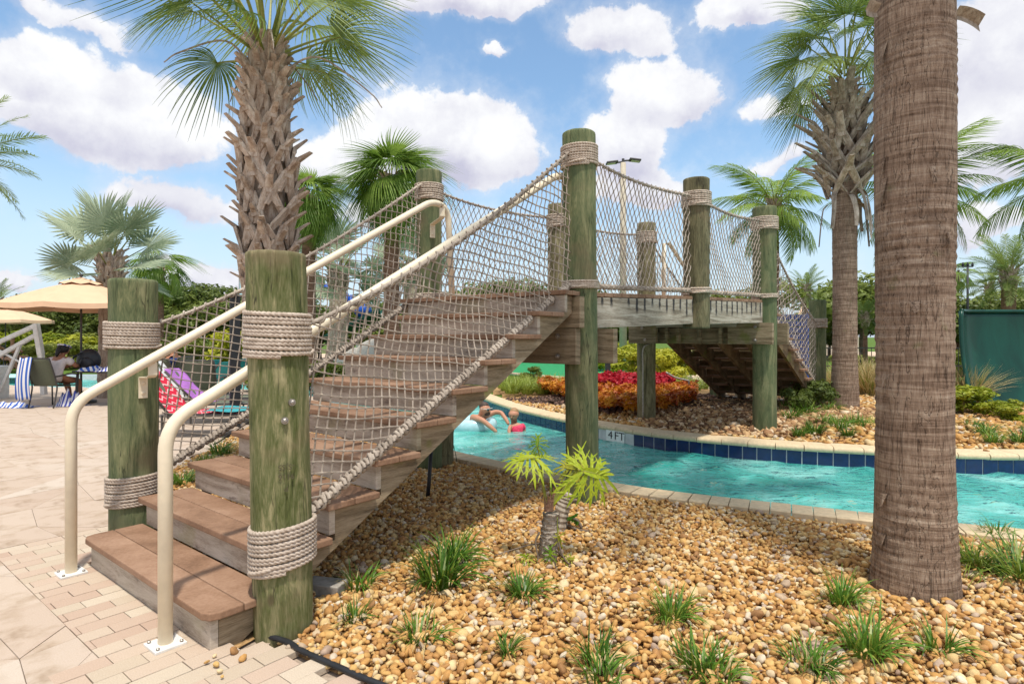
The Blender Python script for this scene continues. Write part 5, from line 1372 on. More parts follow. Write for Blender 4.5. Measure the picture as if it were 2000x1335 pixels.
# ------------------------------------------------------------------ grassy clumps
def tuft(name, n, L, w, mat, seed, spread=.05, lean=(.1, 1.1), mat2=None, seg=5):
    rd = random.Random(seed); mb = MB()
    for i in range(n):
        a = rd.uniform(0, 2 * math.pi); r = spread * math.sqrt(rd.random()); p = Vector((r * math.cos(a), r * math.sin(a), 0)); az = a + rd.uniform(-.9, .9)
        d = Vector((math.cos(az), math.sin(az), 0)); s_ = Vector((-d.y, d.x, 0)); ln = L * rd.uniform(.55, 1.1); le = rd.uniform(*lean); V = []
        q = p.copy(); ang = R_(88) - le * .35
        for j in range(seg + 1):
            t = j / seg; ww = w * (1 - t ** 2.2) * .5 + .0004
            V += [q - s_ * ww, q + s_ * ww + Vector((0, 0, ww * .6))]
            q = q + (d * math.cos(ang) + zr(math.sin(ang))) * ln / seg; ang -= le * 1.5 / seg
        mb.add(V, [(j * 2, j * 2 + 1, j * 2 + 3, j * 2 + 2) for j in range(seg)], 1 if (mat2 and rd.random() < .22) else 0)
    return mb.mesh(name, [mat] + ([mat2] if mat2 else []))
TUFT = [tuft('grass_clump', 95, .24, .0085, 'grass_blade', i, .055 + .015 * (i % 3), (.2, 1.4), 'straw' if i == 2 else 'grass_blade_lt') for i in range(4)]
TUFS = [tuft('grass_clump', 36 + 12 * i, .17, .0075, 'grass_blade', 10 + i, .035 + .02 * i, (.2, 1.5), ('straw', 'grass_blade_lt', 'straw')[i]) for i in range(3)]
TUFL = [tuft('grass_clump', 120, .5, .012, 'grass_blade_lt', 20 + i, .10, (.5, 1.7), 'grass_blade', 7) for i in range(1)]
TUFF = [tuft('grass_clump', 110, .34, .012, 'grass_blade', 30 + i, .12, (.3, 1.4), 'grass_blade_lt', 4) for i in range(3)]
TUFP = [tuft('grass_clump', 300, 1.05, .012, 'straw', 40 + i, .18, (.15, .9), 'grass_blade_lt', 5) for i in range(2)]
def clump(label, px, py, z, meshes, s=1.0, seed=0, group=None, D=None, cat='grass clump', name='grass_clump'):
    p = gnd(px, py, z) if D is None else Vector(((px - 1000) / FPX * D, D, z))
    o = link(meshes[seed % len(meshes)], name); o.location = (p.x, p.y, z - .005); o.rotation_euler = (0, 0, seed * 1.7); o.scale = (s, s, s * random.uniform(.74, .88)); return tag(o, label, cat, group)
FG = [('largest bushy grass clump, right of the stair shadow, rear half', 885, 1096, TUFT, 1.35), ('front half of the big double grass clump right of the stair shadow', 860, 1138, TUFT, 1.5),
 ('grass clump beside the stringer, left of the big double clump', 703, 1143, TUFS, 1.15), ('grass clump in front of the short philodendron trunk', 1022, 1165, TUFT, .98),
 ('thin pale tuft just right of the concrete block', 690, 1212, TUFS, .85), ('small grass tuft low on the left, right of the front post', 822, 1248, TUFS, 1.1),
 ('thin tuft near the bottom, below the philodendron clump', 990, 1275, TUFS, .9), ('upper of two joined tufts at the bottom middle', 1165, 1290, TUFS, 1.1), ('lower tuft at the bottom edge, middle of the gravel', 1178, 1325, TUFS, 1.0),
 ('mid-sized grass clump in open gravel left of the big trunk', 1310, 1208, TUFT, .95), ('tuft at the bottom edge right of the centre', 1360, 1305, TUFS, 1.25), ('tuft leaning over the bottom edge beside its neighbour', 1392, 1325, TUFS, 1.1),
 ('broad grass clump directly left of the big trunk base', 1645, 1178, TUFT, .98), ('tall dark clump below the big trunk, centre of three', 1690, 1275, TUFT, 1.15), ('left tuft of the three below the big trunk', 1570, 1295, TUFS, 1.1), ('pale tuft touching the centre clump below the big trunk', 1605, 1315, TUFS, 1.0),
 ('lone grass tuft on the gravel right of the centre clump', 1835, 1272, TUFS, 1.1), ('small tuft by the brick edge right of the big trunk', 1940, 1045, TUFS, 1.0)]
for i, (la, px, py, ms, s) in enumerate(FG): clump(la, px, py, .012, ms, s, i)
clump('long arching grass clump at the right edge beside the trunk', 1990, 1130, .01, TUFL, .95, 0)
clump('grass clump spilling from behind the big trunk on its right', 1905, 1110, .01, TUFL, .62, 1)
clump('bright grass clump beside the second step, left of the stair', 355, 945, .0, TUFF, .75, 0)
clump('bright grass clump above it beside the fourth step', 432, 888, .0, TUFF, .85, 1)
clump('tuft left of the fourth step nearest the net', 400, 905, .0, TUFF, .6, 2)
FBL = ['strappy clump against the right side of the end deck post, rear', 'strappy clump just behind the pool edge right of the end deck post', 'grass clump between the end deck post and the slim palm, close to the pool edge', 'small clump nearest the pool edge below the dark bush', 'clump touching the left foot of the slim palm', 'clump touching the right foot of the slim palm',
 'rear clump beside the dark bush by the end deck post', 'clump half hidden by the left side of the big trunk', 'tiny clump on the pool edge in front of the slim palm', 'clump right of the big trunk, middle of the gravel strip', 'clump touching the right side of the big trunk on the far bank', 'clump on the pool edge right of the big trunk', 'clump at the right edge of the picture by the pool edge', 'clump outside the right edge behind its neighbour', 'clump directly under the dark bush', 'short clump on the pool edge next to the end deck post']
gg = 'grass clumps along the far bank by the pool edge'
for i, (px, py, s) in enumerate(((1545, 822, 1.0), (1575, 812, 1.05), (1610, 830, .95), (1590, 845, .8), (1640, 838, .85), (1665, 832, .85), (1540, 800, .9), (1690, 835, .8), (1655, 850, .6), (1925, 850, .8), (1900, 838, .7), (1940, 862, .7), (1995, 862, .8), (2020, 850, .9), (1620, 805, .9), (1560, 850, .6))):
    clump(FBL[i], px, py, .16, TUFF, s, i, gg)
mb = MB(); rd = random.Random(2)
for i in range(38):
    me = TUFF[i % 3]; px, D = (985 + i * 15.5 + (i % 3) * 4, 14.2 + (i % 3) * .5 - i * .02) if i < 26 else (990 + (i - 26) * 10, 13.0 + (i % 3) * .35)
    M = Matrix.Translation(((px - 1000) / FPX * D, D, .17)) @ Matrix.Rotation(i * 1.7, 4, 'Z') @ Matrix.Scale(1.15, 4)
    mb.add([M @ v.co for v in me.vertices], [tuple(p.vertices) for p in me.polygons])
tag(mb.build('border_grass', 'grass_blade_lt'), 'continuous light green border grass behind the red and orange plants', 'border grass', kind='stuff')
go = 'straw coloured fountain grass on the far bank'
for i, (px, D, s) in enumerate(((1668, 13, 1.0), (1690, 12.4, 1.05), (1710, 13.2, 1.1), (1632, 14, .9), (1655, 14, .95), (1700, 12.2, .8), (1730, 13, 1))):
    clump('tall straw coloured grass ' + ['right of the slim palm foot', 'midway between slim palm and big trunk', 'against the big trunk on its left', 'behind the far stair foot post', 'behind the slim palm', 'front one left of the big trunk', 'hidden behind the big trunk'][i], px, 0, .15, TUFP, s, i, go, D=D, cat='ornamental grass', name='fountain_grass')
for i, (px, D, s) in enumerate(((1882, 10.6, 1.0), (1900, 10.9, .9), (1870, 10.9, .95))):
    clump('feathery pale grass left of the green shell, ' + ['front plume', 'right plume', 'plume nearest the big trunk'][i], px, 0, .14, TUFP, s, i + 3, 'pale feathery grasses beside the green shell', D=D, cat='ornamental grass', name='fountain_grass')
# lawn strips
# bedding plants: red behind, orange in front
def bedding(name, poly, n, h, mat, label):
    g = np.random.default_rng(5); P = np.array(poly); x0, y0 = P.min(0); x1, y1 = P.max(0)
    X = g.uniform(x0, x1, n * 3); Y = g.uniform(y0, y1, n * 3); k = inpoly(X, Y, poly); X, Y = X[k][:n], Y[k][:n]; n = len(X)
    Z = .18 + h * (.35 + .65 * g.random(n) ** .5) * (1 + .25 * np.sin(X * 9) * np.cos(Y * 8))
    nr = g.normal(0, .6, (n, 3)) + [0, -.2, .8]; nr /= np.linalg.norm(nr, axis=1)[:, None]; a = np.cross(nr, g.normal(0, 1, (n, 3))); a /= np.linalg.norm(a, axis=1)[:, None]; b_ = np.cross(nr, a)
    s = .050 * g.uniform(.6, 1.4, n)[:, None]; c = np.stack([X, Y, Z], 1)
    V = np.stack([c - a * s, c + b_ * s * .5, c + a * s, c - b_ * s * .5], 1).reshape(-1, 3)
    o = link(npmesh(name, V, np.arange(n * 4).reshape(-1, 4), mat), name); tag(o, label, 'bedding plants', kind='stuff')
def gz(px, py, z): p = gnd(px, py, z); return (p.x, p.y)
bedding('orange_bedding', [gz(1080, 775, .18), gz(1180, 810, .18), gz(1290, 812, .18), gz(1360, 790, .18), gz(1362, 768, .18), gz(1300, 772, .18), gz(1200, 775, .18), gz(1100, 760, .18), gz(1050, 758, .18), gz(1052, 768, .18)], 15000, .25, 'leaf_orange', 'low orange leaved bedding plants in front of the red band')
bedding('red_bedding', [gz(1165, 775, .18), gz(1285, 778, .18), gz(1320, 768, .18), gz(1300, 757, .18), gz(1160, 755, .18)], 9000, .33, 'leaf_red', 'band of deep red leaved bedding plants in the flower bed')
# putting green beyond, with stone edge and path
def gpoly(name, pts, z, mat): return sheet(name, [gz(x, y, z) for x, y in pts], z, mat)
gpoly('path', [(1200, 762), (1420, 770), (1500, 752), (1460, 728), (1380, 724), (1335, 738), (1120, 742)], .10, 'deck_far')
pg = [(1000, 732), (1120, 742), (1250, 746), (1345, 742), (1330, 735), (1280, 733), (1240, 724), (1208, 713), (1205, 706), (1150, 703), (1030, 707), (985, 712), (900, 715), (880, 725)]
gpoly('putting_green', pg, .115, 'golf_green')
kb = thing('stone_kerb', 'thin pale stone kerb around the putting green', 'kerb', (*gz(1250, 746, .1), .1))
ring = [Vector((*gz(x, y, .1), .125)) for x, y in pg]; keepw(MB().tube(catmull(ring + [ring[0]], 6), .07, 6).build('kerb_stone', 'edge_stone', smooth=True), kb)
gpoly('far_path', [(1185, 700), (1190, 694), (1310, 694), (1400, 700), (1520, 700), (1700, 697), (2100, 697), (2100, 688), (1100, 684)], .12, 'deck_far')
gpoly('putting_green', [(330, 716), (470, 722), (600, 716), (470, 706)], .10, 'golf_green')
# pool deck on the far left with grass strip
gpoly('far_deck', [(-300, 718), (140, 716), (420, 712), (700, 708), (700, 690), (-300, 690)], .10, 'deck_far')
gpoly('beach_pool', [(-200, 738), (60, 737), (60, 730), (-200, 730)], .11, 'pool_plaster')
# ------------------------------------------------------------------ philodendron with a stubby trunk in the gravel
ph = gnd(1072, 1098, 0.0); PH = thing('philodendron', 'split leaf philodendron on a short scaly trunk in the golden gravel', 'plant', (ph.x, ph.y, 0))
unit = ph.y / FPX
mb = MB(); rd = random.Random(4); n = 16; V = []; N = 40
for i in range(N + 1):
    t = i / N; z = -.02 + .33 * t
    for k in range(n):
        a = 2 * math.pi * k / n; r = (.053 - .010 * t + .008 * math.sin(t * 3)) * (1 + .10 * ((i % 4) / 4 - .4) + .05 * math.sin(3 * a + i * 1.3)) * (1 if i < N else .7)
        V.append((-.012 + r * math.cos(a) + .03 * t, r * math.sin(a), z))
mb.add(V, [(i * n + k, i * n + (k + 1) % n, (i + 1) * n + (k + 1) % n, (i + 1) * n + k) for i in range(N) for k in range(n)] + [tuple(range(N * n, N * n + n))])
mb.build('trunk', 'boot_grey', PH)
mb = MB(); 
sc_m = []
for i in range(11):
    for k in range(7):
        a = 2 * math.pi * (k + .5 * (i % 2)) / 7; z = .02 + i * .027; r = .052 - .010 * z / .33 + .002
        e = Vector((math.cos(a), math.sin(a), 0)); s_ = Vector((-e.y, e.x, 0)); c = e * r + Vector((-.012 + .03 * z / .33, 0, z))
        V = [c - s_ * .024, c + s_ * .024, c + s_ * .012 + e * .010 + zr(.020), c - s_ * .012 + e * .010 + zr(.020)]
        mb.add(V, [(0, 1, 2, 3)])
o = mb.build('bark_scales', 'boot_grey', PH); o['kind'] = 'stuff'
def root_(P, r=.007, nm='aerial_root'): MB().tube(catmull([Vector(p) for p in P], 5), [r * (1 - .5 * i / (5 * (len(P) - 1))) for i in range(5 * (len(P) - 1) + 1)], 6).build(nm, 'twig', PH, smooth=True)
root_([(.01, -.06, .14), (.03, -.085, .08), (.035, -.10, .02), (.045, -.14, -.01)]); root_([(.05, -.045, .17), (.075, -.06, .08), (.11, -.08, .03), (.17, -.10, .0)])
root_([(-.06, -.03, .2), (-.085, -.04, .14), (-.07, -.06, .05), (-.085, -.09, -.01)]); root_([(.04, -.05, .1), (.09, -.03, .04), (.14, -.03, .0)]); root_([(-.05, 0, .12), (-.12, .03, .1), (-.26, .0, .07), (-.34, -.02, .05)], .006)
def philo_leaf(name, base, tip_c, size, face, up, mat, nl=9, petr=.008, seed=0, sag=.04):
    """arching stalk then a deeply lobed leaf of narrow fingers"""
    rd = random.Random(seed); base, tc = Vector(base), Vector(tip_c); L = (tc - base).length
    mid = (base + tc) / 2 + zr(sag); g = MB()
    g.tube(catmull([base, mid, tc], 6), [petr * (1.3 - .6 * i / 12) for i in range(13)], 6, m=1)
    ez = Vector(face).normalized(); ex = Vector(up); ex = (ex - ez * ex.dot(ez)).normalized(); ey = ez.cross(ex)
    # midrib
    M_ = [tc + ex * size * t * .8 - ez * size * .35 * t * t for t in [i / 8 for i in range(9)]]
    g.tube(M_, [petr * .6 * (1 - .09 * i) for i in range(9)], 5, m=1)
    def lobe(p, d, ln, w, fork):
        s_ = d.cross(ez).normalized(); V = []; k = 6
        for j in range(k + 1):
            t = j / k; q = p + d * ln * t - ez * ln * .32 * t * t + zr(-.18 * ln * t * t); ww = w * (.55 + .5 * math.sin(math.pi * min(1, .15 + t * .75))) * (1 if j < k else .12)
            wv = .25 * w * math.sin(t * 9 + ln * 40)
            V += [q - s_ * ww + ez * wv, q + ez * (-w * .25), q + s_ * ww + ez * wv]
        g.add(V, [(j * 3 + a, j * 3 + a + 1, (j + 1) * 3 + a + 1, (j + 1) * 3 + a) for j in range(k) for a in (0, 1)], 0)
        if fork:
            for t0, sg in ((.35, 1), (.5, -1), (.68, 1)):
                q = p + d * ln * t0 - ez * ln * .32 * t0 * t0 + zr(-.18 * ln * t0 * t0); d2 = (d * .75 + s_ * sg * .66).normalized(); V = []
                for j in range(4):
                    t = j / 3; r_ = q + d2 * ln * .36 * t - ez * ln * .1 * t; ww = w * .6 * (1 - .8 * t); s2 = d2.cross(ez).normalized(); V += [r_ - s2 * ww, r_ + s2 * ww]
                g.add(V, [(j * 2, j * 2 + 1, j * 2 + 3, j * 2 + 2) for j in range(3)], 0)
    # central blade
    V = []
    for j in range(9):
        t = j / 8; w = size * .12 * math.sin(math.pi * (.18 + .78 * t)); V += [M_[j] - ey * w + ez * .01, M_[j], M_[j] + ey * w + ez * .01]
    g.add(V, [(j * 3 + a, j * 3 + a + 1, (j + 1) * 3 + a + 1, (j + 1) * 3 + a) for j in range(8) for a in (0, 1)], 0)
    for i in range(nl):
        t = i / (nl - 1); p = M_[min(8, int(t * 5))]
        for sg in (-1, 1):
            ang = R_(150 - 128 * t) * sg + rd.uniform(-.08, .08); d = ex * math.cos(ang) + ey * math.sin(ang)
            lobe(p, d, size * (.95 - .38 * t) * rd.uniform(.75, 1.15) * (.8 if i == 0 else 1), size * .040, i < nl - 2)
    return g.build(name, [mat, 'petiole'], PH)
def lp(px, py, dy=0): return Vector(((px - 1072) * unit, dy, (1098 - py) * unit + (dy * 0)))
T_ = lp(1072, 990); T_.y = 0
philo_leaf('leaf', T_ + Vector((-.01, 0, 0)), lp(1044, 892, -.03), .215, (.05, -.45, .9), (-.3, -.35, .75), 'philo', seed=1)
philo_leaf('leaf', T_ + Vector((.015, -.01, 0)), lp(1138, 915, -.06), .25, (.25, -.85, .35), (1, -.1, -.08), 'philo', seed=2, sag=.03)
philo_leaf('leaf', T_ + Vector((.0, -.015, -.02)), lp(1128, 918, .03), .15, (-.1, -.7, .6), (-.8, .2, .35), 'frond_yellow', seed=3)
philo_leaf('leaf', (.04, -.05, .02), lp(1071, 1070, -.14), .075, (0, -1, .3), (.1, 0, 1), 'philo', 5, .004, 4)
philo_leaf('leaf', (-.06, -.06, .0), lp(1028, 1078, -.10), .07, (0, -.6, .8), (-.4, 0, .6), 'philo', 5, .004, 5)
philo_leaf('leaf', (.08, -.03, .0), lp(1108, 1085, -.06), .085, (.1, -.6, .8), (.9, 0, .25), 'frond_yellow', 5, .004, 6)
philo_leaf('leaf', (.05, -.02, .30), lp(1088, 1040, -.05), .09, (.2, -.8, .2), (.3, 0, -1), 'frond_yellow', 4, .004, 7)
philo_leaf('leaf', T_ + Vector((-.02, .01, 0)), lp(1050, 872, .0), .10, (-.3, -.8, .3), (-.1, .1, 1), 'philo', 6, .006, 9)
MB().tube([T_ + Vector((.01, 0, -.01)), lp(1076, 955), lp(1075, 912)], [.009, .008, .001], 6).build('new_shoot', 'philo', PH, smooth=True)
for k in range(4): MB().tube([T_ + Vector((-.02 + .012 * k, -.02, -.02)), lp(1064 + 6 * k, 965 - 5 * k, -.01)], [.012, .002], 5).build('sheath', 'trunk_red', PH)
# second old stump behind it
s2 = gnd(1100, 1035, 0); st2 = thing('plant_stump', 'small leaning grey stump with thick pale roots behind the philodendron', 'stump', (s2.x, s2.y, 0))
mb = MB(); mb.tube(catmull([(-.03, .0, -.02), (-.02, 0, .1), (.01, 0, .2), (.03, 0, .27)], 6), [.06 - .0012 * i + (.006 if i % 2 else 0) for i in range(19)], 12); mb.build('trunk', 'boot_grey', st2)
for P in ([(.04, 0, .19), (.08, -.01, .22), (.12, -.01, .22)], [(.05, -.02, .1), (.1, -.03, .08), (.13, -.05, .03)], [(.03, -.04, .05), (.12, -.07, .02), (.24, -.08, .015)], [(-.03, -.04, .08), (-.08, -.08, .01)]):
    MB().tube(catmull([Vector(p) for p in P], 5), .012, 6).build('root', 'twig', st2, smooth=True)
g_ = MB()
for k in range(9):
    a = k * .7; c = Vector((.05 + .03 * math.cos(a), -.05 + .02 * math.sin(a), .05 + .008 * k)); g_.add([c, c + Vector((.02, -.02, .01)), c + Vector((.03, .0, .03)), c + Vector((.005, .01, .02))], [(0, 1, 2, 3)])
g_.build('leaf', 'grass_blade', st2)

# ------------------------------------------------------------------ figures
def skin(name, verts, edges, mat, parent, sub=2, root=0):
    me = bpy.data.meshes.new(name); me.from_pydata([v[0] for v in verts], edges, []); me.materials.append(MATS[mat])
    o = link(me, name, parent)
    bpy.context.view_layer.objects.active = o
    sk = o.modifiers.new('skin', 'SKIN'); 
    if not me.skin_vertices:
        bpy.context.view_layer.update()
    lay = me.skin_vertices[0].data
    for i, v in enumerate(verts):
        r = v[1]; lay[i].radius = (r, r) if not isinstance(r, tuple) else r; lay[i].use_root = (i == root)
    sk.use_smooth_shade = True; sk.branch_smoothing = .4
    ss = o.modifiers.new('sub', 'SUBSURF'); ss.levels = sub; ss.render_levels = sub
    return o
def hand(P, d, up, size, mat, parent, spread=.25, name='hand'):
    """palm, four fingers and a thumb as one skinned surface"""
    P, d, up = Vector(P), Vector(d).normalized(), Vector(up); s_ = d.cross(up).normalized(); up = s_.cross(d)
    V = [(P, .02 * size * 1.2), (P + d * .045 * size, .026 * size)]; E = [(0, 1)]
    for k in range(4):
        o = (k - 1.5) * .02 * size; ln = [.062, .075, .07, .055][k] * size; a = P + d * .08 * size + s_ * o
        dd = (d + s_ * (k - 1.5) * spread * .5).normalized()
        i = len(V); V += [(a, .0095 * size), (a + dd * ln * .55 - up * .006, .0085 * size), (a + dd * ln - up * .02 * size, .007 * size)]; E += [(1, i), (i, i + 1), (i + 1, i + 2)]
    i = len(V); V += [(P + d * .03 * size + s_ * -.035 * size, .011 * size), (P + d * .06 * size + s_ * -.055 * size, .009 * size)]; E += [(1, i), (i, i + 1)]
    return skin(name, V, E, mat, parent, 1)
def man_in_water():
    D = 9.75; k = D / FPX
    W = lambda px, py, dy=0: Vector(((px - 950) * k, dy, (838 - py) * k + WATER_Z))
    c = (950 - 1000) * k
    r = thing('person', 'bearded man in sunglasses leaning over a clear float in the water', 'person', (c, D, 0))
    wp = lambda px, py, dy=0: W(px, py, dy)
    V = [(wp(930, 850, .05), (.15, .12)), (wp(930, 835, .02), (.16, .12)), (wp(931, 817, -.02), (.13, .10)), (wp(937, 812, -.05), .055), (wp(942, 806, -.06), .062), (wp(948, 800, -.08), .105), (wp(949, 792, -.08), .092), (wp(951, 788, -.08), .045),
         (wp(924, 812, -.10), .06), (wp(944, 816, -.25), .047), (wp(960, 828, -.30), .038), (wp(972, 838, -.32), .028),
         (wp(950, 812, .10), .055), (wp(968, 806, .14), .045), (wp(979, 807, .10), .038), (wp(988, 818, .0), .033), (wp(994, 828, -.06), .026)]
    E = [(0, 1), (1, 2), (2, 3), (3, 4), (4, 5), (5, 6), (6, 7), (2, 8), (8, 9), (9, 10), (10, 11), (2, 12), (12, 13), (13, 14), (14, 15), (15, 16)]
    skin('body', V, E, 'skin', r)
    hand(wp(974, 839, -.32), (1, -.1, -.35), (0, 0, 1), 1.0, 'skin', r); hand(wp(995, 830, -.07), (.3, -.2, -1), (0, -1, 0), 1.0, 'skin', r)
    h = wp(948, 798, -.08); f = Vector((.80, -.58, -.12)).normalized(); s_ = f.cross(zr(1)).normalized(); u_ = s_.cross(f)
    R = Matrix((f, s_ * -1, u_)).transposed()
    b_ = MB(); b_.ell(h + u_ * .05 - f * .03, (.088, .078, .075), 14, 8, R); b_.build('hair', 'hair_brown', r, smooth=True)
    b_ = MB(); b_.ell(h - u_ * .055 + f * .045, (.055, .058, .042), 12, 6, R); b_.build('beard', 'hair_brown', r, smooth=True)
    b_ = MB(); b_.ell(h + f * .098 - u_ * .012, (.02, .013, .022), 8, 6, R)
    for sg in (-1, 1): b_.ell(h + s_ * sg * .082 - u_ * .01 - f * .01, (.02, .008, .028), 8, 6, R)
    b_.build('nose_and_ears', 'skin', r, smooth=True)
    b_ = MB()
    for sg in (-1, 1): b_.ell(h + f * .085 + s_ * sg * .034 + u_ * .018, (.012, .028, .020), 10, 6, R)
    g = b_.build('sunglasses', 'lens', r, smooth=True)
    b_ = MB()
    for sg in (-1, 1): b_.tube([h + f * .085 + s_ * sg * .064 + u_ * .025, h + s_ * sg * .088 + u_ * .02 - f * .02], .005, 5)
    b_.tube([h + f * .092 + s_ * -.064 + u_ * .036, h + f * .102 + u_ * .036, h + f * .092 + s_ * .064 + u_ * .036], .005, 5); b_.build('glasses_frame', 'white_paint', g)
    cx = wp(940, 826, .0); mb = MB(); n = 36; q = 12; V = []
    for i in range(n):
        a = 2 * math.pi * i / n
        for j in range(q):
            b2 = 2 * math.pi * j / q; rr = .30 + .10 * math.cos(b2); V.append((rr * math.cos(a), rr * .9 * math.sin(a), .115 * math.sin(b2) * (1 + .04 * math.sin(a * 12))))
    mb.add(V, [(i * q + j, ((i + 1) % n) * q + j, ((i + 1) % n) * q + (j + 1) % q, i * q + (j + 1) % q) for i in range(n) for j in range(q)])
    o = mb.build('swim_ring', 'vinyl_clear_blue', smooth=True); o.location = (c - .22, D + .12, WATER_Z + .06); tag(o, 'pale blue inflatable ring under the man in the water', 'swim ring')
man_in_water()
def girl():
    D = 9.55; k = D / FPX; c = (1008 - 1000) * k
    W = lambda px, py, dy=0: Vector(((px - 1008) * k, dy, (838 - py) * k + WATER_Z))
    r = thing('person', 'girl in a pink swim top standing in the water beside the man', 'person', (c, D, 0))
    V = [(W(1012, 862), (.10, .08)), (W(1012, 845), (.10, .08)), (W(1009, 828), (.095, .07)), (W(1005, 820, -.01), .038), (W(1003, 812, -.02), .05), (W(1003, 806, -.03), .098), (W(1004, 800, -.02), .085), (W(1004, 796, -.02), .04),
         (W(997, 826, -.06), .038), (W(994, 836, -.12), .03), (W(997, 845, -.16), .024), (W(1021, 828, .0), .042), (W(1024, 840, .02), .034), (W(1020, 850, -.05), .026)]
    E = [(0, 1), (1, 2), (2, 3), (3, 4), (4, 5), (5, 6), (6, 7), (2, 8), (8, 9), (9, 10), (2, 11), (11, 12), (12, 13)]
    skin('body', V, E, 'skin', r)
    hand(W(998, 846, -.16), (.4, -.4, -1), (0, -1, 0), .75, 'skin', r); hand(W(1019, 851, -.06), (-.4, -.5, -1), (0, -1, 0), .75, 'skin', r)
    V = [(W(1012, 860), (.115, .095)), (W(1012, 843), (.115, .095)), (W(1011, 829), (.105, .082)), (W(1020, 827, .0), .062), (W(1025, 836, .02), .052), (W(998, 828, -.05), .05)]
    skin('swim_top', V, [(0, 1), (1, 2), (2, 3), (3, 4), (2, 5)], 'swim_pink', r)
    h = W(1003, 806, -.03); f = Vector((-.35, -.92, -.15)).normalized(); s_ = f.cross(zr(1)).normalized(); u_ = s_.cross(f); R = Matrix((f, s_ * -1, u_)).transposed()
    b_ = MB(); b_.ell(h + u_ * .045 - f * .035, (.074, .074, .068), 14, 8, R); b_.ell(h - f * .09 + u_ * .03, (.03, .03, .045), 8, 6, R); b_.build('hair', 'hair_blond', r, smooth=True)
    b_ = MB(); b_.ell(h + f * .082 - u_ * .012, (.013, .010, .014), 8, 6, R)
    for sg in (-1, 1): b_.ell(h + s_ * sg * .072 - u_ * .008, (.015, .007, .02), 8, 6, R)
    b_.build('nose_and_ears', 'skin', r, smooth=True)
    b_ = MB()
    for sg in (-1, 1): b_.ell(h + f * .07 + s_ * sg * .028 + u_ * .010, (.006, .012, .006), 8, 5, R)
    b_.ell(h + f * .073 - u_ * .04, (.005, .02, .005), 8, 5, R); b_.build('eyes_and_mouth', 'hair_brown', r)
girl()

# patio furniture -------------------------------------------------
def sling_chair(loc, rz, label, fabric='sling_fabric', group=None):
    r = thing('patio_chair', label, 'chair', loc, rz, group)
    for sg in (-1, 1):
        y = .27 * sg
        MB().tube(catmull([(.25, y, 0), (.24, y, .42), (.26, y, .63)], 4), .014, 8).build('leg', 'dark_frame', r, smooth=True)
        MB().tube(catmull([(-.30, y, 0), (-.24, y, .25), (-.22, y, .45), (-.30, y, .72), (-.40, y, .98)], 4), .014, 8).build('leg', 'dark_frame', r, smooth=True)
        MB().tube(catmull([(.28, y, .64), (.10, y, .66), (-.12, y, .63), (-.27, y, .62)], 4), .016, 8).build('armrest', 'dark_frame', r, smooth=True)
    MB().tube([(-.40, -.27, .98), (-.41, 0, .985), (-.40, .27, .98)], .014, 8).build('top_rail', 'dark_frame', r, smooth=True)
    MB().tube([(.24, -.27, .42), (.24, .27, .42)], .013, 8).build('seat_rail', 'dark_frame', r, smooth=True)
    mb = MB(); V = []; P = catmull([(-.40, 0, .97), (-.31, 0, .74), (-.235, 0, .52), (-.19, 0, .43)], 5)
    for p in P: V += [p + Vector((0, -.26, 0)), p + Vector((-.015, 0, 0)), p + Vector((0, .26, 0))]
    n = len(P); F = [(j * 3 + a, j * 3 + a + 1, j * 3 + a + 4, j * 3 + a + 3) for j in range(n - 1) for a in (0, 1)]; o = MB().add(V, F).build('back_sling', fabric, r, smooth=True)
    m_ = o.modifiers.new('t', 'SOLIDIFY'); m_.thickness = .006
    o = MB().add([(-.19, -.26, .43), (-.19, .26, .43), (.05, .26, .41), (.05, -.26, .41), (.25, .26, .435), (.25, -.26, .435)], [(0, 3, 2, 1), (3, 5, 4, 2)]).build('seat_sling', fabric, r); m_ = o.modifiers.new('t', 'SOLIDIFY'); m_.thickness = .006
    return r
def cloth(name, f, nu, nv, mat, label, cat='towel', loc=(0, 0, 0), rz=0, th=.008):
    V = [f(i / nu, j / nv) for i in range(nu + 1) for j in range(nv + 1)]
    o = MB().add(V, [(i * (nv + 1) + j, (i + 1) * (nv + 1) + j, (i + 1) * (nv + 1) + j + 1, i * (nv + 1) + j + 1) for i in range(nu) for j in range(nv)]).build(name, mat, smooth=True)
    m_ = o.modifiers.new('t', 'SOLIDIFY'); m_.thickness = th; o.location = loc; o.rotation_euler = (0, 0, rz); return tag(o, label, cat)
CX, CY = -9.25, 12.1; CR = R_(84)
sling_chair((CX, CY, 0), CR, 'grey green sling patio chair the woman sits on, striped towel over its back')
chr_m = Matrix.Translation((CX, CY, 0)) @ Matrix.Rotation(CR, 4, 'Z')
cloth('striped_towel', lambda u, v: (-.425 - .05 * math.sin(u * 3.0) - .03 * u + .015 * math.sin(v * 9), .06 + .27 * v + .06 * u * v, .995 - .82 * u + .02 * math.sin(v * 7)), 14, 10, 'stripe_blue_fine', 'blue and white striped towel hanging over the chair back', loc=(CX, CY, 0), rz=CR)
bpy.data.objects['striped_towel'].data.materials[0] = (striped('stripe_blue_v', (.72, .7, .7), (.05, .12, .42), 13, 1) or MATS['stripe_blue_v'])
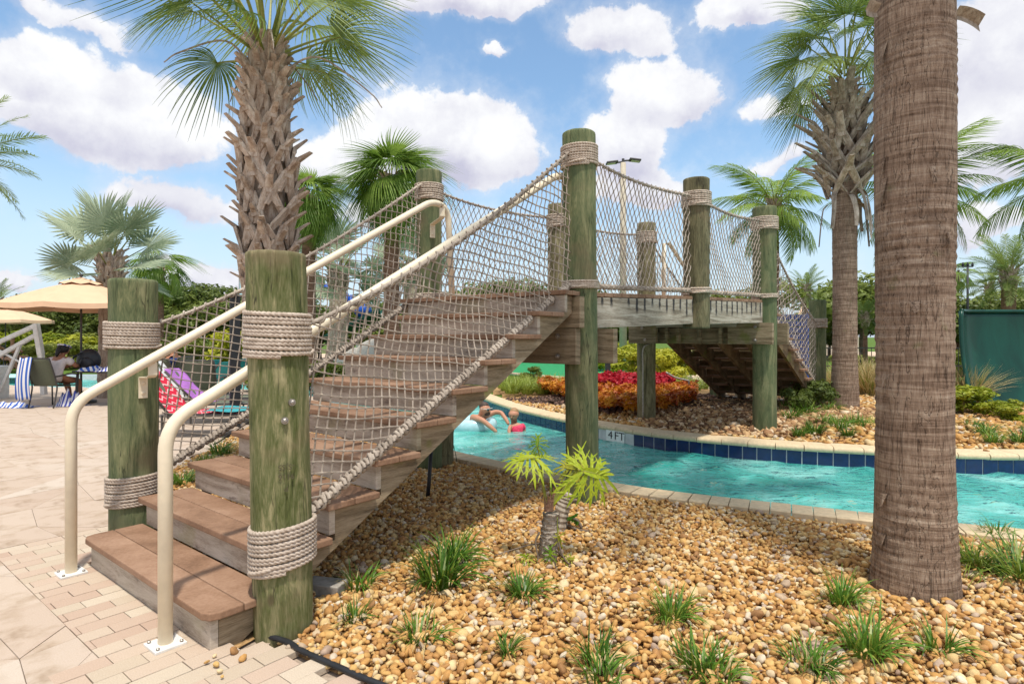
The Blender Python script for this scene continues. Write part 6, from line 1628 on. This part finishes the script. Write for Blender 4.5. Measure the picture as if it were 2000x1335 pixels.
def heap(name, loc, sx, sy, h, mat, label, cat='towel', seed=0, rz=0):
    g = np.random.default_rng(seed); ph = g.uniform(0, 6, 6)
    def f(u, v):
        x, y = (u - .5) * 2, (v - .5) * 2; r = min(1, math.hypot(x, y)); e = (1 - r ** 2.2)
        return (x * sx * (1 + .12 * math.sin(7 * y + ph[0])), y * sy * (1 + .12 * math.sin(6 * x + ph[1])), h * max(0, e) * (.6 + .3 * math.sin(6 * x + ph[2]) * math.sin(5 * y + ph[3]) + .15 * math.sin(14 * x + 9 * y + ph[4])) + .006)
    return cloth(name, f, 18, 18, mat, label, cat, loc, rz, .006)
heap('striped_towel', (-10.0, 12.0, .0), .42, .2, .13, 'stripe_blue', 'crumpled blue and white towel lying on the paving left of the chair', seed=1)
heap('patterned_bag', (-9.0, 12.2, .0), .26, .2, .42, 'stripe_blue_fine', 'blue and white patterned bag on the ground under the chair', 'bag', seed=2)
# table with things on it
TX, TY = -8.35, 12.55
tb = thing('patio_table', 'dark framed patio table under the parasol with towels and a bag on it', 'table', (TX, TY, 0), R_(-20))
MB().box((0, 0, .70), (1.15, .9, .02)).build('table_top', 'dark_frame', tb, bevel=.006)
MB().tube([(-.57, -.45, .69), (.57, -.45, .69), (.57, .45, .69), (-.57, .45, .69), (-.57, -.45, .69)], .02, 6).build('rim', 'dark_frame', tb)
for sx in (-1, 1):
    for sy in (-1, 1): MB().tube([(sx * .5, sy * .38, .69), (sx * .53, sy * .41, 0)], .02, 8).build('leg', 'dark_frame', tb)
heap('striped_towel', (TX + .25, TY - .1, .71), .42, .34, .2, 'stripe_blue_fine', 'pile of navy and white striped towels on the right of the table', seed=3, rz=.5)
heap('striped_towel', (TX - .25, TY - .25, .71), .26, .14, .12, 'stripe_blue', 'small folded patterned towel on the left edge of the table', seed=4, rz=.9)
bg_ = thing('backpack', 'black backpack standing on the patio table', 'backpack', (TX - .50, TY - .02, .71))
MB().ell((0, 0, .2), (.24, .15, .25), 16, 10, Matrix.Rotation(.25, 3, 'Y')).build('bag_body', 'black_plastic', bg_, smooth=True); MB().ell((.03, -.11, .15), (.15, .07, .14), 12, 8).build('pocket', 'black_plastic', bg_, smooth=True)
MB().tube(catmull([(-.1, -.1, .36), (-.2, -.18, .25), (-.17, -.16, .08)], 5), .018, 6).build('strap', 'black_plastic', bg_, smooth=True)
bt = thing('bottle', 'red bottle on the table beside the parasol pole', 'bottle', (TX - .12, TY + .1, .71))
MB().lathe([(.035, 0), (.038, .02), (.038, .12), (.02, .17), (.015, .2)], 12).build('bottle_body', 'red_cloth', bt, smooth=True); MB().lathe([(.017, .2), (.017, .23)], 10).build('cap', 'white_paint', bt)
# woman
def woman():
    r = thing('person', 'seated woman in a pale shirt and patterned headband leaning on the table', 'person', (CX, CY, 0), CR)
    V = [((-.02, 0, .53), (.16, .13)), ((.0, 0, .68), (.135, .11)), ((.07, 0, .84), (.145, .105)), ((.14, 0, .97), (.13, .085)), ((.19, 0, 1.03), .05), ((.22, 0, 1.07), .055), ((.25, 0, 1.13), .105), ((.25, 0, 1.19), .095), ((.25, 0, 1.225), .045),
         ((.13, -.20, .95), .055), ((.24, -.27, .80), .045), ((.42, -.20, .82), .036), ((.50, -.14, .88), .026), ((.13, .20, .95), .055), ((.26, .25, .78), .045), ((.46, .16, .78), .036), ((.54, .10, .80), .026),
         ((.18, -.12, .52), .09), ((.42, -.17, .50), .065), ((.40, -.17, .28), .055), ((.36, -.17, .09), .036), ((.50, -.18, .035), .032), ((.18, .12, .52), .09), ((.42, .14, .52), .065), ((.50, .14, .30), .055), ((.55, .14, .09), .036), ((.68, .14, .035), .032)]
    E = [(0, 1), (1, 2), (2, 3), (3, 4), (4, 5), (5, 6), (6, 7), (7, 8), (3, 9), (9, 10), (10, 11), (11, 12), (3, 13), (13, 14), (14, 15), (15, 16), (0, 17), (17, 18), (18, 19), (19, 20), (20, 21), (0, 22), (22, 23), (23, 24), (24, 25), (25, 26)]
    skin('body', V, E, 'skin_tan', r)
    hand((.51, -.13, .89), (.3, .2, .6), (-1, 0, 0), 1, 'skin_tan', r); hand((.55, .09, .80), (1, -.1, 0), (0, 0, 1), 1, 'skin_tan', r)
    V = [((-.03, 0, .47), (.185, .165)), ((-.01, 0, .60), (.17, .14)), ((.05, 0, .80), (.165, .125)), ((.12, 0, .95), (.15, .10)), ((.12, -.2, .94), .085), ((.20, -.25, .84), .085), ((.12, .2, .94), .085), ((.20, .24, .84), .085)]
    skin('shirt', V, [(0, 1), (1, 2), (2, 3), (3, 4), (4, 5), (3, 6), (6, 7)], 'shirt_white', r)
    b_ = MB(); b_.ell((.22, 0, 1.16), (.115, .10, .10), 14, 8); b_.tube(catmull([(.14, 0, 1.16), (.08, 0, 1.08), (.05, 0, 1.0)], 4), [.06, .055, .05, .045, .04, .035, .03, .02, .01], 8); b_.build('hair', 'hair_dark', r, smooth=True)
    b_ = MB(); b_.tube([(.25 + .118 * math.cos(a) * .95, .105 * math.sin(a), 1.165 - .035 * math.cos(a) + .05) for a in [i * 2 * math.pi / 20 for i in range(21)]], .016, 6, False); b_.build('headband', 'stripe_blue_fine', r, smooth=True)
    b_ = MB(); b_.ell((.345, 0, 1.12), (.02, .013, .018), 8, 6); b_.build('nose', 'skin_tan', r, smooth=True)
woman()
# the second sitter, mostly behind the green post
C2X, C2Y, C2R = -7.2, 12.55, R_(175)
sling_chair((C2X, C2Y, 0), C2R, 'dark patio chair mostly hidden behind the green post')
def sitter():
    r = thing('person', 'person seated behind the green post, only bare legs and shoes showing', 'person', (C2X, C2Y, 0), C2R)
    V = [((-.06, 0, .53), (.16, .13)), ((-.1, 0, .75), (.14, .11)), ((-.14, 0, .97), (.16, .10)), ((-.14, 0, 1.08), .05), ((-.12, 0, 1.2), .09), ((-.12, 0, 1.27), .07), ((-.12, -.2, .95), .055), ((-.0, -.28, .72), .045), ((.2, -.2, .66), .03), ((-.12, .2, .95), .055), ((.0, .28, .72), .045), ((.2, .2, .66), .03),
         ((.14, -.12, .52), .09), ((.46, -.14, .55), .065), ((.44, -.14, .3), .055), ((.40, -.14, .09), .036), ((.53, -.14, .04), .04), ((.14, .12, .52), .09), ((.44, .16, .52), .065), ((.55, .16, .3), .055), ((.60, .16, .09), .036), ((.73, .16, .04), .04)]
    E = [(0, 1), (1, 2), (2, 3), (3, 4), (4, 5), (2, 6), (6, 7), (7, 8), (2, 9), (9, 10), (10, 11), (0, 12), (12, 13), (13, 14), (14, 15), (15, 16), (0, 17), (17, 18), (18, 19), (19, 20), (20, 21)]
    skin('body', V, E, 'skin_tan', r)
    skin('shirt', [((-.06, 0, .47), (.18, .15)), ((-.1, 0, .75), (.165, .13)), ((-.14, 0, .95), (.17, .11)), ((-.12, -.22, .9), .08), ((-.12, .22, .9), .08)], [(0, 1), (1, 2), (2, 3), (2, 4)], 'navy_plastic', r)
    hand((.21, -.2, .65), (1, 0, -.2), (0, 0, 1), 1, 'skin_tan', r); hand((.21, .2, .65), (1, 0, -.2), (0, 0, 1), 1, 'skin_tan', r)
    for x, y in ((.51, -.14), (.71, .16)): MB().ell((x, y, .045), (.14, .05, .05), 12, 6).build('shoe', 'white_paint', r, smooth=True)
sitter()
def parasol(loc, R, zedge, ztop, label, n=8, rz=.2):
    r = thing('parasol', label, 'umbrella', loc, rz)
    MB().tube([(0, 0, 0), (0, 0, ztop + .02)], .022, 10).build('pole', 'dark_frame', r, smooth=True); MB().lathe([(.28, 0), (.28, .05), (.08, .08), (.03, .25)], 20).build('base', 'dark_frame', r, smooth=True)
    mb = MB(); V = []; F = []; rings = 7
    for i in range(rings + 1):
        t = .14 + .86 * i / rings
        for k in range(n * 4):
            a = 2 * math.pi * k / (n * 4); q = (k % 4) / 4; e = 1 - .055 * math.sin(math.pi * q) * t
            z = ztop - (ztop - zedge) * (t ** 1.25) - .03 * math.sin(math.pi * q) * t; V.append((R * t * e * math.cos(a), R * t * e * math.sin(a), z))
    m = n * 4; F = [(i * m + k, i * m + (k + 1) % m, (i + 1) * m + (k + 1) % m, (i + 1) * m + k) for i in range(rings) for k in range(m)]
    b0 = len(V)
    for k in range(m): x, y, z = V[rings * m + k]; V.append((x * 1.005, y * 1.005, z - .10))
    F += [(rings * m + k, rings * m + (k + 1) % m, b0 + (k + 1) % m, b0 + k) for k in range(m)]
    o = mb.add(V, F).build('canopy', 'umbrella_fabric', r); mm = o.modifiers.new('t', 'SOLIDIFY'); mm.thickness = .004
    mb = MB(); V = [(0, 0, ztop + .10)]
    for k in range(m): a = 2 * math.pi * k / m; V.append((R * .27 * math.cos(a), R * .27 * math.sin(a), ztop - (ztop - zedge) * .12 + .02 * math.cos(k * math.pi / 2)))
    mb.add(V, [(0, 1 + k, 1 + (k + 1) % m) for k in range(m)]).build('vent_cap', 'umbrella_fabric', r)
    MB().ell((0, 0, ztop + .13), (.035, .035, .04), 10, 6).build('finial', 'dark_frame', r, smooth=True)
    for k in range(n):
        a = 2 * math.pi * k / n; MB().tube([(0, 0, ztop - .03), (R * .97 * math.cos(a), R * .97 * math.sin(a), zedge - .02)], .009, 5).build('rib', 'dark_frame', r)
    return r
parasol((-9.17, 12.75, 0), 1.45, 2.08, 2.58, 'large sand coloured parasol over the patio table left of the green post')
parasol((-18.6, 22, 0), 1.5, 2.02, 2.47, 'smaller looking sand coloured parasol at the left edge further back')
# white metal frame (lift) at the far left
lf = thing('pool_lift', 'white painted metal pool lift with slanting arms at the left edge', 'pool lift', (-12.6, 13.6, 0))
LD = 13.6
def lw(px, py, dy=0): p = at(px, py, LD); return (p.x + 12.6, dy, p.z)
for a, b_, w in (((-40, 685), (68, 636), .085), ((-40, 715), (68, 655), .085), ((70, 632), (80, 692), .11), ((40, 672), (0, 765), .06), ((-30, 668), (48, 712), .04), ((80, 690), (86, 770), .1)):
    MB().beam(lw(*a), lw(*b_), w, w).build('arm', 'white_paint', lf, bevel=.008)
MB().box((lw(-20, 700)[0], 0, .35), (.5, .5, .8)).build('lift_base', 'white_paint', lf, bevel=.03)
p = gnd(-8, 765, 0)
tb = thing('barrel', 'round blue bin cut by the left edge of the picture', 'bin', (p.x, p.y, .0)); MB().lathe([(.17, 0), (.19, .04), (.19, .30), (.17, .33), (.05, .345)], 20).build('barrel_body', 'blue_plastic', tb, smooth=True); MB().lathe([(.195, .29), (.195, .31)], 20).build('lid_ring', 'navy_plastic', tb)

def lounger(loc, rz, label, back=50, fabric='sling_fabric', group=None, low=.32):
    r = thing('sun_lounger', label, 'sun lounger', loc, rz, group); cb_, sb = math.cos(R_(back)), math.sin(R_(back))
    for sg in (-1, 1):
        y = .31 * sg
        MB().tube([(0, y, low), (1.25, y, low)], .018, 8).build('side_rail', 'dark_frame', r, smooth=True)
        MB().tube([(0, y, low), (-.72 * cb_, y, low + .72 * sb)], .018, 8).build('back_rail', 'dark_frame', r, smooth=True)
        for x in (-.1, 1.1): MB().tube([(x, y, low), (x, y, 0)], .016, 8).build('leg', 'dark_frame', r)
    o = MB().add([(0, -.3, low), (1.24, -.3, low), (1.24, .3, low), (0, .3, low)], [(0, 1, 2, 3)]).build('seat_sling', fabric, r); o.modifiers.new('t', 'SOLIDIFY').thickness = .006
    o = MB().add([(0, -.3, low), (0, .3, low), (-.7 * cb_, .3, low + .7 * sb), (-.7 * cb_, -.3, low + .7 * sb)], [(0, 1, 2, 3)]).build('back_sling', fabric, r); o.modifiers.new('t', 'SOLIDIFY').thickness = .006
    return r
def drape(loc, rz, label, mat, back, low=.32, w=.30, x1=1.1, name='beach_towel'):
    cb_, sb = math.cos(R_(back)), math.sin(R_(back))
    def f(u, v):
        s = -.74 + u * (.74 + x1)
        if s < 0: x, z = s * cb_ * 1.0, low + (-s) * sb
        else: x, z = s, low
        return (x + .012 * math.sin(v * 8), (v - .5) * 2 * w + .02 * math.sin(u * 9), z + .02 + .012 * math.sin(u * 14 + v * 5))
    return cloth(name, f, 24, 10, mat, label, 'towel', loc, rz, .01)
L1 = at(352, 800, 8.6); rz1 = R_(4)
lounger((L1.x, 8.6, 0), rz1, 'low sling lounger under the red towel behind the left net', 52); drape((L1.x, 8.6, 0), rz1, 'red chevron patterned towel draped over the nearest lounger', 'chevron_red', 52)
cloth('beach_towel', lambda u, v: (.45 + .7 * u, -.34 - .02 * v + .66 * v, .375 + .01 * math.sin(9 * u)), 10, 8, 'teal_cloth', 'teal towel lying across the foot of the red lounger', loc=(L1.x, 8.6, 0), rz=rz1)
L2 = at(398, 770, 9.9)
lounger((L2.x, 9.9, 0), R_(10), 'sling lounger with a purple towel on its raised back', 48); drape((L2.x, 9.9, 0), R_(10), 'plain purple towel over the raised back of the second lounger', 'purple_cloth', 48, x1=.15)
L3 = at(350, 770, 10.6); lounger((L3.x, 10.6, 0), R_(15), 'grey sling lounger with a white towel left of the purple one', 60); drape((L3.x, 10.6, 0), R_(15), 'white towel over the back of the lounger left of the purple towel', 'white_cloth', 60, x1=.1)
L4 = at(430, 740, 12.6); lounger((L4.x, 12.6, 0), R_(200), 'raised sling lounger further back beside the black post', 60)
for i, (px, D, la, m_) in enumerate(((420, 14.5, 'teal draped lounger in the row behind, left of the black post', 'teal_cloth'), (448, 16, 'teal lounger furthest back next to the black post', 'teal_cloth'), (385, 15.5, 'teal lounger seen just right of the green post', 'teal_cloth'))):
    p = at(px, 740, D); lounger((p.x, D, 0), R_(160), la, 45, m_)
q = at(400, 760, 11.0); sling_chair((q.x, 11.0, 0), R_(100), 'empty grey green sling chair behind the purple towel')
q = at(335, 760, 11.8); sling_chair((q.x, 11.8, 0), R_(80), 'empty sling chair just right of the green post')
# far left row of loungers and chairs, with sunbathers' chairs
for i, (px, D, la) in enumerate(((72, 27, 'distant lounger with white towel at far left, nearer the lift'), (118, 27.5, 'distant lounger with white towel right of its neighbour'))):
    p = at(px, 690, D); lounger((p.x, D, .1), R_(150), la, 62, 'white_cloth')
for i, (px, D, la) in enumerate(((48, 25, 'distant sling chair seen between the arms of the white lift'), (62, 26, 'distant sling chair close right of the first one'))):
    p = at(px, 690, D); sling_chair((p.x, D, .1), R_(95), la)
def farsitter(px, D, la, mat):
    p = at(px, 690, D); r = thing('person', la, 'person', (p.x, D, .1), R_(20))
    skin('body', [((0, 0, .5), (.15, .12)), ((-.05, 0, .75), (.14, .1)), ((-.06, 0, .97), (.15, .09)), ((-.05, 0, 1.07), .05), ((-.04, 0, 1.2), .09), ((-.04, 0, 1.27), .07), ((0, -.22, .9), .05), ((.2, -.25, .7), .04), ((0, .22, .9), .05), ((.2, .25, .7), .04), ((.4, -.12, .5), .07), ((.45, -.12, .1), .04), ((.4, .12, .5), .07), ((.5, .12, .1), .04)],
         [(0, 1), (1, 2), (2, 3), (3, 4), (4, 5), (2, 6), (6, 7), (2, 8), (8, 9), (0, 10), (10, 11), (0, 12), (12, 13)], mat, r)
    MB().ell((-.06, 0, 1.25), (.1, .09, .08), 10, 6).build('hair', 'hair_brown', r, smooth=True)
    q_ = thing('patio_chair', 'distant chair under the ' + la.split(' ')[1] + ' ' + la.split(' ')[2], 'chair', (p.x, D, .1), R_(20)) if False else None
    sling_chair((p.x, D, .1), R_(20), 'distant patio chair holding the ' + la)
farsitter(-2, 22, 'bare shouldered person sitting at the far left edge', 'skin'); farsitter(27, 23, 'bare shouldered person sitting just inside the far left', 'skin')
# low metal fence beyond the table
fn = thing('metal_fence', 'low dark metal fence in front of the grass clumps beyond the table', 'fence', (-17, 24, 0.1))
MB().beam((-6, 0, .55), (8.5, 0, .55), .03, .03).build('rail', 'dark_frame', fn); MB().beam((-6, 0, .1), (8.5, 0, .1), .03, .03).build('rail', 'dark_frame', fn)
for i in range(70): MB().beam((-6 + i * .21, 0, 0), (-6 + i * .21, 0, .56), .015, .015, up=(0, 1, 0)).build('picket', 'dark_frame', fn) if i % 1 == 0 else None
# black square post
p = gnd(459, 832, 0); bpst = thing('black_post', 'square black post standing behind the left stair net', 'post', (p.x, p.y, 0), .5)
MB().box((0, 0, 1.0), (.15, .15, 2.06)).build('shaft', 'black_plastic', bpst, bevel=.006); MB().lathe([(.13, 2.03), (.13, 2.045), (.0, 2.10)], 4, cap=False).build('cap', 'black_plastic', bpst)
# car park lamp with two flat heads
D = 22; p = at(1217, 318, D); lp_ = thing('street_lamp', 'tall pale concrete lamp post with two flat grey heads', 'street lamp', (p.x, D, .1))
MB().lathe([(.145, 0), (.10, p.z - .1)], 10).build('pole', 'concrete_pole', lp_, smooth=True)
MB().lathe([(.05, p.z - .1), (.05, p.z + .05)], 8).build('tenon', 'dark_frame', lp_)
for sg, zz in ((-1, -.06), (1, .03)):
    h = MB(); h.box((sg * .42, -.05, p.z - .05 + zz), (.42, .34, .07), rot=Matrix.Rotation(sg * .12, 3, 'Y')); h.build('lamp_head', 'dark_frame', lp_, bevel=.02)
    MB().beam((0, 0, p.z - .04 + zz * .3), (sg * .25, -.03, p.z - .05 + zz), .06, .05).build('lamp_arm', 'dark_frame', lp_)
    MB().box((sg * .44, -.05, p.z - .092 + zz - sg * 0), (.3, .24, .01), rot=Matrix.Rotation(sg * .12, 3, 'Y')).build('lens', 'white_paint', lp_)
D = 30; p = at(1890, 516, D); l2 = thing('street_lamp', 'thin black lamp post against the sky right of the big trunk', 'street lamp', (p.x, D, 0))
MB().lathe([(.07, 0), (.045, p.z)], 8).build('pole', 'black_plastic', l2, smooth=True); MB().beam((-.25, 0, p.z - .12), (.25, 0, p.z - .12), .05, .05).build('cross_arm', 'black_plastic', l2)
for x in (-.24, 0, .24): MB().lathe([(.05, p.z - .12), (.06, p.z), (.02, p.z + .1)], 8, (x, 0, 0)).build('lantern', 'black_plastic', l2)
# sign gantry sliver behind the stair, left of the front post
p = at(472, 545, 12); g_ = thing('clear_panel', 'narrow pale translucent panel edge above the net, left of the front post', 'panel', (p.x, 12, 0)); MB().tube([(-.05, 0, 1.0), (-.05, 0, 2.8)], .008, 5).build('upright', 'galv', g_); MB().box((-.0, 0, 2.5), (.08, .01, .5)).build('pane', 'vinyl_clear_blue', g_)
# two upright posts seen through the gap under the deck
D = 17; p = at(1187, 690, D); o = thing('black_post', 'short black post on the putting green edge under the bridge', 'post', (p.x, D, .1)); MB().box((0, 0, .25), (.14, .14, 1.1)).build('shaft', 'black_plastic', o, bevel=.01)
p = gnd(1202, 690, .1); 
# irrigation pipe in the flower bed
p = gnd(1330, 775, .18); ip = thing('irrigation_pipe', 'bent grey irrigation pipe standing in the mulch by the flower bed', 'pipe', (p.x, p.y, .18))
MB().tube(catmull([(.16, 0, 0), (.16, 0, .30), (.155, 0, .33), (.12, 0, .34), (-.12, 0, .40), (-.3, .02, .5)], 6), .02, 8).build('pipe_run', 'galv', ip, smooth=True)
# green shell on the right
D = 10.9; gs = thing('green_shell', 'big dark green moulded plastic slide piece lying at the right edge', 'slide piece', (9.25, D, .12))
def shellpt(u, v):
    # u along (left to right), v from the ground front edge round to the top rim
    x = -1.32 + 3.2 * u - .22 * max(0, 1 - u * 3) * (1 - v)
    a = math.pi * .5 * v
    return Vector((x, -.40 + .5 * math.sin(a) * (.85 + .15 * v) , .02 + 1.72 * (.62 * v + .38 * (1 - math.cos(a)))))
nu, nv = 26, 22; V = [shellpt(i / nu, j / nv) for i in range(nu + 1) for j in range(nv + 1)]
for i, p in enumerate(V):
    u = (i // (nv + 1)) / nu; v = (i % (nv + 1)) / nv
    e = max(0, 1 - u / .16); p.y -= .55 * e ** 1.6 * (1 - .2 * v); p.x += .0 
o = MB().add(V, [(i * (nv + 1) + j, (i + 1) * (nv + 1) + j, (i + 1) * (nv + 1) + j + 1, i * (nv + 1) + j + 1) for i in range(nu) for j in range(nv)]).build('shell', 'shell_green', gs, smooth=True); o.modifiers.new('t', 'SOLIDIFY').thickness = .03
top = [shellpt(i / nu, 1) + Vector((0, -.55 * max(0, 1 - (i / nu) / .16) ** 1.6 * .8, .01)) for i in range(nu + 1)]; MB().tube(top, .035, 8).build('rim', 'shell_green', gs, smooth=True)
lef = [shellpt(0, j / nv) + Vector((-.01, -.55 * (1 - .2 * j / nv), 0)) for j in range(nv + 1)]; MB().tube(lef, .035, 8).build('rim', 'shell_green', gs, smooth=True)
MB().extr([(-.25, -1.0, .02), (1.9, -1.1, .02), (1.9, -1.05, .95), (.9, -.95, .55), (-.1, -.85, .30)], (0, .05, 0)).build('front_flap', 'shell_green', gs, bevel=.01)
for z in (.12, .34): MB().beam((-.2, -1.04, z), (1.9, -1.13, z * 1.25), .03, .03).build('seam_rib', 'shell_green', gs)
MB().tube(catmull([(.15, -.05, 1.74), (.2, -.08, 1.79), (.3, -.08, 1.78), (.34, -.06, 1.75)], 4), .014, 6).build('handle', 'white_paint', gs)
# blue ladder panels behind the far stair
D = 15.5; p = at(1542, 630, D); bl = thing('blue_play_panel', 'dark blue slatted play panel behind the far stair net', 'play panel', (p.x, D, .1))
for k in range(9): MB().box((0, 0, .45 + k * .17), (.95, .05, .145)).build('slat', 'navy_plastic', bl, bevel=.01)
for x in (-.5, .5): MB().beam((x, .04, 0), (x, .04, 2.0), .07, .07, up=(0, 1, 0)).build('upright', 'blue_plastic', bl)
# blue and green water slide pieces far behind the left net
D = 28; c = at(648, 575, D); ws = thing('water_slide', 'far blue ribbed water slide tube with green trough seen through the left net', 'water slide', (c.x, D, 0))
for k in range(6): MB().lathe([(.36, -.1), (.42, 0), (.36, .1)], 14).build('tube_ring', 'blue_plastic', ws).matrix_local = Matrix.Translation((-.4 + k * .28, 0, c.z + .25 - .13 * k)) @ Matrix.Rotation(R_(75), 4, 'Y')
MB().ell((1.5, -.2, c.z - .75), (.42, .4, .35), 12, 8).build('end_scoop', 'blue_plastic', ws, smooth=True)
V = []
for i in range(9):
    for j in range(7): a = math.pi * (j / 6 - .5); V.append((-.2 + i * .32, .55 * math.sin(a), c.z - 1.9 + .16 * i - .45 * math.cos(a)))
o = MB().add(V, [(i * 7 + j, (i + 1) * 7 + j, (i + 1) * 7 + j + 1, i * 7 + j + 1) for i in range(8) for j in range(6)]).build('trough', 'shell_green', ws, smooth=True); o.modifiers.new('t', 'SOLIDIFY').thickness = .05
for x in (-.1, 1.2, 2.3): MB().beam((x, 0, 0), (x, 0, c.z - 1.9), .12, .12, up=(0, 1, 0)).build('support', 'white_paint', ws)
D = 20; c = at(735, 640, D); bd = thing('rock_feature', 'pale grey boulder mass beyond the shrubs behind the left net', 'rock', (c.x, D, 0))
for k, (x, y, z, a, b_, h) in enumerate(((-.9, 0, .5, .7, .5, .55), (0, .1, .6, .8, .6, .8), (.9, -.1, .5, .75, .5, .6))):
    m_ = MB(); m_.ell((x, y, z), (a, b_, h), 10, 7); m_.V = [(v[0] * (1 + .06 * math.sin(9 * v[2] + k)), v[1], v[2] * (1 + .05 * math.sin(7 * v[0]))) for v in m_.V]; m_.build('boulder', 'far_wall', bd)
# distant house and a dark railing on the right
D = 45; c = at(1600, 595, D); hs = thing('distant_house', 'small tan roofed building far behind the foot of the far stair', 'building', (c.x, D, 0))
MB().box((0, 0, 1.4), (4.2, 3, 2.8)).build('wall', 'far_wall', hs); MB().extr([(-2.5, -1.8, 2.8), (2.5, -1.8, 2.8), (1.2, 0, 4.0), (-1.2, 0, 4.0)], (0, .05, 0)).build('roof', 'umbrella_fabric', hs)
for x in (-1.2, .8): MB().box((x, -1.52, 1.6), (.8, .06, 1)).build('window', 'navy_plastic', hs)
fr = thing('metal_fence', 'low dark railing beyond the far bank right of the far stair', 'fence', (8.6, 16.5, .1), 0)
for z in (.5, 1.0): MB().beam((-.8, 0, z), (5.5, 0, z), .03, .03).build('rail', 'dark_frame', fr)
for i in range(43): MB().beam((-.8 + i * .15, 0, 0), (-.8 + i * .15, 0, 1.02), .014, .014, up=(0, 1, 0)).build('picket', 'dark_frame', fr)
D = 13.5; p = at(1985, 615, 14); fr = thing('white_chair', 'white slatted chair top above the green shell at the right edge', 'chair', (p.x, 14, .1))
for k in range(5): MB().beam((-.25 + k * .12, 0, .4), (-.22 + k * .12, -.04, p.z - .0), .03, .015, up=(0, 1, 0)).build('slat', 'white_paint', fr)
MB().beam((-.3, -.03, p.z - .02), (.35, -.03, p.z - .02), .04, .05).build('top_rail', 'white_paint', fr); MB().box((0, -.25, .45), (.55, .5, .04)).build('seat', 'white_paint', fr)
for x in (-.25, .25): MB().beam((x, -.45, 0), (x, -.45, .45), .04, .04, up=(0, 1, 0)).build('leg', 'white_paint', fr)
